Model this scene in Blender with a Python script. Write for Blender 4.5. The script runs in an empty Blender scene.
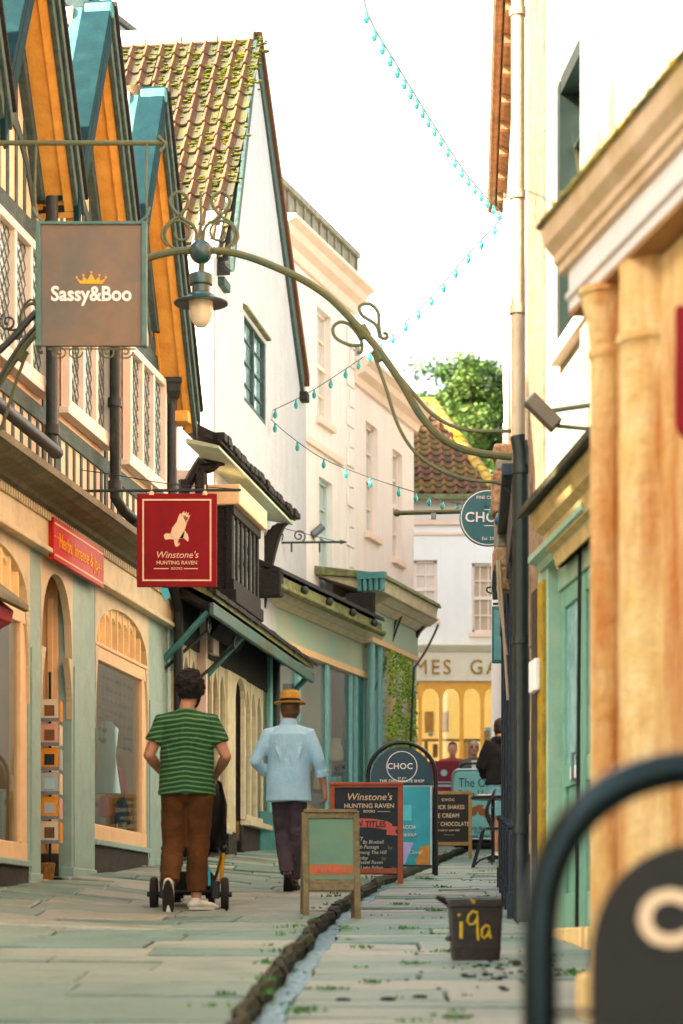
import bpy, bmesh, math, random
from math import sin, cos, pi, radians, sqrt
from mathutils import Vector, Matrix, noise
random.seed(7)
R = random.Random(11)
C = bpy.context.scene.collection
SC = bpy.context.scene

# ------------------------------------------------------------------ camera
FP = 2400.0            # focal length in pixels of a 683x1024 frame
CX, CY = 341.5, 945.0  # principal column, horizon row
cam = bpy.data.cameras.new('camera'); camo = bpy.data.objects.new('camera', cam); C.objects.link(camo)
cam.sensor_fit = 'AUTO'; cam.sensor_width = 36; cam.lens = FP/1024*36
cam.shift_x = 0; cam.shift_y = (CY-512)/1024
cam.clip_start = .1; cam.clip_end = 3000
camo.location = (0, 0, 0); camo.rotation_euler = (pi/2, 0, 0)
cam.dof.use_dof = True; cam.dof.focus_distance = 22.0; cam.dof.aperture_fstop = 2.4
SC.camera = camo

# ------------------------------------------------------------------ light
SUN_DIR = Vector((-.80, -.45, .57)).normalized()      # towards the sun
w = bpy.data.worlds.new('World'); SC.world = w; w.use_nodes = True
nt = w.node_tree; nt.nodes.clear()
sky = nt.nodes.new('ShaderNodeTexSky'); sky.sky_type = 'NISHITA'; sky.sun_disc = False
sky.sun_elevation = math.asin(SUN_DIR.z); sky.sun_rotation = math.atan2(SUN_DIR.x, SUN_DIR.y)
sky.air_density = 1.0; sky.dust_density = 3.0; sky.ozone_density = .6
bg = nt.nodes.new('ShaderNodeBackground'); bg.inputs[1].default_value = .095
wo = nt.nodes.new('ShaderNodeOutputWorld')
hs = nt.nodes.new('ShaderNodeHueSaturation'); hs.inputs['Saturation'].default_value = .22; nt.links.new(sky.outputs[0], hs.inputs['Color']); nt.links.new(hs.outputs[0], bg.inputs[0]); nt.links.new(bg.outputs[0], wo.inputs[0])
sl = bpy.data.lights.new('sun', 'SUN'); sl.energy = 3.7; sl.angle = radians(.6); sl.color = (1, .87, .66)
so = bpy.data.objects.new('sun', sl); C.objects.link(so)
so.rotation_euler = (-SUN_DIR).to_track_quat('-Z', 'Y').to_euler()
SC.view_settings.view_transform = 'Standard'; SC.view_settings.look = 'None'
SC.view_settings.exposure = 2.85; SC.view_settings.gamma = 1
SC.cycles.max_bounces = 8; SC.cycles.diffuse_bounces = 5; SC.cycles.transparent_max_bounces = 12
SC.cycles.use_denoising = True

# ------------------------------------------------------------------ mapping helpers
def P(px, py, Y): return Vector(((px-CX)*Y/FP, Y, (CY-py)*Y/FP))
def gz0(Y):
    return -.9 + .064583*min(max(Y, -30), 56)
def wallX(Y): return -5.433+.1492*Y
def gz(x, Y):
    z = gz0(Y)
    dist = x-wallX(Y)
    if Y < 34:
        t = min(1, max(0, 1-dist/1.5)); t = t*t*(3-2*t)
        f = 1 if Y < 30 else (34-Y)/4
        z += .13*t*f
    return z

# ------------------------------------------------------------------ tagging
def tag(o, label=None, cat=None, group=None, kind=None):
    if label: o['label'] = label
    if cat: o['category'] = cat
    if group: o['group'] = group
    if kind: o['kind'] = kind
    return o
def empty(name, loc, label=None, cat=None, group=None):
    o = bpy.data.objects.new(name, None); C.objects.link(o); o.location = loc
    o.empty_display_size = .1
    return tag(o, label, cat, group)
def wloc(o):
    v = Vector((0, 0, 0))
    while o is not None:
        v += Vector(o.location); o = o.parent
    return v

# ------------------------------------------------------------------ mesh builder (world coordinates)
class MB:
    def __init__(s): s.v = []; s.f = []; s.tint = None
    def vert(s, p): s.v.append(Vector(p)); return len(s.v)-1
    def face(s, pts):
        i = len(s.v); s.v += [Vector(p) for p in pts]; s.f.append(tuple(range(i, i+len(pts))))
    def hexa(s, p):   # 8 corners: bottom 4 ccw, top 4 ccw
        i = len(s.v); s.v += [Vector(q) for q in p]
        for f in ((0,3,2,1),(4,5,6,7),(0,1,5,4),(1,2,6,5),(2,3,7,6),(3,0,4,7)): s.f.append(tuple(i+k for k in f))
    def box(s, x0, x1, y0, y1, z0, z1):
        s.hexa([(x0,y0,z0),(x1,y0,z0),(x1,y1,z0),(x0,y1,z0),(x0,y0,z1),(x1,y0,z1),(x1,y1,z1),(x0,y1,z1)])
    def prism(s, poly, off):      # poly: list of world points (planar), off: extrusion vector
        n = len(poly); i = len(s.v); off = Vector(off)
        s.v += [Vector(p) for p in poly]; s.v += [Vector(p)+off for p in poly]
        s.f.append(tuple(i+k for k in range(n))); s.f.append(tuple(i+n+k for k in reversed(range(n))))
        for k in range(n):
            k2 = (k+1) % n; s.f.append((i+k2, i+k, i+n+k, i+n+k2))
    def tube(s, pts, r, seg=8, cap=True, round_ends=False, sx=1.0, ref=None):
        pts = [Vector(p) for p in pts]; n = len(pts)
        rr = list(r) if isinstance(r, (list, tuple)) else [r]*n
        if round_ends:
            d0 = (pts[0]-pts[1]).normalized(); d1 = (pts[-1]-pts[-2]).normalized()
            a = []; ra = []
            for t in (.97, .75, .4): a.append(pts[0]+d0*rr[0]*t); ra.append(rr[0]*sqrt(1-t*t))
            b = []; rb = []
            for t in (.4, .75, .97): b.append(pts[-1]+d1*rr[-1]*t); rb.append(rr[-1]*sqrt(1-t*t))
            pts = a+pts+b; rr = ra+rr+rb; n = len(pts)
        i = len(s.v); prev = None
        for k in range(n):
            if k == 0: d = pts[1]-pts[0]
            elif k == n-1: d = pts[-1]-pts[-2]
            else: d = (pts[k+1]-pts[k]).normalized()+(pts[k]-pts[k-1]).normalized()
            if d.length < 1e-9: d = Vector((0,0,1))
            d.normalize()
            if prev is None:
                a = Vector(ref) if ref is not None else (Vector((0,0,1)) if abs(d.z) < .9 else Vector((1,0,0)))
            else: a = prev
            a = (a-d*a.dot(d))
            if a.length < 1e-6: a = d.orthogonal()
            a.normalize(); prev = a; b = d.cross(a)
            for j in range(seg):
                t = 2*pi*j/seg
                s.v.append(pts[k]+a*cos(t)*rr[k]*sx+b*sin(t)*rr[k])
        for k in range(n-1):
            for j in range(seg):
                j2 = (j+1) % seg
                s.f.append((i+k*seg+j, i+k*seg+j2, i+(k+1)*seg+j2, i+(k+1)*seg+j))
        if cap:
            s.f.append(tuple(i+j for j in reversed(range(seg))))
            s.f.append(tuple(i+(n-1)*seg+j for j in range(seg)))
    def lathe(s, c, prof, axis=(0,0,1), seg=24):   # prof: (r, h)
        c = Vector(c); ax = Vector(axis).normalized(); a = ax.orthogonal().normalized(); b = ax.cross(a)
        i = len(s.v); n = len(prof)
        for r, h in prof:
            for j in range(seg):
                t = 2*pi*j/seg; s.v.append(c+ax*h+(a*cos(t)+b*sin(t))*max(r, 1e-5))
        for k in range(n-1):
            for j in range(seg):
                j2 = (j+1) % seg
                s.f.append((i+k*seg+j, i+k*seg+j2, i+(k+1)*seg+j2, i+(k+1)*seg+j))
        s.f.append(tuple(i+j for j in reversed(range(seg)))); s.f.append(tuple(i+(n-1)*seg+j for j in range(seg)))
    def rings(s, rg, seg=16):     # rg: (cx,cy,cz,rx,ry[,rot]) horizontal ellipses bottom-up
        i = len(s.v); n = len(rg)
        for q in rg:
            cx, cy, cz, rx, ry = q[:5]; ro = q[5] if len(q) > 5 else 0
            for j in range(seg):
                t = 2*pi*j/seg; x = cos(t)*rx; y = sin(t)*ry
                s.v.append(Vector((cx+x*cos(ro)-y*sin(ro), cy+x*sin(ro)+y*cos(ro), cz)))
        for k in range(n-1):
            for j in range(seg):
                j2 = (j+1) % seg
                s.f.append((i+k*seg+j, i+k*seg+j2, i+(k+1)*seg+j2, i+(k+1)*seg+j))
        s.f.append(tuple(i+j for j in reversed(range(seg)))); s.f.append(tuple(i+(n-1)*seg+j for j in range(seg)))
    def ball(s, c, r, seg=12, sc=(1,1,1)):
        c = Vector(c); pr = []
        i = len(s.v); nr = seg//2+1
        for k in range(nr+1):
            a = -pi/2+pi*k/nr; rr = max(cos(a), .02)
            for j in range(seg):
                t = 2*pi*j/seg
                s.v.append(c+Vector((cos(t)*rr*r*sc[0], sin(t)*rr*r*sc[1], sin(a)*r*sc[2])))
        for k in range(nr):
            for j in range(seg):
                j2 = (j+1) % seg
                s.f.append((i+k*seg+j, i+k*seg+j2, i+(k+1)*seg+j2, i+(k+1)*seg+j))
        s.f.append(tuple(i+j for j in reversed(range(seg)))); s.f.append(tuple(i+nr*seg+j for j in range(seg)))
    def mesh(s, name, loc=Vector((0,0,0)), smooth=False, fix=True):
        me = bpy.data.meshes.new(name)
        me.from_pydata([tuple(v-loc) for v in s.v], [], s.f)
        if fix:
            bm = bmesh.new(); bm.from_mesh(me)
            bmesh.ops.recalc_face_normals(bm, faces=bm.faces); bm.to_mesh(me); bm.free()
        if s.tint is not None:
            at = me.attributes.new('tint', 'FLOAT', 'FACE')
            for k, p in enumerate(me.polygons):
                at.data[k].value = s.tint[k] if k < len(s.tint) else .5
        me.update()
        return me
    def build(s, name, mat, parent=None, smooth=False, fix=True, bevel=0, angle=35):
        loc = wloc(parent) if parent else Vector((0,0,0))
        me = s.mesh(name, loc, smooth, fix)
        o = bpy.data.objects.new(name, me); C.objects.link(o)
        if parent: o.parent = parent
        if mat: me.materials.append(mat)
        if smooth:
            me.polygons.foreach_set('use_smooth', [True]*len(me.polygons))
            try: me.set_sharp_from_angle(angle=radians(angle))
            except Exception: pass
        if bevel:
            b = o.modifiers.new('bevel', 'BEVEL'); b.width = bevel; b.segments = 2; b.limit_method = 'ANGLE'; b.angle_limit = radians(40)
        me.update()
        return o

def remesh(name, mb, voxel, smooth, mat, parent, disp=0, dscale=.1):
    me = mb.mesh('tmp', fix=True)
    o = bpy.data.objects.new('tmp', me); C.objects.link(o)
    m = o.modifiers.new('r', 'REMESH'); m.mode = 'VOXEL'; m.voxel_size = voxel; m.use_smooth_shade = True
    if smooth:
        k = o.modifiers.new('s', 'SMOOTH'); k.factor = .5; k.iterations = smooth
    if disp:
        t = bpy.data.textures.new('t', 'CLOUDS'); t.noise_scale = dscale; t.noise_depth = 2
        d = o.modifiers.new('d', 'DISPLACE'); d.texture = t; d.strength = disp; d.mid_level = .5; d.texture_coords = 'GLOBAL'
    dg = bpy.context.evaluated_depsgraph_get(); dg.update()
    nm = bpy.data.meshes.new_from_object(o.evaluated_get(dg)); nm.name = name
    bpy.data.objects.remove(o); bpy.data.meshes.remove(me)
    loc = wloc(parent) if parent else Vector((0,0,0))
    nm.transform(Matrix.Translation(-loc))
    nm.materials.clear(); nm.materials.append(mat)
    nm.polygons.foreach_set('use_smooth', [True]*len(nm.polygons))
    ob = bpy.data.objects.new(name, nm); C.objects.link(ob)
    if parent: ob.parent = parent
    return ob

# ------------------------------------------------------------------ facade frame: s along street, d out to the street, z up
class F:
    def __init__(s, X0, m, side=1):
        s.X0, s.m, s.side = X0, m, side
        k = sqrt(1+m*m); s.u = Vector((m/k, 1/k, 0)); s.n = Vector((1/k, -m/k, 0))*side
        s.A = Vector((X0, 0, 0)); s.k = k
    def P(s, a, d, z): return s.A+s.u*a+s.n*d+Vector((0,0,z))
    def s(s, px, d=0):
        k = (px-CX)/FP
        return (k*s.n.y*d-s.A.x-s.n.x*d)/(s.u.x-k*s.u.y)
    def z(s, px, py, d=0):
        p = s.P(s.s(px, d), d, 0); return (CY-py)*p.y/FP
    def sY(s, Y, d=0): return (Y-s.n.y*d)/s.u.y
    def box(s, mb, s0, s1, d0, d1, z0, z1):
        mb.hexa([s.P(s0,d0,z0),s.P(s1,d0,z0),s.P(s1,d1,z0),s.P(s0,d1,z0),s.P(s0,d0,z1),s.P(s1,d0,z1),s.P(s1,d1,z1),s.P(s0,d1,z1)])
    def prism(s, mb, poly, d0, d1):       # poly of (s,z)
        mb.prism([s.P(a, d0, z) for a, z in poly], s.n*(d1-d0))
    def sprism(s, mb, poly, s0, s1):      # poly of (d,z) swept along s
        mb.prism([s.P(s0, d, z) for d, z in poly], s.u*(s1-s0))
    def wall(s, mb, s0, s1, z0, z1, d0, d1, holes=()):
        ss = sorted(set([s0, s1]+[min(max(h[i], s0), s1) for h in holes for i in (0,1)]))
        zz = sorted(set([z0, z1]+[min(max(h[i], z0), z1) for h in holes for i in (2,3)]))
        def solid(i, j):
            if i < 0 or j < 0 or i >= len(ss)-1 or j >= len(zz)-1: return False
            a = (ss[i]+ss[i+1])/2; b = (zz[j]+zz[j+1])/2
            return not any(h[0] < a < h[1] and h[2] < b < h[3] for h in holes)
        for i in range(len(ss)-1):
            for j in range(len(zz)-1):
                if not solid(i, j): continue
                a, b, c, e = ss[i], ss[i+1], zz[j], zz[j+1]
                mb.face([s.P(a,d1,c), s.P(b,d1,c), s.P(b,d1,e), s.P(a,d1,e)])
                mb.face([s.P(a,d0,c), s.P(b,d0,c), s.P(b,d0,e), s.P(a,d0,e)])
                if not solid(i-1, j): mb.face([s.P(a,d0,c), s.P(a,d1,c), s.P(a,d1,e), s.P(a,d0,e)])
                if not solid(i+1, j): mb.face([s.P(b,d0,c), s.P(b,d1,c), s.P(b,d1,e), s.P(b,d0,e)])
                if not solid(i, j-1): mb.face([s.P(a,d0,c), s.P(b,d0,c), s.P(b,d1,c), s.P(a,d1,c)])
                if not solid(i, j+1): mb.face([s.P(a,d0,e), s.P(b,d0,e), s.P(b,d1,e), s.P(a,d1,e)])
    def arch(s, mb, s0, s1, zs, zc, zt, d0, d1, n=14, pw=2.0):   # panel s0..s1 up to zt with arch opening below (spring zs, crown zc)
        prev = None
        for k in range(n+1):
            t = -1+2*k/n; a = s0+(s1-s0)*k/n
            zz = zs+(zc-zs)*max(0, 1-abs(t)**pw)**(1/pw)
            if prev:
                pa, pz = prev; s.prism(mb, [(pa, pz), (a, zz), (a, zt), (pa, zt)], d0, d1)
            prev = (a, zz)

# ------------------------------------------------------------------ materials
def NN(t, typ, **kw):
    n = t.nodes.new(typ)
    for k, v in kw.items(): setattr(n, k, v)
    return n
def deepen(c):
    # film-like contrast put into the base colours: darks deepened, saturation raised
    l = .3*c[0]+.6*c[1]+.1*c[2]; f = max(.36, min(1, (max(l,1e-4)/.36)**.42)); return tuple(min(.9, max(.002, (l+(x-l)*1.28)*f)) for x in c)
def M(name, c, c2=None, sc=3, rough=.75, bump=0, bsc=40, metal=0, spec=.4, stain=None, stsc=1.2, stamt=.5, streak=False, tintc=None, det=6):
    m = bpy.data.materials.new(name); m.use_nodes = True; t = m.node_tree; t.nodes.clear()
    out = NN(t, 'ShaderNodeOutputMaterial'); b = NN(t, 'ShaderNodeBsdfPrincipled')
    t.links.new(b.outputs[0], out.inputs[0])
    b.inputs['Roughness'].default_value = rough; b.inputs['Metallic'].default_value = metal
    b.inputs['Specular IOR Level'].default_value = spec
    tc = NN(t, 'ShaderNodeTexCoord')
    cur = None
    if c2 is None: c2 = tuple(x*.8 for x in c)
    if 'flagstone' not in name and name not in ('leaves','teal_blue_board','crimson_sign','ochre_soffit','skin','skin_light'):
        c = deepen(c); c2 = deepen(c2); stain = deepen(stain) if stain is not None else None; tintc = deepen(tintc) if tintc is not None else None
    no = NN(t, 'ShaderNodeTexNoise'); no.inputs['Scale'].default_value = sc; no.inputs['Detail'].default_value = det; no.inputs['Roughness'].default_value = .65
    t.links.new(tc.outputs['Object'], no.inputs['Vector'])
    ra = NN(t, 'ShaderNodeValToRGB'); ra.color_ramp.elements[0].position = .35; ra.color_ramp.elements[1].position = .65
    ra.color_ramp.elements[0].color = (*c, 1); ra.color_ramp.elements[1].color = (*c2, 1)
    t.links.new(no.outputs[0], ra.inputs[0]); cur = ra.outputs[0]
    if tintc is not None:
        at = NN(t, 'ShaderNodeAttribute'); at.attribute_name = 'tint'
        mx = NN(t, 'ShaderNodeMix', data_type='RGBA'); mx.inputs[7].default_value = (*tintc, 1)
        t.links.new(at.outputs['Fac'], mx.inputs[0]); t.links.new(cur, mx.inputs[6]); cur = mx.outputs[2]
    if stain is not None:
        mp = NN(t, 'ShaderNodeMapping'); t.links.new(tc.outputs['Object'], mp.inputs[0])
        if streak: mp.inputs['Scale'].default_value = streak if isinstance(streak, tuple) else (3.5, 3.5, .35)
        n2 = NN(t, 'ShaderNodeTexNoise'); n2.inputs['Scale'].default_value = stsc; n2.inputs['Detail'].default_value = 8; n2.inputs['Roughness'].default_value = .7
        t.links.new(mp.outputs[0], n2.inputs['Vector'])
        r2 = NN(t, 'ShaderNodeValToRGB'); r2.color_ramp.elements[0].position = .48; r2.color_ramp.elements[1].position = .68
        r2.color_ramp.elements[0].color = (0,0,0,1); r2.color_ramp.elements[1].color = (stamt, stamt, stamt, 1)
        t.links.new(n2.outputs[0], r2.inputs[0])
        mx = NN(t, 'ShaderNodeMix', data_type='RGBA'); mx.inputs[7].default_value = (*stain, 1)
        t.links.new(r2.outputs[0], mx.inputs[0]); t.links.new(cur, mx.inputs[6]); cur = mx.outputs[2]
    t.links.new(cur, b.inputs['Base Color'])
    if bump:
        n3 = NN(t, 'ShaderNodeTexNoise'); n3.inputs['Scale'].default_value = bsc; n3.inputs['Detail'].default_value = 5
        t.links.new(tc.outputs['Object'], n3.inputs['Vector'])
        bu = NN(t, 'ShaderNodeBump'); bu.inputs['Strength'].default_value = bump; bu.inputs['Distance'].default_value = .02
        t.links.new(n3.outputs[0], bu.inputs['Height']); t.links.new(bu.outputs[0], b.inputs['Normal'])
    m['bsdf'] = 1
    return m
def glass(name, tint=(.8,.85,.82), refl=.22, rough=.02, wob=.0, ior=1.18):
    m = bpy.data.materials.new(name); m.use_nodes = True; t = m.node_tree; t.nodes.clear()
    out = NN(t, 'ShaderNodeOutputMaterial'); tr = NN(t, 'ShaderNodeBsdfTransparent'); gl = NN(t, 'ShaderNodeBsdfGlossy')
    tr.inputs[0].default_value = (*tint, 1); gl.inputs['Roughness'].default_value = rough; gl.inputs[0].default_value = (.95,.97,1,1)
    ge = NN(t, 'ShaderNodeNewGeometry'); dt = NN(t, 'ShaderNodeVectorMath', operation='DOT_PRODUCT'); t.links.new(ge.outputs['Normal'], dt.inputs[0]); t.links.new(ge.outputs['Incoming'], dt.inputs[1])
    ab = NN(t, 'ShaderNodeMath', operation='ABSOLUTE'); t.links.new(dt.outputs['Value'], ab.inputs[0])
    sb = NN(t, 'ShaderNodeMath', operation='SUBTRACT'); sb.inputs[0].default_value = 1; t.links.new(ab.outputs[0], sb.inputs[1])
    lw = NN(t, 'ShaderNodeMath', operation='POWER'); lw.inputs[1].default_value = 5; t.links.new(sb.outputs[0], lw.inputs[0])
    ma = NN(t, 'ShaderNodeMath', operation='ADD'); ma.inputs[1].default_value = refl; ma.use_clamp = True
    mx = NN(t, 'ShaderNodeMixShader')
    t.links.new(lw.outputs[0], ma.inputs[0]); t.links.new(ma.outputs[0], mx.inputs[0])
    t.links.new(tr.outputs[0], mx.inputs[1]); t.links.new(gl.outputs[0], mx.inputs[2]); t.links.new(mx.outputs[0], out.inputs[0])
    if wob:
        tc = NN(t, 'ShaderNodeTexCoord'); n3 = NN(t, 'ShaderNodeTexNoise'); n3.inputs['Scale'].default_value = 5
        t.links.new(tc.outputs['Object'], n3.inputs['Vector'])
        bu = NN(t, 'ShaderNodeBump'); bu.inputs['Strength'].default_value = wob; bu.inputs['Distance'].default_value = .05
        t.links.new(n3.outputs[0], bu.inputs['Height']); t.links.new(bu.outputs[0], gl.inputs['Normal'])
    return m
def brick_mat(name, c1, c2, mortar, bw=.22, bh=.075):
    m = M(name, c1); t = m.node_tree; b = [n for n in t.nodes if n.type == 'BSDF_PRINCIPLED'][0]
    tc = [n for n in t.nodes if n.type == 'TEX_COORD'][0]
    mp = NN(t, 'ShaderNodeMapping'); mp.inputs['Rotation'].default_value = (pi/2, 0, 0)
    br = NN(t, 'ShaderNodeTexBrick'); br.inputs['Scale'].default_value = 1; br.inputs['Brick Width'].default_value = bw; br.inputs['Row Height'].default_value = bh
    br.inputs['Mortar Size'].default_value = .008; br.inputs['Color1'].default_value = (*c1,1); br.inputs['Color2'].default_value = (*c2,1); br.inputs['Mortar'].default_value = (*mortar,1)
    t.links.new(tc.outputs['Object'], mp.inputs[0]); t.links.new(mp.outputs[0], br.inputs[0]); t.links.new(br.outputs[0], b.inputs['Base Color'])
    return m
def flat(name, c, rough=.6, metal=0, bump=0): return M(name, c, tuple(x*.9 for x in c), sc=12, rough=rough, metal=metal, bump=bump)
def emit_none(): pass

mt = {}
mt['slab_l'] = M('flagstones', (.15,.24,.19), (.095,.17,.13), sc=2.2, rough=.55, bump=1.0, bsc=18, stain=(.09,.15,.10), stsc=1.4, stamt=.7, tintc=(.30,.30,.23), spec=.5)
mt['slab_r'] = M('flagstones_right', (.16,.25,.205), (.10,.185,.15), sc=2.2, rough=.5, bump=1.0, bsc=18, stain=(.10,.17,.13), stsc=1.6, stamt=.6, tintc=(.32,.32,.26), spec=.5)
mt['grout'] = M('joint_moss', (.035,.06,.03), (.02,.03,.02), sc=9, bump=.6)
mt['kerbmoss'] = M('mossy_kerb_stone', (.05,.04,.018), (.02,.018,.010), sc=12, bump=1, bsc=30, stain=(.12,.13,.02), stsc=8, stamt=.8)
mt['soil'] = M('earth', (.10,.10,.07), (.06,.07,.04), sc=.5)
mt['creamwall'] = M('cream_render', (.80,.62,.46), (.70,.54,.40), sc=6, bump=.3, stain=(.5,.42,.32), stsc=2, stamt=.35)
mt['timber'] = M('blue_grey_timber', (.085,.135,.13), (.055,.10,.10), sc=14, bump=.5, bsc=50, stain=(.16,.2,.17), stsc=5, stamt=.5)
mt['blue'] = M('teal_blue_board', (.003,.030,.037), (.002,.020,.026), sc=14, bump=.15, bsc=60, stain=(.015,.06,.062), stsc=7, stamt=.5, rough=.85, spec=.15)
mt['orange'] = M('ochre_soffit', (.78,.42,.08), (.68,.33,.05), sc=7, bump=.3, bsc=40, stain=(.5,.2,.02), stsc=4, stamt=.5, rough=.6)
mt['barge'] = M('green_grey_bargeboard', (.09,.14,.12), (.05,.09,.08), sc=16, bump=.4)
mt['darktile'] = M('dark_tile_edge', (.05,.045,.035), (.025,.03,.025), sc=14, bump=.6)
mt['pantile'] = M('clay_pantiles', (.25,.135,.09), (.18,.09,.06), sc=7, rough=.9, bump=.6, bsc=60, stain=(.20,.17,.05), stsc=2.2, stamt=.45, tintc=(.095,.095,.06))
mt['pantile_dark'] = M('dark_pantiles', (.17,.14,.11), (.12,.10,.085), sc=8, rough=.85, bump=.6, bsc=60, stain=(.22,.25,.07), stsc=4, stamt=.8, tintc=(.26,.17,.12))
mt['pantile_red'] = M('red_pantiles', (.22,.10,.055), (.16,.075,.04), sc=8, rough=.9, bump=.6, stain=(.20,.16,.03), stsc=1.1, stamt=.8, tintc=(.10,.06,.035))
mt['moss'] = M('roof_moss', (.22,.20,.02), (.10,.13,.012), sc=9, bump=1, bsc=30)
mt['post'] = M('sage_paintwork', (.34,.45,.40), (.29,.40,.36), sc=8, bump=.15, stain=(.22,.28,.22), stsc=3, stamt=.4, rough=.5)
mt['fascia'] = M('cream_green_fascia', (.62,.54,.38), (.54,.48,.34), sc=5, bump=.15, stain=(.30,.30,.2), stsc=2.5, stamt=.45, rough=.55)
mt['cream'] = M('cream_paintwork', (.82,.60,.38), (.75,.54,.34), sc=8, rough=.45, bump=.1, stain=(.55,.42,.25), stsc=3, stamt=.3)
mt['cornice'] = M('weathered_cornice', (.26,.23,.16), (.18,.17,.11), sc=7, bump=.5, stain=(.14,.15,.08), stsc=3, stamt=.6)
mt['riser'] = M('dark_stall_riser', (.07,.055,.05), (.045,.04,.038), sc=16, bump=.8, bsc=50, stain=(.12,.12,.08), stsc=4, stamt=.5)
mt['leadglass'] = M('leaded_glass', (.12,.20,.22), (.48,.54,.52), sc=7, rough=.08, spec=.8, bump=.25, bsc=6)  # pale patches in the glass colour stand for reflections
mt['lead'] = flat('lead_lines', (.12,.14,.13))
mt['whiteframe'] = M('white_window_paint', (.80,.70,.60), (.74,.65,.56), sc=10, rough=.45)
mt['iron'] = M('dark_iron_pipe', (.045,.06,.055), (.03,.04,.035), sc=20, rough=.5, bump=.2)
mt['greeniron'] = M('green_wrought_iron', (.10,.15,.10), (.17,.17,.08), sc=10, rough=.55, metal=.1, bump=.3, stain=(.20,.14,.05), stsc=7, stamt=.6)
mt['signbrown'] = M('taupe_sign_face', (.24,.17,.11), (.19,.14,.095), sc=3, rough=.5, stain=(.08,.14,.15), stsc=1.2, stamt=.5)
mt['signteal'] = M('teal_sign_edge', (.12,.22,.19), (.09,.17,.15), sc=9, rough=.5)
mt['gold'] = flat('yellow_crown', (.75,.38,.02), .5)
mt['white'] = flat('white_lettering', (.82,.80,.75), .6)
mt['creamletter'] = flat('cream_lettering', (.80,.62,.44), .6)
mt['crimson'] = M('crimson_sign', (.26,.005,.010), (.21,.004,.008), sc=3, rough=.65, spec=.2)
mt['red'] = M('red_sign', (.55,.05,.015), (.48,.04,.012), sc=4, rough=.5)
mt['plaster'] = M('white_plaster', (.50,.51,.51), (.44,.45,.46), sc=3, bump=.5, bsc=14, stain=(.42,.41,.39), stsc=1.3, stamt=.4, streak=True)
mt['plasterpink'] = M('pinkish_plaster', (.72,.60,.52), (.62,.52,.46), sc=4, bump=.5, bsc=18, stain=(.45,.36,.30), stsc=2, stamt=.4)
mt['georg'] = M('pale_render', (.82,.78,.72), (.76,.72,.67), sc=2, bump=.2, stain=(.60,.54,.46), stsc=1.4, stamt=.35, streak=True)
mt['stonecap'] = M('weathered_parapet', (.36,.34,.26), (.24,.23,.18), sc=8, bump=.5, stain=(.2,.2,.13), stsc=3, stamt=.6, streak=True)
mt['peach'] = M('peach_stone', (.80,.66,.55), (.74,.60,.49), sc=4, bump=.3)
mt['darkoak'] = M('dark_oak', (.022,.017,.013), (.012,.010,.008), sc=20, bump=.7, bsc=40, stain=(.05,.045,.03), stsc=5, stamt=.4)
mt['palegreen'] = M('pale_green_soffit', (.45,.50,.40), (.36,.42,.33), sc=6, bump=.3)
mt['teal'] = M('teal_paint', (.10,.27,.26), (.07,.20,.20), sc=10, bump=.2, rough=.5, stain=(.2,.3,.25), stsc=4, stamt=.4)
mt['mint'] = M('mint_fascia', (.36,.50,.42), (.42,.50,.38), sc=1.6, bump=.12, rough=.5, stain=(.52,.47,.36), stsc=.8, stamt=.8)
mt['ledge'] = M('mossy_ledge', (.26,.27,.13), (.14,.15,.08), sc=9, bump=.7, stain=(.07,.07,.04), stsc=5, stamt=.7)
mt['gothic'] = M('cream_gothic_frame', (.60,.55,.40), (.50,.46,.33), sc=8, rough=.5, stain=(.35,.3,.18), stsc=4, stamt=.4)
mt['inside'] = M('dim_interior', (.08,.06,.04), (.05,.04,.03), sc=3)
mt['insidewarm'] = M('warm_interior', (.42,.24,.10), (.28,.15,.06), sc=3)
def lit(name, c, e, sc=1.6):  # emission put into the surface itself
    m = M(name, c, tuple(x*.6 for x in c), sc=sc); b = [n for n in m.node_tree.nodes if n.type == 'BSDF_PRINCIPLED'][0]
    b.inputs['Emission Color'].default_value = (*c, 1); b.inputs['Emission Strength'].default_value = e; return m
mt['glowinside'] = lit('glowing_interior', (.34,.19,.07), .07, 4)  # warm glow added to the window interiors, no lamp in them
mt['glowfan'] = lit('glowing_fanlight', (.82,.58,.30), .03)  # faint glow added to the fanlight, no lamp behind it
mt['insideteal'] = M('teal_interior', (.16,.24,.21), (.10,.15,.14), sc=3)
mt['wood'] = M('brown_door_wood', (.28,.13,.04), (.20,.09,.03), sc=9, rough=.5)
mt['glass'] = glass('shop_glass', refl=.04)
mt['glass2'] = glass('old_glass', refl=.10, wob=.12)
mt['paneglass'] = M('window_pane', (.20,.22,.22), (.34,.36,.35), sc=3, rough=.06, spec=.9)
mt['ochrestone'] = M('ochre_stone', (.70,.56,.33), (.60,.43,.20), sc=6, bump=.7, bsc=22, stain=(.46,.16,.01), stsc=1.7, stamt=1.0, streak=(1.5,1.5,.28))
mt['rwall'] = M('cream_painted_wall', (.36,.32,.27), (.31,.275,.225), sc=3, bump=.3, stain=(.33,.26,.18), stsc=1.6, stamt=.5, streak=True)
mt['pinkwall'] = M('pink_render', (.74,.50,.38), (.66,.45,.34), sc=3, bump=.3)
mt['frieze'] = M('painted_entablature', (.68,.64,.60), (.62,.58,.54), sc=4, bump=.15)
mt['soffit'] = M('brown_soffit', (.42,.24,.12), (.32,.18,.09), sc=4, bump=.2)
mt['greendoor'] = M('green_door_paint', (.20,.36,.26), (.16,.30,.22), sc=7, rough=.45, bump=.1)
mt['creampipe'] = M('cream_downpipe', (.50,.42,.30), (.42,.35,.24), sc=9, rough=.5, bump=.2)
mt['darkpipe'] = M('dark_green_downpipe', (.04,.06,.045), (.03,.045,.035), sc=9, rough=.45)
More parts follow.
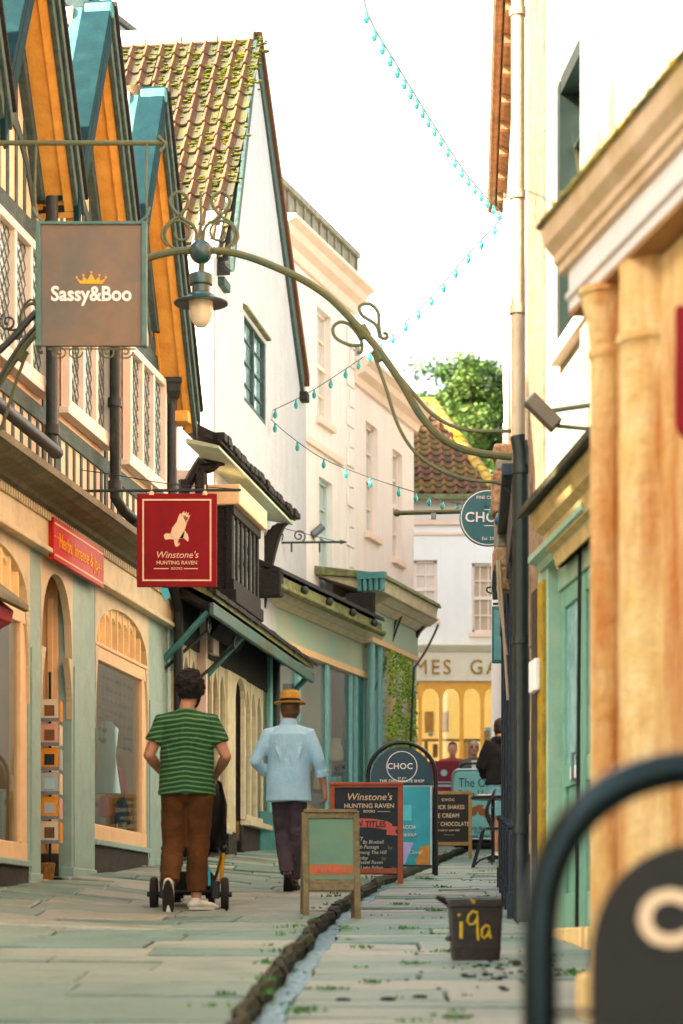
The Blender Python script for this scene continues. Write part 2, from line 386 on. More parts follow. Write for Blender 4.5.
mt['yellowstone'] = M('yellow_stained_timber', (.42,.28,.06), (.25,.17,.05), sc=9, bump=.4)
mt['navy'] = M('navy_painted_timber', (.012,.035,.065), (.009,.025,.045), sc=12, rough=.4, bump=.2, stain=(.03,.07,.09), stsc=6, stamt=.5)
mt['rust'] = M('rusty_render', (.50,.36,.24), (.38,.24,.12), sc=9, bump=.9, bsc=25, stain=(.22,.07,.02), stsc=6, stamt=.9)
mt['eaves'] = M('brown_eaves', (.34,.22,.12), (.22,.14,.08), sc=10, bump=.5)
mt['steel'] = flat('grey_metal', (.22,.24,.24), .4, .4)
mt['black'] = flat('black_metal', (.012,.012,.012), .35)
mt['rubber'] = flat('black_rubber', (.02,.018,.016), .8)
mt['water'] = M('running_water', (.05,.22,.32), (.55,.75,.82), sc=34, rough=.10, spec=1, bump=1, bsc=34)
mt['foliage'] = M('leaves', (.018,.085,.02), (.04,.14,.03), sc=1.5, rough=.6, tintc=(.20,.26,.05))
mt['weed'] = M('weeds', (.045,.16,.035), (.08,.22,.05), sc=5, rough=.7, tintc=(.10,.24,.07))
mt['bark'] = M('bark', (.10,.07,.045), (.06,.045,.03), sc=6, bump=1)
mt['bulb'] = flat('teal_bulb', (.02,.30,.28), .3)
mt['opal'] = M('opal_lamp_glass', (.72,.62,.45), (.80,.74,.62), sc=6, rough=.2, spec=.7)
mt['cable'] = flat('dark_cable', (.04,.045,.04), .6)
mt['brick'] = brick_mat('red_brick', (.36,.13,.06), (.27,.10,.05), (.42,.34,.27))

# ------------------------------------------------------------------ text
def lettering(name, parent, O, Rv, Uv, lines, mat, ext=.003):
    """lines: (text, x, z, size, dict(sx, shear, bold, align))"""
    O = Vector(O); Rv = Vector(Rv).normalized(); Uv = Vector(Uv).normalized(); Nv = Rv.cross(Uv)
    out = MB()
    for ln in lines:
        tx, x, z, size = ln[:4]; kw = ln[4] if len(ln) > 4 else {}
        cu = bpy.data.curves.new('t', 'FONT'); cu.body = tx; cu.size = size; cu.align_x = kw.get('align', 'CENTER'); cu.align_y = 'CENTER'
        cu.shear = kw.get('shear', 0); cu.offset = kw.get('bold', 0)*size; cu.extrude = ext; cu.space_character = kw.get('sp', 1); cu.resolution_u = 3
        o = bpy.data.objects.new('t', cu); C.objects.link(o)
        dg = bpy.context.evaluated_depsgraph_get(); dg.update()
        me = bpy.data.meshes.new_from_object(o.evaluated_get(dg)); sx = kw.get('sx', 1); rot = kw.get('rot', 0)
        i = len(out.v)
        for v in me.vertices:
            a = v.co.x*sx; b = v.co.y
            a, b = a*cos(rot)-b*sin(rot), a*sin(rot)+b*cos(rot)
            out.v.append(O+Rv*(x+a)+Uv*(z+b)+Nv*(v.co.z+ext))
        for p in me.polygons: out.f.append(tuple(i+k for k in p.vertices))
        bpy.data.objects.remove(o); bpy.data.curves.remove(cu); bpy.data.meshes.remove(me)
    return out.build(name, mat, parent, fix=False)
def polyshape(mb, O, Rv, Uv, pts, t=.004):
    O = Vector(O); Rv = Vector(Rv).normalized(); Uv = Vector(Uv).normalized(); Nv = Rv.cross(Uv)
    mb.prism([O+Rv*x+Uv*z for x, z in pts], Nv*t)
def ringshape(mb, O, Rv, Uv, r0, r1, a0=0, a1=2*pi, n=40, t=.004):
    O = Vector(O); Rv = Vector(Rv).normalized(); Uv = Vector(Uv).normalized(); Nv = Rv.cross(Uv)
    for k in range(n):
        p = a0+(a1-a0)*k/n; q = a0+(a1-a0)*(k+1)/n
        mb.prism([O+Rv*cos(p)*r0+Uv*sin(p)*r0, O+Rv*cos(p)*r1+Uv*sin(p)*r1, O+Rv*cos(q)*r1+Uv*sin(q)*r1, O+Rv*cos(q)*r0+Uv*sin(q)*r0], Nv*t)

# ================================================================== GROUND
def kerbX(Y):     # left lip of the water channel
    pts = [(4,-.62),(9.23,-.375),(10.4,-.345),(12.0,-.30),(13.9,-.215),(16.0,-.143),(18.8,.02),(24,.41),(27.7,.90),(33,1.46),(37,1.93),(44,2.4)]
    if Y <= pts[0][0]: return pts[0][1]
    for a, b in zip(pts, pts[1:]):
        if Y <= b[0]:
            t = (Y-a[0])/(b[0]-a[0]); return a[1]+(b[1]-a[1])*t+.012*sin(Y*7)+.01*sin(Y*2.3)
    return pts[-1][1]
CH = .145    # channel width
def ground_sheet():
    mb = MB(); ys = [-60,-30]+list(range(-28, 60, 4))+[60,90,200,900]; xs = [-600,-60,-12,-6,-3,0,3,6,12,60,600]
    def zz(x, y): return gz0(y)-.34
    for a, b in zip(ys, ys[1:]):
        for c, d in zip(xs, xs[1:]):
            mb.face([(c,a,zz(c,a)),(d,a,zz(d,a)),(d,b,zz(d,b)),(c,b,zz(c,b))])
    tag(mb.build('ground', mt['soil']), kind='structure')
ground_sheet()
def paving(name, mat, side):
    # slabs of real thickness laid in rows across the street over a mossy joint bed
    mb = MB(); tint = []; bed = MB(); r = random.Random(5+side)
    Y = -2.0; ys = []
    while Y < 52:
        h = r.uniform(.42, .72) if side < 0 else r.uniform(.34, .62)
        ys.append((Y, Y+h)); Y += h
    for (a, b) in ys:
        ym = (a+b)/2
        kx = kerbX(ym)
        x = kx if side < 0 else kx+CH
        end = -9.0 if side < 0 else 7.0
        if side < 0: x -= .05
        x0 = x
        sk = r.uniform(-.03, .03)
        while (x > end) if side < 0 else (x < end):
            wd = r.uniform(.5, 1.25); x2 = x-wd if side < 0 else x+wd
            lo, hi = min(x, x2), max(x, x2); g = .007
            dz = r.uniform(-.004, .004); t1 = r.uniform(-.006, .006); t2 = r.uniform(-.005, .005)
            # bend the rows with the lip of the channel for the first slab
            def X(xx, yy):
                f = max(0, 1-abs(xx-x0)/1.2)
                return xx+(kerbX(yy)-kx)*f
            G = .028; cs = [(lo+g, a+G+sk*(lo-x0)*.3), (hi-g, a+G+sk*(hi-x0)*.3), (hi-g, b-G+sk*(hi-x0)*.3), (lo+g, b-G+sk*(lo-x0)*.3)]
            top = []
            for k, (cx, cy) in enumerate(cs):
                up = .03 if side < 0 else 0
                top.append(Vector((X(cx, cy)+r.uniform(-.004,.004), cy, gz(cx, cy)+up+dz+(t1 if k in (0,3) else -t1)+(t2 if k < 2 else -t2))))
            bot = [p-Vector((0,0,.05)) for p in top]
            c = sum(top, Vector())/4
            ins = [p+(c-p).normalized()*.012 for p in top]; low = [p-Vector((0,0,.008)) for p in top]
            i = len(mb.v); mb.v += ins+low+bot
            mb.f.append((i,i+1,i+2,i+3))
            for k in range(4):
                k2 = (k+1) % 4
                mb.f.append((i+k, i+4+k, i+4+k2, i+k2)); mb.f.append((i+4+k, i+8+k, i+8+k2, i+4+k2))
            tv = r.random()**1.6; tint += [tv]*9
            x = x2
    mb.tint = tint
    o = mb.build(name, mat, fix=False); tag(o, kind='structure')
    yy = [-3+.5*k for k in range(112)]
    for a, b in zip(yy, yy[1:]):
        xs = [0,-.6,-1.2,-1.8,-2.4,-3.2,-9.0] if side < 0 else [CH,.6,1.2,3,7]
        for c, d in zip(xs, xs[1:]):
            def q(x, y):
                xx = kerbX(y)+x if abs(x) < 8 else x
                return (xx, y, gz(xx, y)+(.03 if side < 0 else 0)-.03)
            bed.face([q(c,a),q(d,a),q(d,b),q(c,b)])
    tag(bed.build('paving_bed' if side < 0 else 'paving_bed', mt['grout'], fix=False), kind='structure')
paving('pavement', mt['slab_l'], -1)
paving('pavement', mt['slab_r'], 1)
# channel: mossy kerbstones on the left lip, trough and water
def channel():
    mb = MB(); r = random.Random(3)
    Y = 3.0
    while Y < 44:
        L = r.uniform(.35, .8); n = 6
        wv = r.uniform(-.006, .006); hv = r.uniform(-.005, .008)
        for k in range(n):
            a = Y+L*k/n; b = Y+L*(k+1)/n-(.012 if k == n-1 else 0)
            def sec(y):
                kx = kerbX(y)+wv; z = gz(kx, y)+.03+hv; jj = .006*noise.noise((y*14, kx*3, 1)); j2 = .006*noise.noise((y*4, 5, 1))
                return [(kx-.045, y, z-.2), (kx-.045+jj*.3, y, z-.006), (kx-.03, y, z+.003+jj*.5), (kx-.008+j2, y, z-.004+jj), (kx+.012+j2, y, z-.04+jj), (kx-.004+jj, y, z-.11), (kx+.02, y, z-.3)]
            p, q = sec(a), sec(b)
            for i in range(6): mb.face([p[i], q[i], q[i+1], p[i+1]])
        Y += L
    tag(mb.build('kerb', mt['kerbmoss'], fix=False), kind='structure')
    m2 = MB(); wt = MB(); yy = [3+.25*k for k in range(164)]
    for a, b in zip(yy, yy[1:]):
        def e(y, dx, dz): x = kerbX(y)+dx; return (x, y, gz(x, y)+dz+(.02*noise.noise((x*9, y*9, dx)) if dx > 0 and dz > -.19 and dz < -.02 else 0))
        m2.face([e(a,-.02,-.19),e(a,CH+.02,-.19),e(b,CH+.02,-.19),e(b,-.02,-.19)])
        m2.face([e(a,CH+.003,-.2),e(a,CH+.003,-.014),e(b,CH+.003,-.014),e(b,CH+.003,-.2)])
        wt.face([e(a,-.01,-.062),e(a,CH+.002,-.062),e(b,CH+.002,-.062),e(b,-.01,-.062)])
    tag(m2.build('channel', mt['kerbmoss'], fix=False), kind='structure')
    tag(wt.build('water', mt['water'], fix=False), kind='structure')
channel()
# weeds and litter (stuff)
def tuft(mb, tint, c, n, rad, h, r):
    for _ in range(n):
        a = r.uniform(0, 2*pi); q = Vector(c)+Vector((cos(a)*rad*r.random()*2.6, sin(a)*rad*r.random()*.5, 0))
        hh = h*r.uniform(.4, 1); wv = r.uniform(.006, .015); a2 = r.uniform(0, 2*pi)
        s = Vector((cos(a2), sin(a2), 0))*wv; lean = Vector((r.uniform(-1,1), r.uniform(-1,1), 0))*hh*.7
        mb.face([q-s, q+s, q+lean+Vector((0,0,hh))+s*.3]); tint.append(r.random())
def weeds():
    mb = MB(); tint = []; r = random.Random(8)
    def at(px, py, spread, n, h=.035):
        Y = 2160/(py-790)
        for _ in range(n):
            x = (px+r.uniform(-spread, spread)-CX)*Y/FP; y = Y+r.gauss(0, .08)
            tuft(mb, tint, (x, y, gz(x, y)+.008), 9, .035, h*.8, r)
    for px, py, sp, n in [(12,893,14,26),(45,897,12,16),(200,1009,5,5),(185,985,14,8),(178,957,8,6),(120,990,10,7),(268,995,3,3),(136,1000,20,6),(215,940,16,8),(228,928,8,6),(150,975,8,4),(250,915,10,5),(330,992,5,3),(373,985,3,3),(300,1015,6,5),(140,1022,8,4),(447,953,4,5),(453,1020,3,4),(403,930,4,4),(398,905,4,4),(345,930,3,4),(437,912,4,4),(440,888,4,4),(125,868,12,16),(415,965,3,3),(575,975,6,8),(65,950,9,4),(90,935,12,5),(210,905,9,6),(365,950,3,3),(425,880,6,5),(300,935,4,5)]:
        at(px, py, sp, n, .05 if n > 12 else .028)
    for _ in range(230):
        Y = r.uniform(9, 34); x = r.uniform(-2.6, 1.2)+.06*(Y-10)
        tuft(mb, tint, (x, Y, gz(x, Y)+.002), 7, .035, .016, r)
    Y = 9
    while Y < 34:       # moss along the kerb
        if r.random() < .25: tuft(mb, tint, (kerbX(Y)-r.uniform(.04,.2), Y, gz(kerbX(Y), Y)+.03), 8, .04, .03, r)
        Y += .15
    mb.tint = tint
    tag(mb.build('weeds', mt['weed'], fix=False), 'small green weeds sprouting from the joints of the paving', 'weeds', kind='stuff')
    m2 = MB()
    for _ in range(60):
        px = r.gauss(495, 26); py = r.gauss(970, 9)
        if py < 950: continue
        Y = 2160/(py-790); x = (px-CX)*Y/FP; c = Vector((x, Y, gz(x, Y)+.008)); s = r.uniform(.006, .022)
        m2.ball(c, s, 6, (1, 1, .4))
    for px, py in [(388,1000),(420,998),(343,1001),(470,978)]:
        Y = 2160/(py-790); x = (px-CX)*Y/FP; m2.ball((x, Y, gz(x, Y)+.006), .035, 8, (1,.8,.25))
    tag(m2.build('leaf_litter', mt['rubber'], fix=False), 'dark crumbs of soil and dead leaves on the paving by the grey crate', 'litter', kind='stuff')
weeds()

# ================================================================== pantiles
def pantiles(name, mat, parent, O, A, U, width, length, tw=.2, th=.3, amp=.045, lift=.03, clip=None, seed=1, roll=.42, tf=None):
    O = Vector(O); A = Vector(A).normalized(); U = Vector(U).normalized(); N = A.cross(U)
    if N.z < 0: N = -N
    r = random.Random(seed); mb = MB(); tint = []
    nc = int(width/tw+.5); nr = int(length/th+.5); S = 8
    def prof(t):
        if t < roll: return amp*sin(pi*t/roll)**.8
        return -amp*.25*sin(pi*(t-roll)/(1-roll))
    for i in range(nc):
        for j in range(nr):
            if clip and not clip((i+.5)*tw, (j+.5)*th): continue
            ja = r.uniform(-.008, .008); jl = r.uniform(-.007, .01); rt = r.random(); jb = r.uniform(-.012, .012)
            a0 = i*tw+ja; b0 = j*th+jb; b1 = (j+1)*th+.02+jb; base = len(mb.v)
            for k in range(S+1):
                t = k/S; h = prof(min(t, 1))+.004
                x = a0+t*tw
                p = O+A*x
                mb.v.append(p+U*b0+N*(h+lift+jl-.028)); mb.v.append(p+U*b0+N*(h+lift+jl)); mb.v.append(p+U*b1+N*(h+jl*.5))
            for k in range(S):
                q = base+k*3
                mb.f.append((q, q+3, q+4, q+1)); mb.f.append((q+1, q+4, q+5, q+2))
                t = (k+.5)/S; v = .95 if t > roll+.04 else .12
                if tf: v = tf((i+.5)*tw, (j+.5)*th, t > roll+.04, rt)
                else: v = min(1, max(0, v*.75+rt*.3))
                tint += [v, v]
    mb.tint = tint
    return mb.build(name, mat, parent, fix=False, smooth=True, angle=50)

def leaded_window(fr, parent, s0, s1, z0, z1, d, lights=3, glassmat=None, framemat=None, lead=True, fw=.07):
    m = MB(); fm = framemat or mt['whiteframe']
    fr.box(m, s0, s0+fw, d-.03, d+.05, z0, z1); fr.box(m, s1-fw, s1, d-.03, d+.05, z0, z1)
    fr.box(m, s0+fw, s1-fw, d-.03, d+.05, z1-fw, z1); fr.box(m, s0+fw, s1-fw, d-.03, d+.05, z0, z0+fw)
    lw = (s1-s0-2*fw)/lights
    for k in range(1, lights):
        a = s0+fw+lw*k; fr.box(m, a-.03, a+.03, d-.028, d+.045, z0+fw, z1-fw)
    w_ = m.build('window', fm, parent, bevel=.006)
    g = MB(); fr.box(g, s0+fw*.5, s1-fw*.5, d-.02, d-.005, z0+fw*.5, z1-fw*.5); g.build('pane', glassmat or mt['leadglass'], w_)
    sm = MB(); fr.box(sm, s0-.05, s1+.05, d-.04, d+.055, z0-.06, z0-.002); sm.build('sill', fm, w_, bevel=.006)
    if lead:
        l = MB(); st = .13
        for k in range(lights):
            a0 = s0+fw+lw*k+.03; a1 = s0+fw+lw*(k+1)-.03; W = a1-a0; H = z1-z0-2*fw; zb = z0+fw
            n = int((W+H)/st)+2
            for i in range(-n, n):
                for sg in (1, -1):
                    # line x - sg*y = i*st, clipped
                    pts = []
                    for y in (0, H):
                        x = i*st+(y if sg > 0 else -y)+(0 if sg > 0 else 0)
                        pts.append((x, y))
                    (xa, ya), (xb, yb) = pts
                    if max(xa, xb) <= 0 or min(xa, xb) >= W: continue
                    def clipx(p, q, X): t = (X-p[0])/(q[0]-p[0]); return (X, p[1]+(q[1]-p[1])*t)
                    p, q = pts
                    if p[0] > q[0]: p, q = q, p
                    if p[0] < 0: p = clipx(p, q, 0)
                    if q[0] > W: q = clipx(p, q, W)
                    l.tube([fr.P(a0+p[0], d-.002, zb+p[1]), fr.P(a0+q[0], d-.002, zb+q[1])], .005, seg=3, cap=False)
        l.build('leading', mt['lead'], w_, fix=False)
    return w_

# ================================================================== L1 half-timbered building with three gables
L1 = F(-5.433, .1492)
def tudor():
    root = empty('timber_framed_building', L1.P(L1.sY(15), 0, gz0(15)), 'half-timbered shop building with three steep gables and ochre soffits on the left', 'building')
    fr = L1; S = lambda px, d=0: fr.s(px, d)
    sN = fr.sY(8.0); sE = S(169)
    zc = 3.72; zE = 6.2; zA = 8.02; k = 1.75; half = 1.04
    cs = [fr.sY(18.7-.0)+0, None, None]
    c2 = S(106, .3); c3 = S(160, .3); sp = c3-c2; cs = [c2-3*sp, c2-2*sp, c2-sp, c2, c3]
    # upper wall
    mb = MB(); fr.wall(mb, sN, sE, zc-.2, zE, -.25, 0)
    for c in cs[1:]:
        fr.prism(mb, [(c-sp/2, zE), (c+sp/2, zE), (c+.02, zA-.12), (c-.02, zA-.12)], -.2, 0)
    fr.box(mb, sE-.25, sE, -5, -.25, 0, zE)
    mb.build('upper_wall', mt['creamwall'], root)
    # timber framing
    tb = MB(); r = random.Random(2)
    wins = [(S(59)-2*sp-.0, S(102)-2*sp), (S(59)-sp-.02, S(102)-sp), (S(59), S(102)), (S(121), S(158))]
    zs, zh = 4.56, 5.66
    fr.box(tb, sN, sE, 0, .02, 3.86, 3.98); fr.box(tb, sN, sE, 0, .02, 4.30, 4.44)
    fr.box(tb, sN, sE, 0, .022, 5.72, 5.88)
    for (a, b) in wins:
        a2 = a
        while a2 < b+.05:
            fr.box(tb, a2-.035, a2+.035, 0, .012, 3.98, 4.30); a2 += .24
    for (a, b) in wins:
        for e in (a-.12, b+.12): fr.box(tb, e-.05, e+.05, 0, .018, 3.98, 5.72)
    for j in range(len(wins)-1):
        m_ = (wins[j][1]+wins[j+1][0])/2; fr.box(tb, m_-.05, m_+.05, 0, .016, 3.98, 5.72)
    for e in (sE-.08, sE-.42, sE-.72): fr.box(tb, e-.04, e+.04, 0, .017, 3.98, 6.1)
    for c in cs[1:]:
        x = -.84
        while x < .9:
            top = zA-.35-abs(x)*k
            if top > 5.95: fr.box(tb, c+x-.035, c+x+.035, 0, .012, 5.88, top)
            x += .24
        for sg in (1, -1):   # rafters
            fr.prism(tb, [(c+sg*(half-.02), zE-.12), (c+sg*(half-.14), zE-.12), (c, zA-.42), (c, zA-.2)], 0, .07)
            # curved brace
            pts = []
            for q in range(7):
                t = q/6; pts.append((c+sg*(.15+.75*t), 6.62-.62*t*t))
            for (p, q) in zip(pts, pts[1:]):
                fr.prism(tb, [(p[0], p[1]), (q[0], q[1]), (q[0], q[1]-.13), (p[0], p[1]-.13)], 0, .021)
    tb.build('timber_frame', mt['timber'], root, bevel=.008)
    for (a, b) in wins[1:]: leaded_window(fr, root, a, b, zs, zh, .045, 3)
    # gable roofs
    for i, c in enumerate(cs):
        last = i == len(cs)-1
        rf = MB(); hr = 1.5 if last else 1.08
        for sg in (1, -1):
            h = hr if sg > 0 else 1.08
            fr.prism(rf, [(c, zA), (c, zA-.12), (c+sg*h, zA-.12-k*h), (c+sg*h, zA-k*h)], -4.5, .30)
        roof = rf.build('gable_roof', mt['darktile'], root)
        # near slope tiles
        U = (fr.u*1+Vector((0,0,k))).normalized(); O = fr.P(c-1.0, -3.4, zA-k*1.0+.02)
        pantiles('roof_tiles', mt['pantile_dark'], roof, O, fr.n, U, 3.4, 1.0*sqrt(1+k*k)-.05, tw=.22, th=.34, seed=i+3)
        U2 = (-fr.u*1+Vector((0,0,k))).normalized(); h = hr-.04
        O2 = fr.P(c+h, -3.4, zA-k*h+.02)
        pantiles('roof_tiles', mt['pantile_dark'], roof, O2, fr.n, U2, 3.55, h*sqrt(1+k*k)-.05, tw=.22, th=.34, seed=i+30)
        rd = MB(); q = 0
        while q < 3.3:
            rd.tube([fr.P(c, -3.3+q, zA+.0), fr.P(c, -3.3+q+.36, zA+.012)], [.085,.095], seg=10); q += .37
        rd.build('ridge_tile', mt['peach'], roof, smooth=True)
        # blue capping and barge, near rake
        def strip(m, o0, o1, d0, d1, sg, h, h0=0):
            fr.prism(m, [(c+sg*h0, zA+o0-k*h0), (c+sg*h0, zA+o1-k*h0), (c+sg*h, zA+o1-k*h), (c+sg*h, zA+o0-k*h)], d0, d1)
        b = MB(); strip(b, .03, .15, .10, .355, -1, 1.12); strip(b, -.22, .03, .31, .355, -1, 1.12); b.build('blue_bargeboard', mt['blue'], root, bevel=.008)
        b = MB(); strip(b, -.01, .10, .0, .10, -1, 1.1); b.build('lead_flashing', mt['teal'], root, bevel=.01)
        b = MB(); strip(b, -.17, -.125, .0, .30, 1, hr-.01, .06); strip(b, -.225, -.16, .22, .30, 1, hr-.005, .06); strip(b, -.2, -.165, .0, .04, 1, hr-.01, .06)
        strip(b, -.17, -.125, .0, .30, -1, 1.08, .06); b.build('ochre_soffit', mt['orange'], root, bevel=.006)
        b = MB(); strip(b, -.26, .02, .302, .345, 1, hr+.01); strip(b, -.10, .05, .345, .375, 1, hr+.02); b.build('bargeboard', mt['barge'], root, bevel=.008)
        b = MB(); strip(b, .03, .11, .02, .36, 1, hr+.04); strip(b, .09, .135, .10, .40, 1, hr+.05); b.build('verge_tile', mt['darktile'], root, bevel=.01)
        cp = MB(); fr.box(cp, c-.07, c+.05, .12, .37, zA-.02, zA+.11); cp.build('apex_cap', mt['teal'], root, bevel=.02)
        if last:
            cp = MB(); fr.box(cp, c+hr-.24, c+hr-.02, .0, .30, zA-k*hr-.14, zA-k*hr-.03); cp.build('soffit_foot', mt['orange'], root, bevel=.01)
    m = MB(); fr.sprism(m, [(-.9,6.1),(-4.2,7.92),(-8,6.1),(-8,5.9),(-.9,5.9)], sN, sE); m.build('main_roof', mt['darktile'], root)
    # cornice
    cb = MB()
    fr.sprism(cb, [(-.1,3.56),(.06,3.56),(.06,3.585),(.10,3.60),(.12,3.63),(.22,3.66),(.26,3.66),(.33,3.70),(.35,3.70),(.35,3.76),(0,3.90),(-.1,3.90)], sN, sE+.12)
    cn = cb.build('cornice', mt['cornice'], root)
    dn = MB(); a = sN
    while a < sE: fr.box(dn, a, a+.035, .06, .085, 3.50, 3.56); a += .07
    dn.build('dentil_band', mt['fascia'], cn)
    # shop front fascia, posts, arches
    fb = MB(); fr.box(fb, sN, sE, -.1, .06, 3.27, 3.50); fr.box(fb, sN, sE+.04, -.06, .10, 3.23, 3.272); fr.box(fb, sN, sE+.06, -.06, .065, 3.502, 3.556)
    fb.build('fascia', mt['fascia'], root, bevel=.008)
    posts = [(S(29),S(41)), (S(72),S(95)), (S(148),S(166))]
    dl = S(95)-S(29)
    W2 = S(148)-S(95)
    # bays to the near side, partly outside the frame
    p0 = S(29)-W2; posts = [(p0-.35-W2-.35, p0-.35-W2), (p0-.35, p0)]+posts
    for (a, b) in posts:
        pm = MB(); zb = gz(fr.P(a,0,0).x, fr.P(a,0,0).y)-.12
        fr.box(pm, a, b, -.12, .0, zb, 3.23); fr.box(pm, a+.05, b-.05, .0, .012, zb, 2.42)
        fr.box(pm, a-.01, b+.01, -.10, .018, zb, zb+.22)
        pm.build('post', mt['post'], root, bevel=.012)
    # corbel bracket at the far end
    km = MB(); fr.prism(km, [(sE-.02,3.23),(sE+.30,3.23),(sE+.30,3.10),(sE+.22,3.02),(sE+.16,2.98),(sE+.08,2.86),(sE-.02,2.80)], -.1, .07); km.build('corbel', mt['post'], root, bevel=.01)
    em = MB(); fr.box(em, posts[-1][1], sE, -.12, .02, .3, 3.23); em.build('end_post', mt['post'], root)
    bays = [(posts[0][1], posts[1][0], 'w'), (posts[1][1], posts[2][0], 'w'), (posts[2][1], posts[3][0], 'd'), (posts[3][1], posts[4][0], 'w')]
    for bi, (a, b, kind) in enumerate(bays):
        am = MB(); zsp = 2.62 if kind == 'w' else 2.35
        fr.arch(am, a-.01, b+.01, zsp, 3.13, 3.232, -.06, .004, n=18, pw=2.3)
        fr.arch(am, a-.01, b+.01, zsp-.02, 3.06, 3.14, -.02, .0, n=18, pw=2.3) if 0 else None
        am.build('arch_panel', mt['fascia'], root)
        # curved knee brackets running down the posts
        for e, sg in ((a, 1), (b, -1)):
            kb = MB(); prev = None
            for q in range(11):
                t = q/10; x = .13*(1-t)**2.2+.012; z = 1.95+(zsp+.12-1.95)*(1-t)
                if prev: fr.prism(kb, [(e, prev[1]), (e+sg*prev[0], prev[1]), (e+sg*x, z), (e, z)], -.05, .008)
                prev = (x, z)
            kb.build('knee_bracket', mt['fascia'], root, bevel=.004)
        g0 = gz(fr.P(a,0,0).x, fr.P(a,0,0).y); g1 = gz(fr.P(b,0,0).x, fr.P(b,0,0).y)
        if kind == 'w':
            zs_ = g0+.33; 
            rm = MB(); fr.wall(rm, a, b, g0-.2, zs_-.05, -.1, -.0)
            rm.build('stall_riser', mt['riser'], root)
            fm = MB()
            fr.box(fm, a, a+.06, -.06, -.02, zs_+.08, 2.62); fr.box(fm, b-.17, b, -.06, -.015, zs_+.08, 2.62); fr.box(fm, a, b, -.06, -.01, zs_, zs_+.14); fr.box(fm, b-.24, b-.17, -.10, .0, zs_+.14, 2.62)
            fr.box(fm, a, b, -.09, .0, 2.58, 2.72); fr.box(fm, a, b, -.06, .015, 2.70, 2.735)
            wn = fm.build('shop_window', mt['cream'], root, bevel=.008)
            sm = MB(); fr.box(sm, a, b, -.06, .03, zs_-.05, zs_); sm.build('sill', mt['post'], wn, bevel=.008)
            gm = MB(); fr.box(gm, a+.05, b-.1, -.04, -.03, zs_+.1, 2.62); gm.build('pane', mt['glass'], wn)
            # fanlight with upright lancet slats
            fl = MB(); fr.box(fl, a, b, -.10, -.07, 2.7, 3.2); n = 9; dx = (b-a)/n
            for q in range(n+1): fr.box(fl, a+q*dx-.018, a+q*dx+.018, -.07, -.02, 2.72, 3.2)
            for q in range(n):
                xm = a+(q+.5)*dx; fr.arch(fl, xm-dx/2, xm+dx/2, 2.98, 3.05, 3.2, -.07, -.035, n=6, pw=1.4)
            fl.build('fanlight', mt['glowfan'], wn)
            # interior
            im = MB(); fr.box(im, a-.1, b+.1, -1.35, -1.30, zs_-.1, 3.3); fr.box(im, a-.1, b+.1, -1.3, -.1, zs_-.12, zs_-.02)
            fr.box(im, a-.12, a-.02, -1.3, -.12, zs_, 3.3); fr.box(im, b+.02, b+.12, -1.3, -.12, zs_, 3.3); fr.box(im, a-.1, b+.1, -1.3, -.1, 3.24, 3.3)
            im.build('display_interior', mt['glowinside'], root)
        else:
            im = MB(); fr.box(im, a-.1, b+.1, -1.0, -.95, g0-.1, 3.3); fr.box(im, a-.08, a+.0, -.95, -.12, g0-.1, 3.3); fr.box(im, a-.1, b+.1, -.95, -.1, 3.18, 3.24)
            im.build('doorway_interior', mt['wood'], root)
            jm = MB(); fr.box(jm, b-.02, b+.08, -.95, -.12, g1+.22, 3.2)
            for q in range(5): fr.box(jm, b-.05, b-.02, -.85+q*.16, -.80+q*.16, g1+.25, 3.0)
            jm.build('door_jamb', mt['cream'], root, bevel=.006)
            lo = MB(); fr.box(lo, b-.03, b+.08, -.96, -.12, g1-.1, g1+.215); lo.build('jamb_plinth', mt['riser'], root)
            # transom light above the door
            tm = MB(); fr.box(tm, a, b-.05, -.50, -.42, 2.38, 2.48)
            for q in (0, .5, 1): x = a+.02+(b-.12-a)*q; fr.box(tm, x, x+.05, -.5, -.44, 2.48, 3.05)
            fr.box(tm, a, b-.05, -.5, -.45, 2.74, 2.79)
            tm.build('transom_light', mt['orange'], root, bevel=.004)
            dk = MB(); fr.box(dk, a+.0, b-.05, -.56, -.54, 2.42, 3.1); dk.build('transom_pane', mt['insidewarm'], root)
            pl = MB(); fr.box(pl, a, b-.05, -.52, -.45, 2.2, 2.375); pl.build('door_head', mt['wood'], root)
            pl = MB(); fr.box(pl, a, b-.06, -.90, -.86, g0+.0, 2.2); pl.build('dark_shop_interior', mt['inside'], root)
            st = MB(); fr.box(st, a, b, -.95, .03, g0-.12, g0+.035); st.build('doorstep', mt['orange'], root)
    # red name board on the fascia
    a, b = S(52,.09), S(102,.09); z0 = fr.z(52,571,.09)-.0; z1 = fr.z(52,526,.09); z0 = 3.19; z1 = 3.53
    m = MB(); fr.box(m, a, b, .06, .105, z0, z1); bd = m.build('name_board', mt['red'], root)
    m = MB(); fr.box(m, a+.03, b-.03, .105, .109, z1-.05, z1-.035); fr.box(m, a+.03, b-.03, .105, .109, z0+.03, z0+.045); m.build('gilt_line', mt['creamletter'], bd)
    lettering('lettering', bd, fr.P((a+b)/2, .106, (z0+z1)/2), fr.u, (0,0,1), [('Herbs, Incense & Joy', 0, .0, .17, {'sx':.95}), ('~ ~ ~', -.72, .02, .10, {}), ('~ ~ ~', .72, -.02, .10, {})], mt['gold'])
    # downpipes
    def pipe(name, pts, rr, mat=mt['iron'], collars=()):
        m = MB(); m.tube(pts, rr, seg=12); 
        for c_ in collars: m.tube([Vector(c_)-Vector((0,0,.04)), Vector(c_)+Vector((0,0,.04))], rr*1.3, seg=12)
        return m.build(name, mat, root, smooth=True)
    d = .15
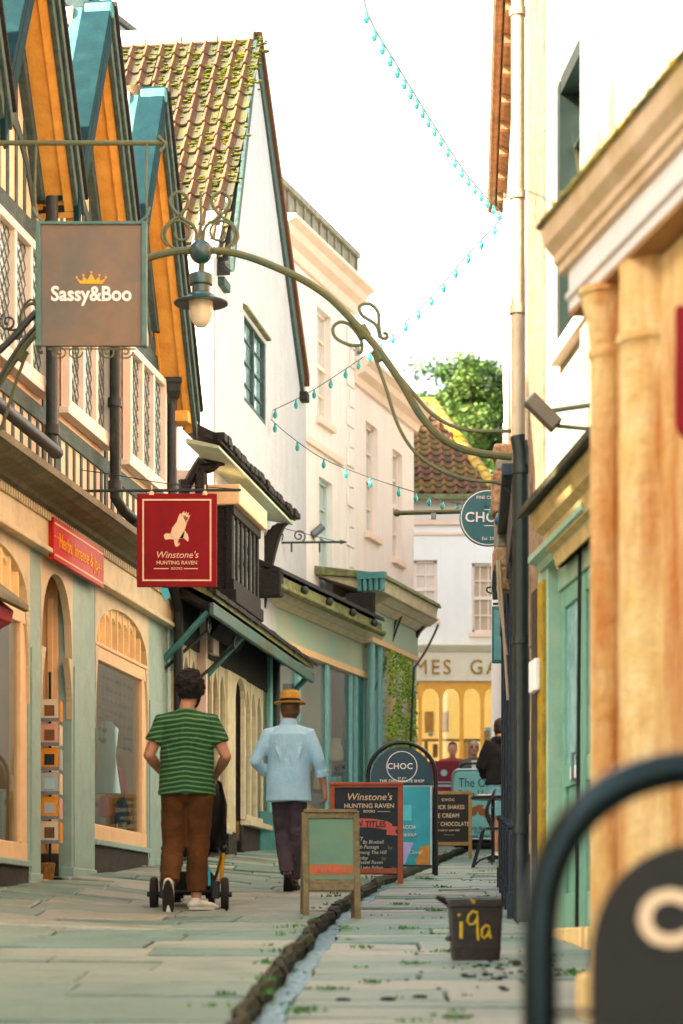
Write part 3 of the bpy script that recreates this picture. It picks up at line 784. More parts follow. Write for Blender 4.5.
    s_ = S(115, d); pipe('downpipe', [fr.P(s_,d,6.1), fr.P(s_,d,4.05), fr.P(s_+.1,d+.05,3.95), fr.P(s_+.5,d+.12,3.86), fr.P(S(140,.3),.28,3.85)], .05, collars=[fr.P(s_,d,z) for z in (5.7,4.9,4.15)])
    s_ = S(52, d); pipe('downpipe', [fr.P(s_,d,6.1), fr.P(s_,d,4.1), fr.P(s_-.06,d+.04,4.0), fr.P(s_-.2,d+.1,3.97), fr.P(s_-3,d+.12,4.0)], .05, collars=[fr.P(s_,d,z) for z in (5.4,4.2)])
    s_ = S(172, .13); zt = fr.z(172, 400, .13); zb_ = .6
    pipe('downpipe', [fr.P(s_,.13,zt), fr.P(s_,.13,3.7), fr.P(s_+.3,.13,3.4), fr.P(s_+.3,.13,zb_)], .05, collars=[fr.P(s_,.13,4.6), fr.P(s_+.3,.13,2.2), fr.P(s_+.3,.13,1.4)])
    m = MB(); m.rings([(0,0,-.16,.06,.06),(0,0,-.10,.07,.07),(0,0,-.02,.12,.12),(0,0,.05,.13,.13),(0,0,.06,.15,.15),(0,0,.11,.15,.15)], seg=4)
    for v in m.v: v.rotate(Matrix.Rotation(pi/4, 3, 'Z')); v += fr.P(s_, .13, zt+.1)
    m.build('rainwater_hopper', mt['iron'], root, bevel=.008)
    return root, bays
tudor_root, tudor_bays = tudor()

# goods in the display window by the striped man and the doorway rack
def shop_goods():
    fr = L1; a, b, _ = tudor_bays[3]; g0 = gz(fr.P(a,0,0).x, fr.P(a,0,0).y); zf = g0+.33
    def bag(sx, d, z, w, h, c, label):
        rt = empty('handbag', fr.P(sx, d, z), label, 'handbag', 'bags in the shop window')
        m = MB(); p = fr.P(sx, d, z)
        m.hexa([p+fr.u*-w/2+fr.n*-.06, p+fr.u*w/2+fr.n*-.06, p+fr.u*w/2+fr.n*.06, p+fr.u*-w/2+fr.n*.06]+[q+Vector((0,0,h)) for q in (p+fr.u*-w*.42+fr.n*-.03, p+fr.u*w*.42+fr.n*-.03, p+fr.u*w*.42+fr.n*.03, p+fr.u*-w*.42+fr.n*.03)])
        m.build('bag_body', c, rt, bevel=.02)
        m = MB(); m.tube([p+fr.u*(w*.28*cos(t))+Vector((0,0,h+h*.5*sin(t))) for t in [pi*k/8 for k in range(9)]], .01, seg=6); m.build('strap', c, rt)
    L = b-a
    bag(fr.s(106,-.14), -.14, 1.20, .26, .20, mt['red'], 'red handbag low in the arched shop window')
    bag(fr.s(119,-.2), -.20, 1.46, .26, .26, mt['red'], 'red handbag higher up, right side of the shop window')
    bag(fr.s(122,-.2), -.20, 1.17, .26, .24, mt['bluecloth'], 'blue handbag beneath the higher red bag')
    # dress on a stand
    rt = empty('garment', fr.P(a+L*.3, -.5, zf), 'pale blue garment hanging in the arched shop window', 'clothing')
    m = MB(); p = fr.P(fr.s(107,-.12), -.12, 1.42); m.rings([(p.x,p.y,p.z,.13,.06),(p.x,p.y,p.z+.35,.08,.05),(p.x,p.y,p.z+.6,.11,.05),(p.x,p.y,p.z+.68,.04,.04)], seg=14); m.build('dress', mt['palecloth'], rt, smooth=True)
    m = MB(); m.tube([fr.P(fr.s(107,-.12),-.12,zf-.02), fr.P(fr.s(107,-.12),-.12,2.15)], .012); m.build('stand', mt['black'], rt)
    r = random.Random(4)
    # strings of little ornaments hanging at the top of the window
    m = MB(); tint = []
    for k in range(9):
        x = fr.s(100+k*4.2,-.10)
        m.tube([fr.P(x,-.10,2.6), fr.P(x,-.10,1.9)], .004, seg=4)
        for q in range(7): m.ball(fr.P(x+r.uniform(-.02,.02), -.10, 1.9+q*.1), r.uniform(.015,.03), 6)
    # more goods standing on the window floor and shelf
    rr_ = random.Random(22)
    for k in range(7):
        nm, mm_, lb = [('vase','palecloth','pale vase'),('candle_jar','card_b','orange jar'),('gift_box','card_a','cream gift box'),('bowl','bluecloth','blue bowl'),('candle_jar','ornament','dark jar'),('gift_box','red','red gift box'),('vase','card_c','grey vase')][k]
        x = a+.12+L*.82*k/7; p = fr.P(x, -.14-.05*(k%2), zf+.0); m2 = MB(); hh = rr_.uniform(.12,.3); w2 = rr_.uniform(.05,.08)
        if nm == 'gift_box': m2.box(p.x-w2, p.x+w2, p.y-w2, p.y+w2, p.z, p.z+hh*.7)
        else: m2.lathe(p, [(w2*.7,0),(w2,hh*.3),(w2*.8,hh*.6),(w2*.45,hh*.8),(w2*.6,hh)], seg=16)
        o2 = m2.build(nm, mt[mm_], smooth=nm != 'gift_box'); tag(o2, lb+' on the floor of the arched shop window, number %d from the left'%(k+1) if 0 else lb+[' by the near jamb',' second along',' left of the middle',' in the middle',' right of the middle',' near the far jamb',' at the far jamb'][k]+' of the arched shop window', nm.replace('_',' '))
    o = m.build('hanging_ornaments', mt['ornament']); tag(o, 'strings of dark beads and ornaments hanging inside the arched window', 'ornaments')
    m = MB(); fr.box(m, a+.1, a+L*.8, -.55, -.2, zf+.38, zf+.41)
    for x in (a+.12, a+L*.78):
        fr.box(m, x, x+.025, -.5, -.47, zf-.02, zf+.38)
    o = m.build('display_stand', mt['wood']); tag(o, 'low wooden display stand in the arched shop window', 'shelf')
    # card rack in the doorway
    x0 = fr.s(42, -.12)+.13; d0 = -.18; zb = g0-.1
    a2, b2, _ = tudor_bays[2]; s_ = fr.s(50,-.04); gg = gz(fr.P(a2,0,0).x, fr.P(a2,0,0).y)
    rt = empty('card_rack', fr.P(s_, -.04, gg), 'tall wire rack of greetings cards standing in the shop doorway', 'card rack')
    m = MB(); m.tube([fr.P(s_,-.04,gg+.02), fr.P(s_,-.04,2.3)], .012); m.lathe(fr.P(s_,-.04,gg+.036), [(.12,0),(.12,.02),(.02,.03)]); m.build('rack_pole', mt['black'], rt)
    cols = ['card_a','card_b','card_c','card_b','card_d','card_a','card_c']
    for k in range(6):
        z = .86+k*.205; p = fr.P(s_, -.04, z)
        cm = MB(); cm.box(p.x-.07, p.x+.075, p.y-.06, p.y-.045, z, z+.18); cd = cm.build('greetings_card', mt[cols[k]], rt)
        im = MB(); im.box(p.x-.04, p.x+.045, p.y-.065, p.y-.06, z+.04, z+.13); im.build('card_picture', mt[['ornament','card_c','palecloth','black','wood','wood','red'][k]], cd)
        cm = MB(); cm.box(p.x+.085, p.x+.095, p.y-.05, p.y+.1, z, z+.17); cm.build('greetings_card', mt[cols[(k+3)%7]], rt)
        wm = MB(); wm.box(p.x-.08, p.x+.085, p.y-.09, p.y-.085, z-.01, z+.02); wm.build('wire_pocket', mt['steel'], rt)
    # basket
    p = fr.P(fr.s(47,.0), .0, gg+.03)
    m = MB(); m.rings([(p.x,p.y,p.z,.05,.05),(p.x,p.y,p.z+.07,.062,.06),(p.x,p.y,p.z+.14,.07,.07),(p.x,p.y,p.z+.145,.06,.06),(p.x,p.y,p.z+.05,.05,.05)], seg=16)
    o = m.build('wicker_basket', mt['wicker'], smooth=True); tag(o, 'small wicker basket on the doorstep under the card rack', 'basket')
mt['bluecloth'] = flat('blue_bag', (.03,.16,.28)); mt['palecloth'] = flat('pale_blue_cloth', (.42,.60,.62)); mt['ornament'] = M('ornament_colours', (.12,.05,.10), (.25,.16,.05), sc=14)
mt['card_a'] = flat('cream_card', (.75,.66,.5)); mt['card_b'] = flat('orange_card', (.75,.32,.06)); mt['card_c'] = flat('grey_card', (.45,.47,.45)); mt['card_d'] = flat('blush_card', (.72,.42,.32))
mt['wicker'] = M('wicker', (.36,.20,.08), (.2,.1,.04), sc=50, bump=1)
shop_goods()

# red lantern-like canopy at the far left edge
def red_canopy():
    fr = L1; s1 = fr.s(24, .42); s0 = s1-1.15
    z = fr.z(24, 612, .42)
    rt = empty('red_porch_canopy', fr.P(s0, 0, z), 'small red-sided canopy with mossy lead top over the doorway at far left', 'canopy')
    m = MB(); fr.sprism(m, [(.05, z+.30),(.42,z+.0),(.46,z+.0),(.46,z+.05),(.05,z+.36)], s0, s1); m.build('lead_top', mt['cornice'], rt, bevel=.01)
    m = MB(); fr.sprism(m, [(.05,z+.27),(.38,z-.01),(.36,z-.10),(.28,z-.14),(.24,z-.3),(.05,z-.36)], s0+.03, s1-.12); m.build('red_side', mt['red'], rt, bevel=.01)
    m = MB(); fr.box(m, s0, s0+.09, .05, .36, .3, z-.1); fr.box(m, s1-.34, s1-.25, .05, .22, .3, z-.3); m.build('white_post', mt['whiteframe'], rt, bevel=.01)
red_canopy()

# ================================================================== L2 white gabled house with pantile roof
def tiled_house():
    fr = L1; D0 = .12
    Yc, Yf = 26.3, 32.4
    root = empty('gabled_house', fr.P(fr.sY(Yc, D0), D0, gz(-1.5, Yc)), 'white plastered house with steep mossy pantile roof and gable to the street', 'house')
    sC, sF = fr.sY(Yc, D0), fr.sY(Yf, D0)
    # roof control points
    e0 = P(230, 258, 26.4); ap = P(254, 36, 28.8); e1 = P(300, 380, 32.0)
    zE, zA_, zF = e0.z, ap.z, e1.z
    sA = fr.sY(28.9, D0)
    hw = [(fr.s(244, D0), fr.s(266, D0), fr.z(244,400,D0), fr.z(244,310,D0))]
    m = MB(); fr.wall(m, sC, sF, 3.75, zE-.2, D0-.3, D0, hw)
    fr.prism(m, [(sC, zE-.2), (sF, zE-.2), (sF, zF), (sA, zA_-.18), (sC+.05, zE+.02)], D0-.3, D0-.002)
    m.build('gable_wall', mt['plaster'], root)
    m = MB(); fr.box(m, sC-.012, sC+.3, -6, D0-.015, 3.2, zE); m.build('front_wall', mt['plasterpink'], root)
    # front slope of pantiles
    A = fr.n.copy(); U = (ap-e0); 
    Ux = fr.u*((ap.y-e0.y)/fr.u.y)+Vector((0,0,ap.z-e0.z))
    L = Ux.length; W = 7.2
    Oe = e0.copy(); O = Oe-A*W
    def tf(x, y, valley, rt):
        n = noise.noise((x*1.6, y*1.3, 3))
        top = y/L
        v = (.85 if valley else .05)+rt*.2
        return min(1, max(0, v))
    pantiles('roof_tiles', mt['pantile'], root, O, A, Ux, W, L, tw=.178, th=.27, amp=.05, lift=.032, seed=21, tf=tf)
    # moss clumps growing on the tiles
    N = A.cross(Ux.normalized()); N = N if N.z > 0 else -N
    m = MB(); r = random.Random(9)
    for _ in range(9000):
        x = r.uniform(0, W); y = L*(r.random()**.6)
        dens = noise.noise((x*1.1, y*1.4, 7.3))+.62*(y/L)-.2
        if x > W-3.5 and dens > r.uniform(.02, .6):
            t = (x/.178) % 1
            if t < .42 and r.random() < .75: continue
            m.ball(O+A*x+Ux.normalized()*y+N*(.012), r.uniform(.012, .038), 6, (1.3, 1.3, .45))
    tag(m.build('moss', mt['moss'], root, smooth=True), kind='stuff')
    m = MB(); q = 0
    while q < W:
        p = ap-A*q; m.tube([p+Vector((0,0,.03)), p-A*.42+Vector((0,0,.03))], [.11,.12], seg=10); q += .44
    m.build('ridge_tile', mt['peach'], root, smooth=True)
    # roof body and far slope
    m = MB(); pr = [e0-Vector((0,0,.05)), ap-Vector((0,0,.03)), e1, e1-Vector((0,0,.14)), ap-Vector((0,0,.22)), e0-Vector((0,0,.19))]
    m.prism(pr, -A*W); m.build('roof', mt['darktile'], root)
    # barge boards
    m = MB(); h = Vector((0,0,1))
    m.prism([ap+h*.02, e1+h*.05-fr.u*.0, e1-h*.22, ap-h*.32], A*.06)
    m.prism([ap-h*.0, e0+h*.0, e0-h*.16, ap-h*.26], A*.05); 
    m.build('bargeboard', mt['barge'], root, bevel=.01)
    m = MB(); m.prism([ap+h*.05, e1+h*.10+fr.u*.18, e1-h*.05+fr.u*.18, ap-h*.05], A*.10); m.build('verge_tile', mt['pantile_red'], root)
    m = MB(); m.hexa([q-A*.3 for q in (e1-h*.30-fr.u*.14, e1-h*.30+fr.u*.06, e1-h*.30+fr.u*.06+A*.42, e1-h*.30-fr.u*.14+A*.42)]+[q-A*.3 for q in (e1-h*.18-fr.u*.14, e1-h*.18+fr.u*.06, e1-h*.18+fr.u*.06+A*.42, e1-h*.18-fr.u*.14+A*.42)]); m.build('rafter_foot', mt['darkoak'], root, bevel=.01)
    m = MB()
    for k in range(3): 
        c = e0-A*(.12+.55*k)-h*.24; m.hexa([c+fr.n*a+fr.u*b+h*z for z in (-.04,.06) for a,b in ((-.05,.05),(.05,.05),(.05,.4),(-.05,.4))])
    m.build('rafter_end', mt['barge'], root, bevel=.01)
    # gable window
    a, b, z0, z1 = hw[0]
    wd = leaded_window(fr, root, a, b, z0, z1, D0-.06, 2, mt['oldpane'], mt['timber'], lead=False, fw=.06)
    g = MB()
    for k in range(1,4): z = z0+(z1-z0)*k/4; fr.box(g, a+.05, b-.05, D0-.08, D0-.045, z-.012, z+.012)
    g.build('glazing_bar', mt['timber'], wd)
    m = MB(); fr.sprism(m, [(D0, z1+.07),(D0+.06,z1+.03),(D0+.06,z1+.0),(D0,z1+.0)], a-.05, b+.03); m.build('window_hood', mt['ledge'], wd)
    # --- oriel
    o0, o1 = fr.sY(26.0, .4), fr.s(252, .46)
    zt, zb = fr.z(222, 487, .46), fr.z(222, 575, .46)
    m = MB(); dO = .36
    fr.box(m, o0, o1+.9, D0-.2, dO-.03, zb, zt)
    for k in range(7):
        s_ = o0+.02+(o1+.9-o0-.08)*k/6; fr.box(m, s_, s_+.09, dO-.03, dO+.01, zb, zt)
    for k in range(4):
        d_ = -.30+.2*k; fr.box(m, o0-.03, o0, d_, d_+.07, zb, zt)
    fr.box(m, o0-.0, o0+.05, -.45, D0-.2, zb, zt)
    fr.box(m, o0-.03, o1+.93, dO-.03, dO+.03, zt-.10, zt); fr.box(m, o0-.03, o1+.93, dO-.03, dO+.03, zb, zb+.12)
    oc = m.build('oriel_bay', mt['darkoak'], root, bevel=.006)
    m = MB(); fr.box(m, o0+.1, o1+.82, dO-.025, dO-.015, zb+.15, zt-.12); m.build('oriel_pane', mt['leadglass'], oc)
    m = MB(); fr.box(m, o0-.06, o1+.95, -.2, dO+.10, zt, zt+.22); m.build('oriel_cornice', mt['cream'], root, bevel=.015)
    m = MB(); fr.box(m, o0-.05, o1+.95, -.2, dO+.06, zb-.14, zb); fr.sprism(m, [(D0,zb-.14),(dO+.04,zb-.14),(D0,zb-.5)], o0, o1+.9); m.build('oriel_base', mt['darkoak'], root, bevel=.01)
    # hood over the oriel: mossy pent roof, pale green soffit, dark brackets
    dH = .48; h0, h1 = fr.s(221, dH), fr.s(296, dH); zh = fr.z(222, 439, dH)
    m = MB(); fr.sprism(m, [(D0-.05, zh+.24),(dH, zh+.03),(dH,zh-.05),(D0-.05,zh+.10)], h0, h1); m.build('hood_roof', mt['darktile'], root, bevel=.012)
    m = MB(); r = random.Random(5); q = h0
    while q < h1: fr.box(m, q, q+.17, dH-.10, dH+.03+r.uniform(-.01,.02), zh-.03+r.uniform(-.012,.012), zh+.05+r.uniform(-.01,.02)); q += .19
    m.build('hood_slate_edge', mt['darkoak'], root, bevel=.012)
    m = MB(); fr.sprism(m, [(D0-.02, zh+.02),(dH-.03, zh-.07),(dH-.03,zh-.10),(D0-.02,zh-.03)], h0+.03, h1-.03); m.build('hood_soffit', mt['palegreen'], root)
    def bracket(s_, dw, name='bracket'):
        m = MB(); prev = None
        for k in range(11):
            t = k/10; dd = D0-.02+(dH-D0-.06)*(1-t)**1.0; z = zh-.10-1.15*(t**1.7)*1.0
            w0 = .05+.12*(1-abs(2*t-1))
            if prev: fr.prism(m, [(0,0)]*0 or [(s_, 0)]*0 or [], 0, 0) if 0 else m.prism([fr.P(s_, prev[0], prev[1]), fr.P(s_, dd, z), fr.P(s_, max(D0-.05, dd-w0-.05), z), fr.P(s_, max(D0-.05, prev[0]-w0-.05), prev[1])], fr.u*.12)
            prev = (dd, z)
        m.sb = 1
        return m.build(name, mt['darkoak'], root)
    bracket(h1-.2, .1)
    # near-end bracket: dark curved timbers against the pink wall
    m = MB()
    def arm(p0, p1, p2, w_):
        pts = [((1-t)**2*Vector(p0)+2*t*(1-t)*Vector(p1)+t*t*Vector(p2)) for t in [k/8 for k in range(9)]]
        m.tube(pts, w_, seg=6)
    Yb = 25.75
    arm(P(213,447,Yb), P(196,462,Yb), P(181,500,Yb), .055)
    arm(P(200,470,Yb), P(203,500,Yb), P(205,560,Yb), .07)
    arm(P(198,462,Yb), P(212,462,Yb), P(224,460,Yb), .06)
    arm(P(200,468,Yb), P(214,474,Yb), P(222,452,Yb), .05)
    m.build('near_bracket', mt['darkoak'], root, smooth=True)
    m = MB(); m.tube([P(184,480,25.7), P(184,640,25.7)], .06, seg=6); m.build('corner_post', mt['darkoak'], root)
    m = MB(); a_ = P(171, 470, 25.9); m.box(a_.x, P(206,0,25.9).x, 25.9, 26.2, .4, P(0,470,25.9).z); m.build('recess_wall', mt['plasterpink'], root)
    # --- shop below: canopy
    d = .5; c0, c1 = fr.s(211, d), fr.s(312, d); zc = fr.z(213.5, 604, d)
    m = MB(); fr.sprism(m, [(-.35, zc+.62),(d+.02, zc+.10),(d+.02,zc+.04),(-.35,zc+.5)], c0, c1); m.build('canopy_roof', mt['ledge'], root)
    m = MB(); r = random.Random(3); q = c0-.02
    while q < c1:
        for row in range(4):
            t = row/4; dd = d+.06-t*.75; zz = zc+.09+t*.44
            m.hexa([fr.P(q,dd-.24,zz+.13+.02), fr.P(q+.2,dd-.24,zz+.15), fr.P(q+.2,dd,zz-.01), fr.P(q,dd,zz-.01+r.uniform(-.01,.01)), fr.P(q,dd-.24,zz+.18), fr.P(q+.2,dd-.24,zz+.18), fr.P(q+.2,dd,zz+.035), fr.P(q,dd,zz+.035+r.uniform(-.01,.01))])
        q += .21
    m.build('canopy_tiles', mt['darkoak'], root)
    m = MB(); fr.box(m, c0, c1, d-.02, d+.03, zc-.13, zc+.0); m.build('canopy_gutter', mt['ledgeteal'], root, bevel=.012)
    m = MB(); fr.sprism(m, [(-.3,zc+.45),(d-.03,zc+.0),(d-.03,zc-.05),(-.3,zc+.3)], c0+.02, c1-.02); m.build('canopy_soffit', mt['darkoak'], root)
    m = MB()
    for sx in (c0+.1, c0+2.0, c1-.15):
        m.tube([fr.P(sx, -.0, zc-.55), fr.P(sx, d-.05, zc-.08)], .035, seg=6)
    m.build('canopy_strut', mt['teal'], root)
    for sx in (c0+.35, c0+1.75):     # scrolled iron brackets on the canopy edge
        m = MB()
        pts = [fr.P(sx+.10*cos(t)*(1-t/9), d-.1, zc-.2+.10*sin(t)*(1-t/9)) for t in [k*.5 for k in range(16)]]
        m.tube([fr.P(sx-.25, 0, zc-.65)]+pts, .018, seg=5); m.build('iron_scroll', mt['iron'], root)
    # shop frontage with gothic lights
    g = lambda s_: gz(fr.P(s_,0,0).x, fr.P(s_,0,0).y)
    q0 = fr.sY(24.95); q1 = fr.s(277, 0)
    segs = [(fr.s(178,0), fr.s(222,0), 'w'), (fr.s(224.5,0), fr.s(232.5,0), 'p'), (fr.s(232.5,0), fr.s(243.5,0), 'd'), (fr.s(243.5,0), fr.s(272,0), 'w')]
    zh_ = zc-.30
    m = MB(); fr.box(m, fr.sY(24.9), q1, -.1, .04, zh_, zc+.4); m.build('shop_head', mt['darkoak'], root)
    segs[0] = (fr.sY(25.15), fr.s(224.5,0), 'w')
    for a, b, kd in segs:
        ga, gb = g(a), g(b)
        if kd == 'w':
            zs_ = 1.16+.0*(a) if a < fr.s(230) else 1.30
            zs_ = ga+.48 if a < fr.s(230) else ga+.42
            m = MB(); fr.wall(m, a, b, ga-.3, zs_-.07, -.1, 0); m.build('stall_riser', mt['riser'], root)
            n = max(5, int((b-a)/.36)); dx = (b-a)/n
            m = MB()
            for k in range(n+1): fr.box(m, a+k*dx-.035, a+k*dx+.035, -.03, .02, zs_, zh_)
            for k in range(n):
                fr.arch(m, a+k*dx+.03, a+(k+1)*dx-.03, zh_-.38, zh_-.10, zh_, -.02, .012, n=8, pw=1.35)
            fr.box(m, a, b, -.03, .035, zs_, zs_+.06)
            wn = m.build('gothic_window', mt['gothic'], root)
            m = MB(); fr.box(m, a, b+.02, -.05, .09, zs_-.07, zs_-.002); m.build('sill', mt['gothic'], wn, bevel=.01)
            m = MB(); fr.box(m, a, b, -.02, -.012, zs_+.04, zh_); m.build('pane', mt['glass2'], wn)
            m = MB(); fr.box(m, a, b, -.9, -.86, zs_-.2, zh_+.2); fr.box(m, a, b, -.86, -.05, zs_-.25, zs_-.02); m.build('window_interior', mt['glowinside'], root)
        elif kd == 'p':
            m = MB(); fr.box(m, a, b, -.05, .04, ga+.3, zh_); m.build('pilaster', mt['gothic'], root, bevel=.01)
            m = MB(); fr.box(m, a-.01, b+.01, -.05, .05, ga-.3, ga+.30); m.build('plinth', mt['riser'], root)
        else:
            m = MB(); fr.box(m, a, b, -1.1, -1.05, ga-.1, zh_); fr.box(m, b, b+.05, -1.05, -.03, ga, zh_); fr.box(m, a, b, -1.05, 0, ga-.2, ga+.03); m.build('shop_doorway', mt['darkoak'], root)
            m = MB(); fr.arch(m, a, b, zh_-.32, zh_-.02, zh_+.02, -.03, .035, n=10); m.build('door_arch', mt['gothic'], root)
    # draped cables and hanging iron bits omitted; downpipe at the far end
    m = MB(); s_ = fr.s(276, .1); m.tube([fr.P(s_,.1,zc+.2), fr.P(s_,.1,g(s_))], .05, seg=10); m.build('downpipe', mt['iron'], root, smooth=True)
mt['ledgeteal'] = M('teal_gutter_board', (.07,.20,.19), (.11,.10,.055), sc=1.6, bump=.3, rough=.5, stain=(.10,.09,.05), stsc=3, stamt=.6)
mt['oldpane'] = M('old_window_glass', (.30,.42,.42), (.18,.28,.29), sc=5, rough=.08, spec=.9, bump=.3, bsc=7)
tiled_house()

# ================================================================== brick gabled house far behind the roofs on the left
def brick_house():
    Y = 37.0
    root = empty('brick_house', P(60, 790, Y), 'red brick gable with blue-grey verge rising behind the timber-framed roofs', 'house')
    a, b = P(72,-6,Y), P(132,42,Y); h = Vector((0,0,1)); dv = (b-a)
    apx = a-dv*.8; lft = Vector((2*apx.x-b.x-2, Y, b.z-1))
    m = MB(); m.prism([(b.x,Y,0),(b.x,Y,b.z-.2),(apx.x,Y,apx.z-.2),(lft.x,Y,lft.z),(lft.x,Y,0)], (0,8,0)); m.build('brick_wall', mt['brick'], root)
    m = MB(); m.prism([apx+Vector((0,-.3,.0)), b+Vector((.15,-.3,-.1)), b+Vector((.15,-.3,-.35)), apx+Vector((0,-.3,-.34))], (0,.3,0)); m.build('verge_board', mt['timber'], root)
    m = MB(); m.prism([apx+Vector((0,-.4,.1)), b+Vector((.25,-.4,-.06)), b+Vector((.25,-.4,-.14)), apx+Vector((0,-.4,.0))], (0,8,0)); m.build('roof', mt['darktile'], root)
brick_house()

# ================================================================== L3 / L4 pale rendered houses
L3 = F(-10.32, .3)
def sash(fr, root, a, b, z0, z1, d, bars=(2,4), blind=True, rec=.14, frame=None, paneM=None):
    fm = MB(); fm_m = frame or mt['whiteframe']; w = .05
    fr.box(fm, a, a+w, d-rec, d-rec+.06, z0, z1); fr.box(fm, b-w, b, d-rec, d-rec+.06, z0, z1)
    fr.box(fm, a, b, d-rec, d-rec+.06, z1-w, z1); fr.box(fm, a, b, d-rec, d-rec+.06, z0, z0+w); zm = (z0+z1)/2
    fr.box(fm, a, b, d-rec, d-rec+.07, zm-.03, zm+.03)
    for k in range(1, bars[0]): x = a+(b-a)*k/bars[0]; fr.box(fm, x-.012, x+.012, d-rec, d-rec+.05, z0, z1)
    for k in range(1, bars[1]):
        z = z0+(z1-z0)*k/bars[1]; fr.box(fm, a, b, d-rec, d-rec+.048, z-.012, z+.012)
    o = fm.build('sash_window', fm_m, root)
    g = MB(); fr.box(g, a, b, d-rec-.01, d-rec+.01, z0, z1); g.build('pane', paneM or mt['blindpane'], o)
    s_ = MB(); fr.box(s_, a-.06, b+.06, d-.05, d+.07, z0-.10, z0-.003); s_.build('sill', mt['peach'], o, bevel=.01)
    return o
mt['blindpane'] = M('window_with_white_blind', (.60,.60,.57), (.50,.50,.48), sc=1, rough=.1, spec=.8)
mt['sashgreen'] = M('pale_sash_paint', (.50,.60,.56), (.42,.52,.49), sc=4)
def pale_houses():
    fr = L3
    # L3
    s0, s1 = fr.s(275), fr.s(353)
    root = empty('rendered_house', fr.P(fr.s(297), 0, gz0(32.4)), 'tall pale rendered house with stone parapet above the long mint shop fascia', 'house')
    zP, zC = 10.08, 9.5
    w1 = (fr.s(317), fr.s(331), 7.33, 8.86); w2 = (fr.s(319), fr.s(332.5), 4.95, 6.52)
    w0 = (fr.s(296), fr.s(303), 5.2, 6.3)
    m = MB(); fr.wall(m, s0, s1, 1, zC, -.35, 0, [w1, w2]); fr.box(m, s0, s0+.3, -4, -.35, 1, zP-.1); m.build('wall', mt['georg'], root)
    m = MB(); fr.sprism(m, [(-.3,zC-.32),(.05,zC-.32),(.08,zC-.2),(.18,zC-.14),(.22,zC-.05),(.32,zC),(.32,zC+.05),(-.3,zC+.12)], s0-.1, s1+.06); m.build('cornice', mt['peach'], root)
    m = MB(); fr.box(m, s0, s1, -.3, .04, zC+.10, zP-.08); fr.box(m, s0-.05, s1+.05, -.33, .10, zP-.08, zP)
    x = s0
    while x < s1: fr.box(m, x, x+.05, .04, .07, zC+.12, zP-.08); x += .36
    m.build('parapet', mt['stonecap'], root, bevel=.01)
    m = MB(); fr.box(m, fr.s(297), fr.s(341), 0, .05, 6.86, 6.95); m.build('string_course', mt['peach'], root)
    for w_ in (w1, w2): sash(fr, root, *w_, 0, frame=mt['sashgreen'] if w_ is w2 else mt['whiteframe'])
    m = MB()
    zq = 4.9
    k = 0
    while zq < 9.1:
        wd = .34 if k % 2 else .2; fr.box(m, s1-wd, s1-.003, 0, .03, zq, zq+.26); zq += .29; k += 1
    m.build('quoin', mt['georg'], root, bevel=.01)
    # L3 shop front
    d = .45; a, b = fr.s(262, d), fr.s(369, d); zt, zb = 4.24, 3.86; ga = gz0(31)
    m = MB(); fr.box(m, a, b, -.1, d, zb, zt); fs = m.build('shop_fascia', mt['mint'], root, bevel=.01)
    m = MB(); fr.sprism(m, [(0,zt),(d+.03,zt),(d+.10,zt+.06),(d+.14,zt+.06),(d+.24,zt+.14),(0,zt+.14)], a, b); m.build('fascia_moulding', mt['gothic'], root)
    de = .92; e0_, e1_ = fr.s(281, de), fr.s(384, de)
    m = MB(); fr.sprism(m, [(-.05,4.95),(de,4.52),(de+.02,4.46),(-.05,4.84)], e0_, e1_); m.build('canopy_roof', mt['darkoak'], root, bevel=.012)
    m = MB(); fr.sprism(m, [(d,zt+.14),(de-.06,4.34),(de-.03,4.30),(de-.03,4.44),(0,4.80)], e0_+.05, e1_); fr.sprism(m, [(de-.04,4.26),(de+.02,4.29),(de+.02,4.33),(de-.04,4.33)], e0_, e1_+.05); m.build('mossy_gutter', mt['ledge'], root, bevel=.01)
    m = MB()
    for k in range(4): m.ball(fr.P(e0_+.9+k*1.05, de+.01, 4.38), .055, 10)
    m.build('lamp_boss', mt['iron'], root)
    m = MB(); fr.box(m, e0_-.02, e0_+.12, .15, de, 4.18, 4.52); m.build('canopy_end_box', mt['darkoak'], root, bevel=.02)
    zs_ = ga+.55
    m = MB(); fr.box(m, a, b, d-.12, d-.02, ga-.5, zs_); m.build('stall_riser', mt['teal'], root)
    m = MB(); fr.box(m, a, b, d-.1, d+.03, zb-.09, zb-.003)
    m.build('window_head', mt['cream'], root)
    m = MB(); fr.box(m, b-.35, b-.3, -1.9, d-.12, ga-.1, zb); fr.box(m, a+2.2, a+2.25, -1.0, d-.3, ga-.1, zb-.4); m.build('interior_partition', mt['darkoak'], root)
    r = random.Random(44)
    for k in range(16):
        m = MB(); px_ = r.uniform(305, 350); dd = d-r.uniform(.12,.3); p = fr.P(fr.s(px_, dd), dd, zs_+r.choice([0,.0,.45,.9])); w_ = r.uniform(.05,.12); hh = r.uniform(.12,.4)
        m.lathe(p, [(w_,0),(w_*1.1,hh*.4),(w_*.6,hh*.8),(w_*.7,hh)], seg=12); m.build('shop_stock', mt[r.choice(['insidewarm','palecloth','gothic','orange','mint','white','wood'])], root, smooth=True)
    m = MB(); fr.box(m, fr.s(302,d), fr.s(350,d), d-.34, d-.12, zs_+.42, zs_+.44); m.build('stock_shelf', mt['wood'], root)
    for px in (272, 300, 329, 352.5, 357.5, 366):
        m = MB(); s_ = fr.s(px, d); wd = .05 if px not in (352.5,) else .03; fr.box(m, s_-wd, s_+wd, d-.05, d-.002, zs_, zb-.09); m.build('mullion', mt['tealpale'], root, bevel=.008)
    m = MB(); fr.box(m, a, fr.s(352,d), d-.06, d-.05, zs_, zb-.09); m.build('shop_pane', mt['glass2'], root)
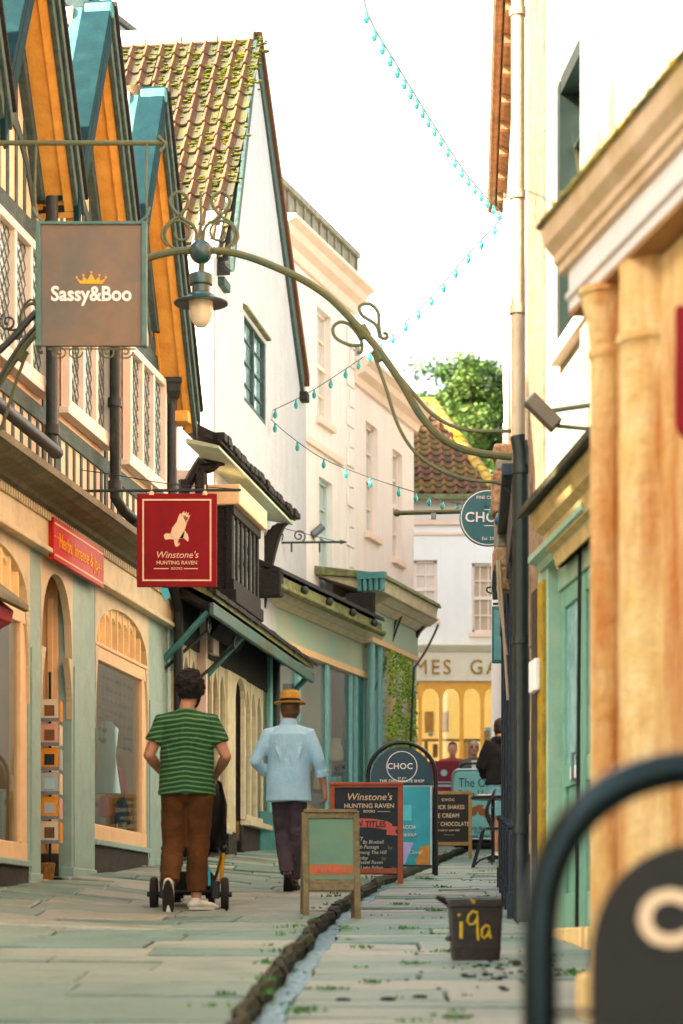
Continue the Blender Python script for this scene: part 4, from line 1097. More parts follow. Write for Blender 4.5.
    m = MB(); fr.box(m, fr.s(358,d), fr.s(366,d), d-.06, d-.03, ga, zb-.09); m.build('door', mt['teal'], root)
    m = MB(); fr.box(m, a, b, -2.0, -1.95, ga-.3, zb); fr.box(m, a, b, -1.95, d-.15, ga-.1, zs_-.3); m.build('shop_interior', mt['insideteal'], root)
    m = MB()
    for k in range(5): s_ = a+.6+k*.9; fr.box(m, s_, s_+.5, -.6, -.3, zs_-.2, zs_+.25+.12*(k%3))
    m.build('window_display', mt['insideteal'], root, bevel=.02)
    # L4
    root4 = empty('corner_rendered_house', fr.P(fr.s(385), 0, gz0(36.5)), 'pale rendered house with peach cornice at the corner, two tall sashes and canopied shop', 'house')
    t0, t1 = s1+.003, fr.s(415)
    v1 = (fr.s(367), fr.s(379), 6.15, 7.8); v2 = (fr.s(394), fr.s(403.5), 6.0, 7.68); v3 = (fr.s(355), fr.s(362), 5.0, 5.8)
    m = MB(); fr.wall(m, t0, t1, 1, 8.5, -.3, -.02, [v1, v2]); fr.box(m, t1-.3, t1, -5, -.3, 1, 8.5); m.build('wall', mt['georgpink'], root4)
    m = MB(); fr.sprism(m, [(-.3,8.2),(.03,8.2),(.06,8.3),(.17,8.36),(.2,8.44),(.28,8.5),(.28,8.55),(-.3,8.62)], t0, t1+.1); m.build('cornice', mt['peach'], root4)
    m = MB(); fr.box(m, t0, t0+.3, -.3, .02, 8.5, 8.78); m.build('parapet_end', mt['stonecap'], root4)
    for w_ in (v1, v2): sash(fr, root4, *w_, -.02)
    d = .6; a, b = fr.s(371, d), fr.s(418, d); zb, zt = 4.33, 4.72; g4 = gz0(35)
    m = MB(); fr.box(m, a, b, -.1, d, zb, zt); m.build('shop_fascia', mt['mint'], root4, bevel=.01)
    m = MB(); fr.sprism(m, [(0,zt),(d+.02,zt),(d+.12,zt+.08),(d+.16,zt+.08),(d+.3,zt+.18),(0,zt+.18)], a, b+.1); m.build('fascia_moulding', mt['gothic'], root4)
    de = 1.0; e0_, e1_ = fr.s(384, de), fr.s(440, de)
    m = MB(); fr.sprism(m, [(-.05,5.25),(de,5.09),(de+.03,5.02),(-.05,5.12)], e0_, e1_); m.build('canopy_roof', mt['ledge'], root4, bevel=.012)
    m = MB(); fr.sprism(m, [(d,zt+.19),(de-.05,4.86),(de-.02,5.06),(0,5.12)], e0_+.1, e1_-.02); m.build('canopy_board', mt['gothic'], root4, bevel=.01)
    m = MB(); fr.box(m, e0_-.04, e0_+.08, .62, de+.02, 5.02, 5.11)
    for k in range(5): fr.box(m, e0_-.02, e0_+.06, .63+k*.08, .68+k*.08, 4.86, 5.02)
    m.build('louvred_end', mt['teal'], root4)
    m = MB(); fr.box(m, e0_, e0_+.1, .45, .85, 4.42, 4.84); m.build('dark_bracket', mt['darkoak'], root4)
    m = MB(); prev = None
    for k in range(9):
        t = k/8; dd = de-.15-(.45)*t**.6; z = 4.9-.75*t
        if prev: m.prism([fr.P(b-.12, .35, prev[1]), fr.P(b-.12, prev[0], prev[1]), fr.P(b-.12, dd, z), fr.P(b-.12, .35, z)], fr.u*.12)
        prev = (dd, z)
    m.build('curved_bracket', mt['darkoak'], root4)
    zs_ = g4+.5
    for px, wd, mm in ((374,.06,'tealpale'), (382,.05,'tealpale'), (394.5,.035,'cream'), (411,.03,'cream'), (415.5,.075,'mint')):
        m = MB(); s_ = fr.s(px, d); fr.box(m, s_-wd, s_+wd, d-.05, d-.002, g4-.2, zb); m.build('mullion', mt[mm], root4, bevel=.006)
    m = MB(); fr.box(m, a, b, d-.1, d+.03, zb-.07, zb-.002); m.build('window_head', mt['cream'], root4)
    m = MB(); fr.box(m, a, b, d-.12, d-.02, g4-.5, zs_); m.build('stall_riser', mt['teal'], root4)
    m = MB(); fr.box(m, a, b, d-.06, d-.05, zs_, zb-.07); m.build('shop_pane', mt['glass2'], root4)
    m = MB(); fr.box(m, a, b, -1.3, -1.25, g4-.3, zb); m.build('shop_interior', mt['insideteal'], root4)
    # leaves built in front of the pane to stand for its green reflection
    m = MB(); tint = []; r = random.Random(12)
    for _ in range(4200):
        s_ = r.uniform(fr.s(384,d), fr.s(412,d)); z = r.uniform(zs_, zb-.1); dd = d+.035+abs(r.gauss(0,.03))
        if noise.noise((s_*3, z*3, 1)) < -.25: continue
        p = fr.P(s_, dd, z); L_ = r.uniform(.03,.06); ax = Vector((r.uniform(-1,1), -.6, r.uniform(-1,.6))).normalized(); bx = ax.cross(Vector((r.uniform(-1,1),-1,r.uniform(-1,1)))).normalized()
        m.face([p, p+ax*L_*.5+bx*L_*.3, p+ax*L_, p+ax*L_*.5-bx*L_*.3]); tint.append(r.random()**1.5)
    m.tint = tint
    pl = m.build('leaf_reflection', mt['leafreflect'], fix=False); tag(pl, 'bright green leafy climber over the corner shop window', 'plant')
    # awning rods
    m = MB()
    for (p, q_, r_) in (((405,592),(388,640),(379,700)), ((409,596),(392,640),(375,690)), ((438,625),(428,650),(414,668)), ((386,590),(380,610),(372,622)), ((414,668),(411,720),(410,760))):
        pts = [P(p[0],p[1],35), P(q_[0],q_[1],34.8), P(r_[0],r_[1],34.6)]
        pts = [((1-t)**2*pts[0]+2*t*(1-t)*pts[1]+t*t*pts[2]) for t in [k/8 for k in range(9)]]
        m.tube(pts, .018, seg=5)
    m.build('awning_rods', mt['iron'], root4)
mt['georgpink'] = M('warm_pale_render', (.82,.75,.69), (.77,.70,.64), sc=2, bump=.2, stain=(.64,.54,.46), stsc=1.4, stamt=.35, streak=True)
mt['tealpale'] = M('pale_teal_paint', (.22,.42,.42), (.18,.36,.36), sc=8, rough=.45)
mt['leafreflect'] = M('reflected_leaf_green', (.07,.26,.025), (.14,.36,.05), sc=4, rough=.5, tintc=(.5,.6,.15))  # leaf colours for the green reflection in the shop window
pale_houses()

# ================================================================== far shop building facing us
def far_shop():
    Y = 46.0; fr = F(0, 0)   # local helper not used for oblique work
    root = empty('far_shop_building', (2.4, Y, gz0(Y)), 'white two-storey shop building closing the street, warm lit arched shop front', 'building')
    X = lambda px: (px-CX)*Y/FP
    Z = lambda py: (CY-py)*Y/FP
    class G:    # frontal facade frame: s = x, outwards = -Y
        pass
    g = F(0, 0); g.u = Vector((1,0,0)); g.n = Vector((0,-1,0)); g.A = Vector((0,Y,0))
    x0, x1 = X(396), X(535)
    w1 = (X(414), X(437), Z(618), Z(560)); w2 = (X(472), X(497), Z(632), Z(563))
    m = MB(); g.wall(m, x0, x1, Z(655), Z(494), -.3, 0, [w1, w2]); g.box(m, x0, x1, -6, -5.7, 1, Z(494)); m.build('wall', mt['white_render'], root)
    sash(g, root, *w1, 0, bars=(2,4), frame=mt['whiteframe'], paneM=mt['blindpane2']); sash(g, root, *w2, 0, bars=(3,4), paneM=mt['blindpane2'])
    m = MB(); g.box(m, x0, x1, 0, .06, Z(525), Z(519)); g.box(m, x0, x1, 0, .03, Z(535), Z(532)); m.build('string_course', mt['peach'], root)
    m = MB(); g.box(m, x0, x1, -.2, .12, Z(682), Z(653)); g.sprism(m, [(0,Z(653)),(.12,Z(653)),(.24,Z(647)),(.24,Z(645)),(0,Z(643))], x0, x1); fs = m.build('fascia', mt['palefascia'], root, bevel=.02)
    lettering('lettering', fs, (X(452.5), Y-.125, Z(668.5)), (1,0,0), (0,0,1), [('JAMES  GAUNT', .30, 0, .40, {'sx':.92,'sp':1.25})], mt['goldletter'], ext=.01)
    zt, zb = Z(684), Z(772); n = 6; a0 = X(383); dx = (X(503)-X(420))/4
    m = MB()
    xs = [a0-.2+k*dx for k in range(8)]
    xs = [X(420)+(k-1)*dx for k in range(8)]
    for k in range(7):
        g.arch(m, xs[k]+.02, xs[k+1]-.02, zt-.38, zt-.08, zt+.06, -.05, .06, n=10, pw=2.2)
    for x in xs: g.box(m, x-.035, x+.035, -.05, .075, zb, zt+.05)
    g.box(m, xs[0], xs[-1], -.05, .085, zb-.06, zb+.04)
    sf = m.build('arched_shopfront', mt['warmframe'], root)
    m = MB(); g.box(m, xs[0], xs[-1], -.03, -.02, zb, zt); m.build('shop_pane', mt['glass'], sf)
    m = MB(); g.box(m, xs[0], xs[-1], -.25, .03, 1.7, zb-.06); m.build('stall_riser', mt['wood'], root)
    m = MB(); g.box(m, x0, x1, -2.6, -2.5, 1.8, Z(655)); g.box(m, x0, x1, -2.5, -.3, 1.9, 2.2); m.build('shop_interior', mt['glowwall'], root)
    r = random.Random(15)
    for k in range(30):
        m = MB(); x = r.uniform(xs[1], xs[-1]); h = r.uniform(.1, .45); wdt = r.uniform(.05, .2); dd = -r.uniform(.3, 2); z0 = zb-.1+r.choice([0,0,.45,.9])
        g.box(m, x, x+wdt, dd, dd+.1, z0, z0+h)
        m.build('display_item', mt[r.choice(['insidewarm','wood','cream','palecloth','warmframe','red','orange'])], root, bevel=.02)
    for z in (zb+.35, zb+.8):
        m = MB(); g.box(m, xs[1], xs[-1], -2.2, -1.9, z-.03, z); m.build('shelf', mt['wood'], root)
    # roof: hipped pantile
    e = Z(497); Yr = 49.5
    hip = P(432, 404, Yr); er = Vector((X(497), Y-.25, e)); el = Vector((x0, Y-.25, e)); hl = Vector((P(380,404,Yr).x, Yr, hip.z))
    m = MB(); bk = Vector((0,7.0,0))
    m.v += [el, er, hip, hl, er+bk, el+bk]; 
    m.f += [(0,1,2,3), (1,4,2), (4,5,3,2), (0,3,5)]
    m.build('roof', mt['pantile_red'], root)
    U = (hl-Vector((hl.x, el.y, el.z))); U = Vector((0, hip.y-el.y, hip.z-el.z)); L = U.length
    W = er.x-el.x
    slope = (er.x-hip.x)/L
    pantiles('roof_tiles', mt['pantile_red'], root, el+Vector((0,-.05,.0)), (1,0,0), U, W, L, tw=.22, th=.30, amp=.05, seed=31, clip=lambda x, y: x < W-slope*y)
    m = MB(); mm = 16
    for k in range(mm):
        p = er+(hip-er)*k/mm; q_ = er+(hip-er)*(k+1.1)/mm; m.tube([p+Vector((0,0,.03)), q_+Vector((0,0,.03))], [.12,.10], seg=8)
    for k in range(8): m.tube([hip-Vector((k*.4,0,-.03)), hip-Vector((k*.4+.42,0,-.03))], .11, seg=8)
    m.build('hip_tile', mt['mossyhip'], root, smooth=True)
    m = MB(); g.box(m, x0, X(497)+.1, .22, .34, e-.10, e+.0); m.build('eaves_gutter', mt['ledge'], root)
mt['palefascia'] = M('pale_fascia', (.74,.70,.58), (.68,.64,.52), sc=4)
mt['white_render'] = M('white_render', (.80,.80,.77), (.76,.76,.73), sc=3, bump=.15, stain=(.62,.60,.55), stsc=1.2, stamt=.2, streak=True)
mt['blindpane2'] = M('pane_with_pink_blind', (.58,.48,.38), (.42,.34,.24), sc=2, rough=.08, spec=.9)
mt['warmframe'] = M('warm_oak_frame', (.78,.45,.16), (.68,.38,.12), sc=8, rough=.45)
mt['goldletter'] = M('gold_letters', (.40,.24,.06), (.3,.17,.04), sc=10, rough=.4)
mt['mossyhip'] = M('lichened_hip_tiles', (.42,.34,.06), (.30,.16,.09), sc=2, bump=.5)
mt['glowwall'] = lit('glowing_shop_wall', (.80,.46,.14), .16, 1.1)  # back wall glows by itself to brighten the far shop, no lamp
far_shop()

# ================================================================== tree
def tree():
    Y = 92.0; r = random.Random(17); c = P(470, 424, Y); gr = gz0(Y)-.34
    root = empty('tree', (c.x, Y, gr), 'tall broadleaf tree with bright green crown behind the far roof', 'tree')
    m = MB(); base = Vector((c.x, Y, gr)); tp = c-Vector((0,0,1.2))
    m.tube([base, base+(tp-base)*.5+Vector((.2,0,0)), tp], [.45,.3,.2], seg=10); limbs = []
    for k in range(11):
        a = r.uniform(0, 2*pi); s_ = tp-Vector((0,0,r.uniform(-.4, 2.2))); e_ = s_+Vector((cos(a)*r.uniform(1.3,2.9), sin(a)*r.uniform(1.3,2.6), r.uniform(1.0,2.9)))
        m.tube([s_, (s_+e_)/2+Vector((0,0,.2)), e_], [.13,.09,.03], seg=6); limbs.append(e_)
    m.build('trunk', mt['bark'], root, smooth=True)
    m = MB(); tint = []
    cl = []
    for k in range(95):
        th = r.uniform(0, 2*pi); ph = r.uniform(-.75, 1.4); rad = r.uniform(.35, 1)
        p = c+Vector((cos(th)*cos(ph)*3.5*rad, sin(th)*cos(ph)*3.1*rad, sin(ph)*2.9*rad-.3)); cl.append((p, r.uniform(.45, .95)))
    cl += [(e_, .8) for e_ in limbs]
    for p, rd in cl:
        t0 = r.random()*.5
        for _ in range(330):
            v = Vector((r.gauss(0,1), r.gauss(0,1), r.gauss(0,1))).normalized()*rd*(r.random()**.45); v.z *= .7
            q = p+v; s_ = r.uniform(.05, .12)
            ax = Vector((r.uniform(-1,1), r.uniform(-1,1), r.uniform(-.6,.6))).normalized(); bx = ax.cross(Vector((r.uniform(-1,1), r.uniform(-1,1), 1))).normalized()
            m.face([q-ax*s_, q+bx*s_*.6, q+ax*s_, q-bx*s_*.6]); tint.append(min(1, t0+r.random()**2*.5))
    m.tint = tint; m.build('crown', mt['foliage'], root, fix=False)
tree()

# ================================================================== RIGHT SIDE
R1 = F(2.555, -.0796, side=-1)
R2 = F(.384, .0516, side=-1)
PO = F(2.56, -.167, side=-1)
mt['wornstrip'] = M('worn_tan_render', (.34,.25,.17), (.26,.18,.12), sc=5, bump=.9, bsc=20, stain=(.16,.10,.05), stsc=2.5, stamt=.9, streak=(3,3,1))
def right_house():
    fr = R1
    s0, s1 = fr.sY(2.0), fr.sY(16.15)
    sm = fr.s(588)     # joint with the nearer stone-dressed part
    root = empty('plastered_house', fr.P(fr.sY(15), 0, gz0(15)), 'tall cream plastered house on the right with green shop door under a mossy slate canopy', 'house')
    z9 = 9.5
    wz = (fr.s(562.5), fr.s(596), 3.7, 5.32)
    za = 2.45
    dr = (fr.s(599), fr.s(549), -.5, 2.48)
    dr = (min(dr[0],dr[1]), max(dr[0],dr[1]), -.5, 2.40)
    wz = (min(wz[0],wz[1]), max(wz[0],wz[1]), wz[2], wz[3])
    m = MB(); fr.wall(m, s0, s1, -1.2, z9, -.3, 0, [wz, dr]); fr.box(m, s1-.3, s1, -5, -.3, -1, z9); m.build('wall', mt['rwall'], root)
    sash(fr, root, *wz, 0, bars=(2,4), rec=.10, frame=mt['darkpipe'], paneM=mt['oldpane'])
    m = MB(); fr.box(m, wz[1]-.10, wz[1]-.002, -.25, .035, wz[2], wz[3]); fr.box(m, wz[0]-.05, wz[1]-.102, -.2, .03, wz[3]-.08, wz[3]+.02); m.build('reveal_shade', mt['darkpipe'], root)  # dark boards stand for the shade in the window reveal
    m = MB(); fr.box(m, s1-.62, s1-.012, 0, .012, 2.0, z9); m.build('worn_render_strip', mt['wornstrip'], root)
    m = MB(); fr.box(m, sm-.55, sm-.0, 0, .05, 2.9, z9); m.build('corner_pilaster', mt['stonecap'], root, bevel=.015)
    m = MB(); fr.box(m, sm-1.1, sm-.56, 0, .035, 2.9, z9); m.build('ochre_pilaster', mt['ochrestone'], root, bevel=.015)
    m = MB(); fr.box(m, sm-5, sm-1.1, 0, .02, 2.9, z9); m.build('pink_wall_face', mt['pinkwall'], root)
    # rough edge of masonry against the downpipe
    m = MB(); r = random.Random(4); z = -.3
    while z < z9:
        h = r.uniform(.12, .3); fr.box(m, s1-.02, s1+r.uniform(.0,.03), -.25, r.uniform(.0,.008), z, z+h*.97); z += h
    m.build('rough_masonry_edge', mt['wornstrip'], root, bevel=.015)
    # canopy over the door
    c0, c1 = fr.s(600, .3), fr.s(521, .22); 
    dc = .24; zc = fr.z(587, 439, dc)
    c1 = fr.s(521, dc)
    m = MB(); fr.sprism(m, [(-.02,zc+.16),(dc+.03,zc+.02),(dc+.03,zc-.03),(-.02,zc+.08)], c0-1, c1); m.build('canopy_slates', mt['ledgedark'], root, bevel=.008)
    m = MB(); fr.sprism(m, [(0,zc-.34),(.04,zc-.34),(.06,zc-.26),(.10,zc-.24),(.12,zc-.15),(.17,zc-.12),(.20,zc-.05),(.20,zc-.01),(0,zc+.07)], c0-1, c1-.12); m.build('canopy_moulding', mt['ochremould'], root)
    m = MB(); fr.box(m, dr[0]-.3, c1-.05, .0, .025, 2.48, zc-.34); m.build('pink_frieze', mt['pinkwall'], root)
    m = MB(); fr.sprism(m, [(0,2.40),(.05,2.40),(.07,2.44),(.12,2.46),(.12,2.50),(0,2.52)], dr[0]-.1, dr[1]+.1); m.build('door_head_moulding', mt['greendoor2'], root)
    # door: frame, leaf, side post
    m = MB(); fr.box(m, dr[1]-.10, dr[1]+.26, -.25, .03, -.3, 2.42); fr.box(m, dr[0]-.1, dr[0]+.12, -.2, .03, -.3, 2.42)
    fr.box(m, dr[0], dr[1], -.16, -.04, 2.25, 2.41)
    m.build('door_frame', mt['greendoor2'], root, bevel=.01)
    zt = 2.25; L = dr[1]-.1-dr[0]-.12; a = dr[0]+.12
    g = gz0(14.6)
    for k in range(2):
        x0 = a+L*k/2; x1 = a+L*(k+1)/2-.012
        m = MB(); fr.box(m, x0, x1, -.12, -.09, g+.02, zt)
        fr.box(m, x0, x0+.1, -.09, -.06, g+.02, zt); fr.box(m, x1-.1, x1, -.09, -.06, g+.02, zt)
        for (za_, zb_) in ((g+.02,g+.28),(g+.95,g+1.1),(zt-.12,zt)): fr.box(m, x0+.1, x1-.1, -.09, -.06, za_, zb_)
        dd = m.build('door_leaf', mt['greendoor'], root, bevel=.008)
        m = MB(); fr.box(m, x0+.1, x1-.1, -.088, -.08, g+1.1, zt-.12); m.build('pane', mt['oldpane'], dd)
        if k == 1:
            m = MB(); fr.box(m, x0+.14, x0+.34, -.06, -.045, g+.98, g+1.06); m.build('letter_plate', mt['white'], dd)
            m = MB(); m.tube([fr.P(x0+.05,-.055,g+.95), fr.P(x0+.05,-.01,g+.97), fr.P(x0+.05,-.01,g+1.12), fr.P(x0+.05,-.055,g+1.14)], .012, seg=6); m.build('handle', mt['steel'], dd)
    m = MB(); fr.box(m, dr[0]-.1, dr[1]+.3, -.3, .09, g-.3, g+.06); m.build('doorstep', mt['ochrestone'], root, bevel=.01)
    m = MB(); m.tube([fr.P(a+.6,.0,-.0), fr.P(a+.6,-.02,2.4)], .012, seg=6); m.build('cable', mt['black'], root)
    # yellow and dark strips between door and pipe
    for k, (p0, p1, mm, dp) in enumerate(((543,537,'yellowstone',.05),(536.5,531,'darkpost',.03))):
        m = MB(); a_, b_ = sorted((fr.s(p0, dp), fr.s(p1, dp))); fr.box(m, a_, b_-.01, 0, dp, -.5, zc-.35); m.build('timber_strip', mt[mm], root)
    m = MB(); a_ = fr.s(536,.06); fr.box(m, a_-.12, a_+.12, .05, .09, fr.z(536,692,.06), fr.z(536,660,.06)); m.build('door_plate', mt['white'], root, bevel=.01)
    return root
mt['ledgedark'] = M('mossy_slate', (.07,.07,.05), (.04,.045,.035), sc=12, bump=.9, stain=(.16,.15,.05), stsc=6, stamt=.6)
mt['ochremould'] = M('ochre_moulding', (.50,.38,.20), (.40,.30,.16), sc=6, bump=.3, stain=(.25,.2,.1), stsc=4, stamt=.5)
mt['greendoor2'] = M('green_grey_frame', (.30,.42,.32), (.25,.36,.27), sc=7, rough=.5, bump=.15, stain=(.42,.40,.28), stsc=3, stamt=.5)
mt['darkpost'] = M('dark_weathered_post', (.10,.08,.05), (.05,.045,.03), sc=8, bump=.5)
right_house()

def right_pipe():
    fr = R1; Y = 16.45
    p = lambda py: P(518, py, Y)
    root = empty('downpipe', (p(900).x, Y, gz0(Y)), 'long downpipe beside the plastered house, cream above and dark green below', 'drainpipe')
    m = MB(); m.tube([p(-120), p(440)], .046, seg=12)
    for y in (195, 310, 12): m.tube([p(y-4), p(y+4)], .06, seg=12)
    m.build('upper_pipe', mt['creampipe'], root, smooth=True)
    m = MB(); q = P(522, 440, Y); m.tube([P(518,436,Y), P(521,452,Y), P(522,930,Y)], .056, seg=12)
    for y in (470, 640, 830): m.tube([P(522,y-4,Y), P(522,y+4,Y)], .07, seg=12)
    m.build('lower_pipe', mt['darkpipe'], root, smooth=True)
    m = MB(); m.tube([P(528,-50,16.2), P(527,440,16.2)], .012, seg=6); m.build('cable', mt['creampipe'], root)
right_pipe()

mt['ochrepale'] = M('ochre_stained_cornice', (.66,.52,.38), (.56,.42,.28), sc=5, bump=.3, stain=(.4,.3,.12), stsc=3, stamt=.5)
mt['ledgelichen'] = M('lichened_lead', (.22,.22,.12), (.12,.13,.08), sc=8, bump=.6, stain=(.6,.42,.03), stsc=3, stamt=.9)
mt['lichen'] = M('yellow_lichen', (.70,.52,.05), (.3,.28,.06), sc=3)
mt['drygrass'] = flat('dry_grass', (.5,.42,.2))
def porch():
    fr = PO; e = fr.sY(9.78); n_ = fr.sY(5.0)
    root = empty('shop_porch', fr.P(e, 0, gz0(9.7)), 'projecting porch with ochre stained stone pillars and a mossy white entablature at right', 'porch')
    zs, zf, zt = 2.58, 2.94, 3.02
    zt = 2.945
    # entablature (hollow: far end face, front face, soffit)
    m = MB()
    fr.sprism(m, [(-1.2,zs),(0,zs),(0,zs+.04),(.015,zs+.05),(.015,zs+.07),(0,zs+.08),(0,zt-.19),(-1.2,zt-.19)], n_, e)
    m.build('frieze', mt['frieze'], root)
    m = MB(); fr.sprism(m, [(-1.2,zt-.19),(.02,zt-.19),(.025,zt-.16),(.04,zt-.15),(.045,zt-.12),(.08,zt-.08),(.09,zt-.04),(.10,zt-.0),(-1.2,zt-.0)], n_, e+.09); m.build('cornice', mt['ochrepale'], root)
    m = MB(); fr.sprism(m, [(-1.2,zt+.26),(.10,zt+.03),(.12,zt+.0),(.10,zt-.012),(-1.2,zt+.0)], n_, e+.11); lt = m.build('lead_top', mt['ledgelichen'], root, bevel=.01)
    m = MB(); r = random.Random(3); tint = []
    for _ in range(700):
        s_ = r.uniform(n_+1, e+.15); d_ = .10-abs(r.gauss(0,.05)); m.ball(fr.P(s_, d_, zt+.03+max(0,(.10-d_))*.19), r.uniform(.004,.014), 5, (1,1,.6))
    tag(m.build('moss', mt['lichen'], lt), kind='stuff')
    m = MB()
    for _ in range(140):
        s_ = r.uniform(n_+1, e-.3); q = fr.P(s_, r.uniform(-.1,.1), zt+.05); hh = r.uniform(.05,.2); a2 = r.uniform(0,6); wv = Vector((cos(a2),sin(a2),0))*.003; ln = Vector((r.uniform(-.6,.6), r.uniform(-.6,.6),0))*hh
        m.face([q-wv, q+wv, q+ln+Vector((0,0,hh))])
    tag(m.build('dry_grass', mt['drygrass'], lt, fix=False), kind='stuff')
    m = MB(); fr.box(m, n_, e-.0, -1.2, -.002, zs-.02, zs-.002); m.build('soffit', mt['soffit'], root)
    # small capital and half column at the far end
    def column(s_, r0, d_, nm, seg, zb, cap=True):
        c = fr.P(s_, d_, 0); m = MB()
        m.lathe(c, [(r0*1.25,zb),(r0*1.25,zb+.12),(r0*1.1,zb+.16),(r0,zb+.24),(r0*.98,zs-.34),(r0,zs-.30)], seg=seg)
        if cap: pass
        o = m.build(nm, mt['ochrestone'], root, smooth=True, angle=40)
        m = MB(); m.lathe(c, [(r0,zs-.30),(r0*1.15,zs-.285),(r0*1.15,zs-.265),(r0*1.02,zs-.26),(r0*1.15,zs-.16),(r0*1.5,zs-.085),(r0*1.55,zs-.05),(r0*1.72,zs-.045),(r0*1.72,zs-.022)], seg=seg)
        m.build('capital', mt['ochrestone'], o, smooth=True, angle=40)
    zb = gz0(9.5)
    s_a = fr.s(602, -.02); column(s_a, .062, -.035, 'half_column', 24, zb)
    # big pier with rounded front
    c0, c1 = sorted((fr.s(613,-.05), fr.s(700,-.05)))
    m = MB(); 
    s_b = fr.s(646,-.09); c = fr.P(s_b, -.14, 0); m.lathe(c, [(.175,zb-.1),(.175,zb+.1),(.15,zb+.2),(.145,zs-.36),(.15,zs-.33),(.16,zs-.32),(.16,zs-.29),(.148,zs-.28),(.148,zs-.021)], seg=40)
    m.build('round_pillar', mt['ochrestone'], root, smooth=True, angle=40)
    m = MB(); fr.box(m, s_b-.9, s_b-.10, -.32, -.10, zb-.2, zs-.021); m.build('flat_pier', mt['ochrestone'], root, bevel=.02)
    m = MB(); fr.box(m, s_a-.05, s_b, -.34, -.06, zb-.1, zs-.021); m.build('pier_core', mt['ochrestone'], root, bevel=.02)
    m = MB(); fr.box(m, s_a-.15, s_a+.10, -.3, .07, zb-.2, zb+.18); m.build('rough_base', mt['ochrestone'], root, bevel=.03)
porch()
def red_hanging():
    fr = PO; s_ = fr.s(679, -.05)
    root = empty('red_hanging_sign', P(684, 380, 7.4), 'dark red hanging board in the porch, cut by the right edge of the photo', 'sign')
    Y = 7.3; a = P(676, 305, Y); b = P(676, 440, Y)
    m = MB(); pts = [(a.x, a.z), (a.x, b.z+.06)]+[(a.x+.06*(1-cos(t)), b.z+.06-.06*sin(t)) for t in [pi*k/12 for k in range(1,7)]]+[(a.x+.34, b.z), (a.x+.34, a.z)]
    m.prism([(x, Y, z) for x, z in pts], (0,.03,0)); m.build('board', mt['crimson'], root, bevel=.006)
    m = MB(); m.tube([(a.x+.17, Y+.015, a.z), (a.x+.17, Y+.015, 2.56)], .01); m.build('hanger', mt['iron'], root)
    lettering('lettering', root, (a.x+.2, Y-.001, (a.z+b.z)/2), (1,0,0), (0,0,1), [('(', -.10, -.08, .16, {})], mt['creamletter'])
red_hanging()

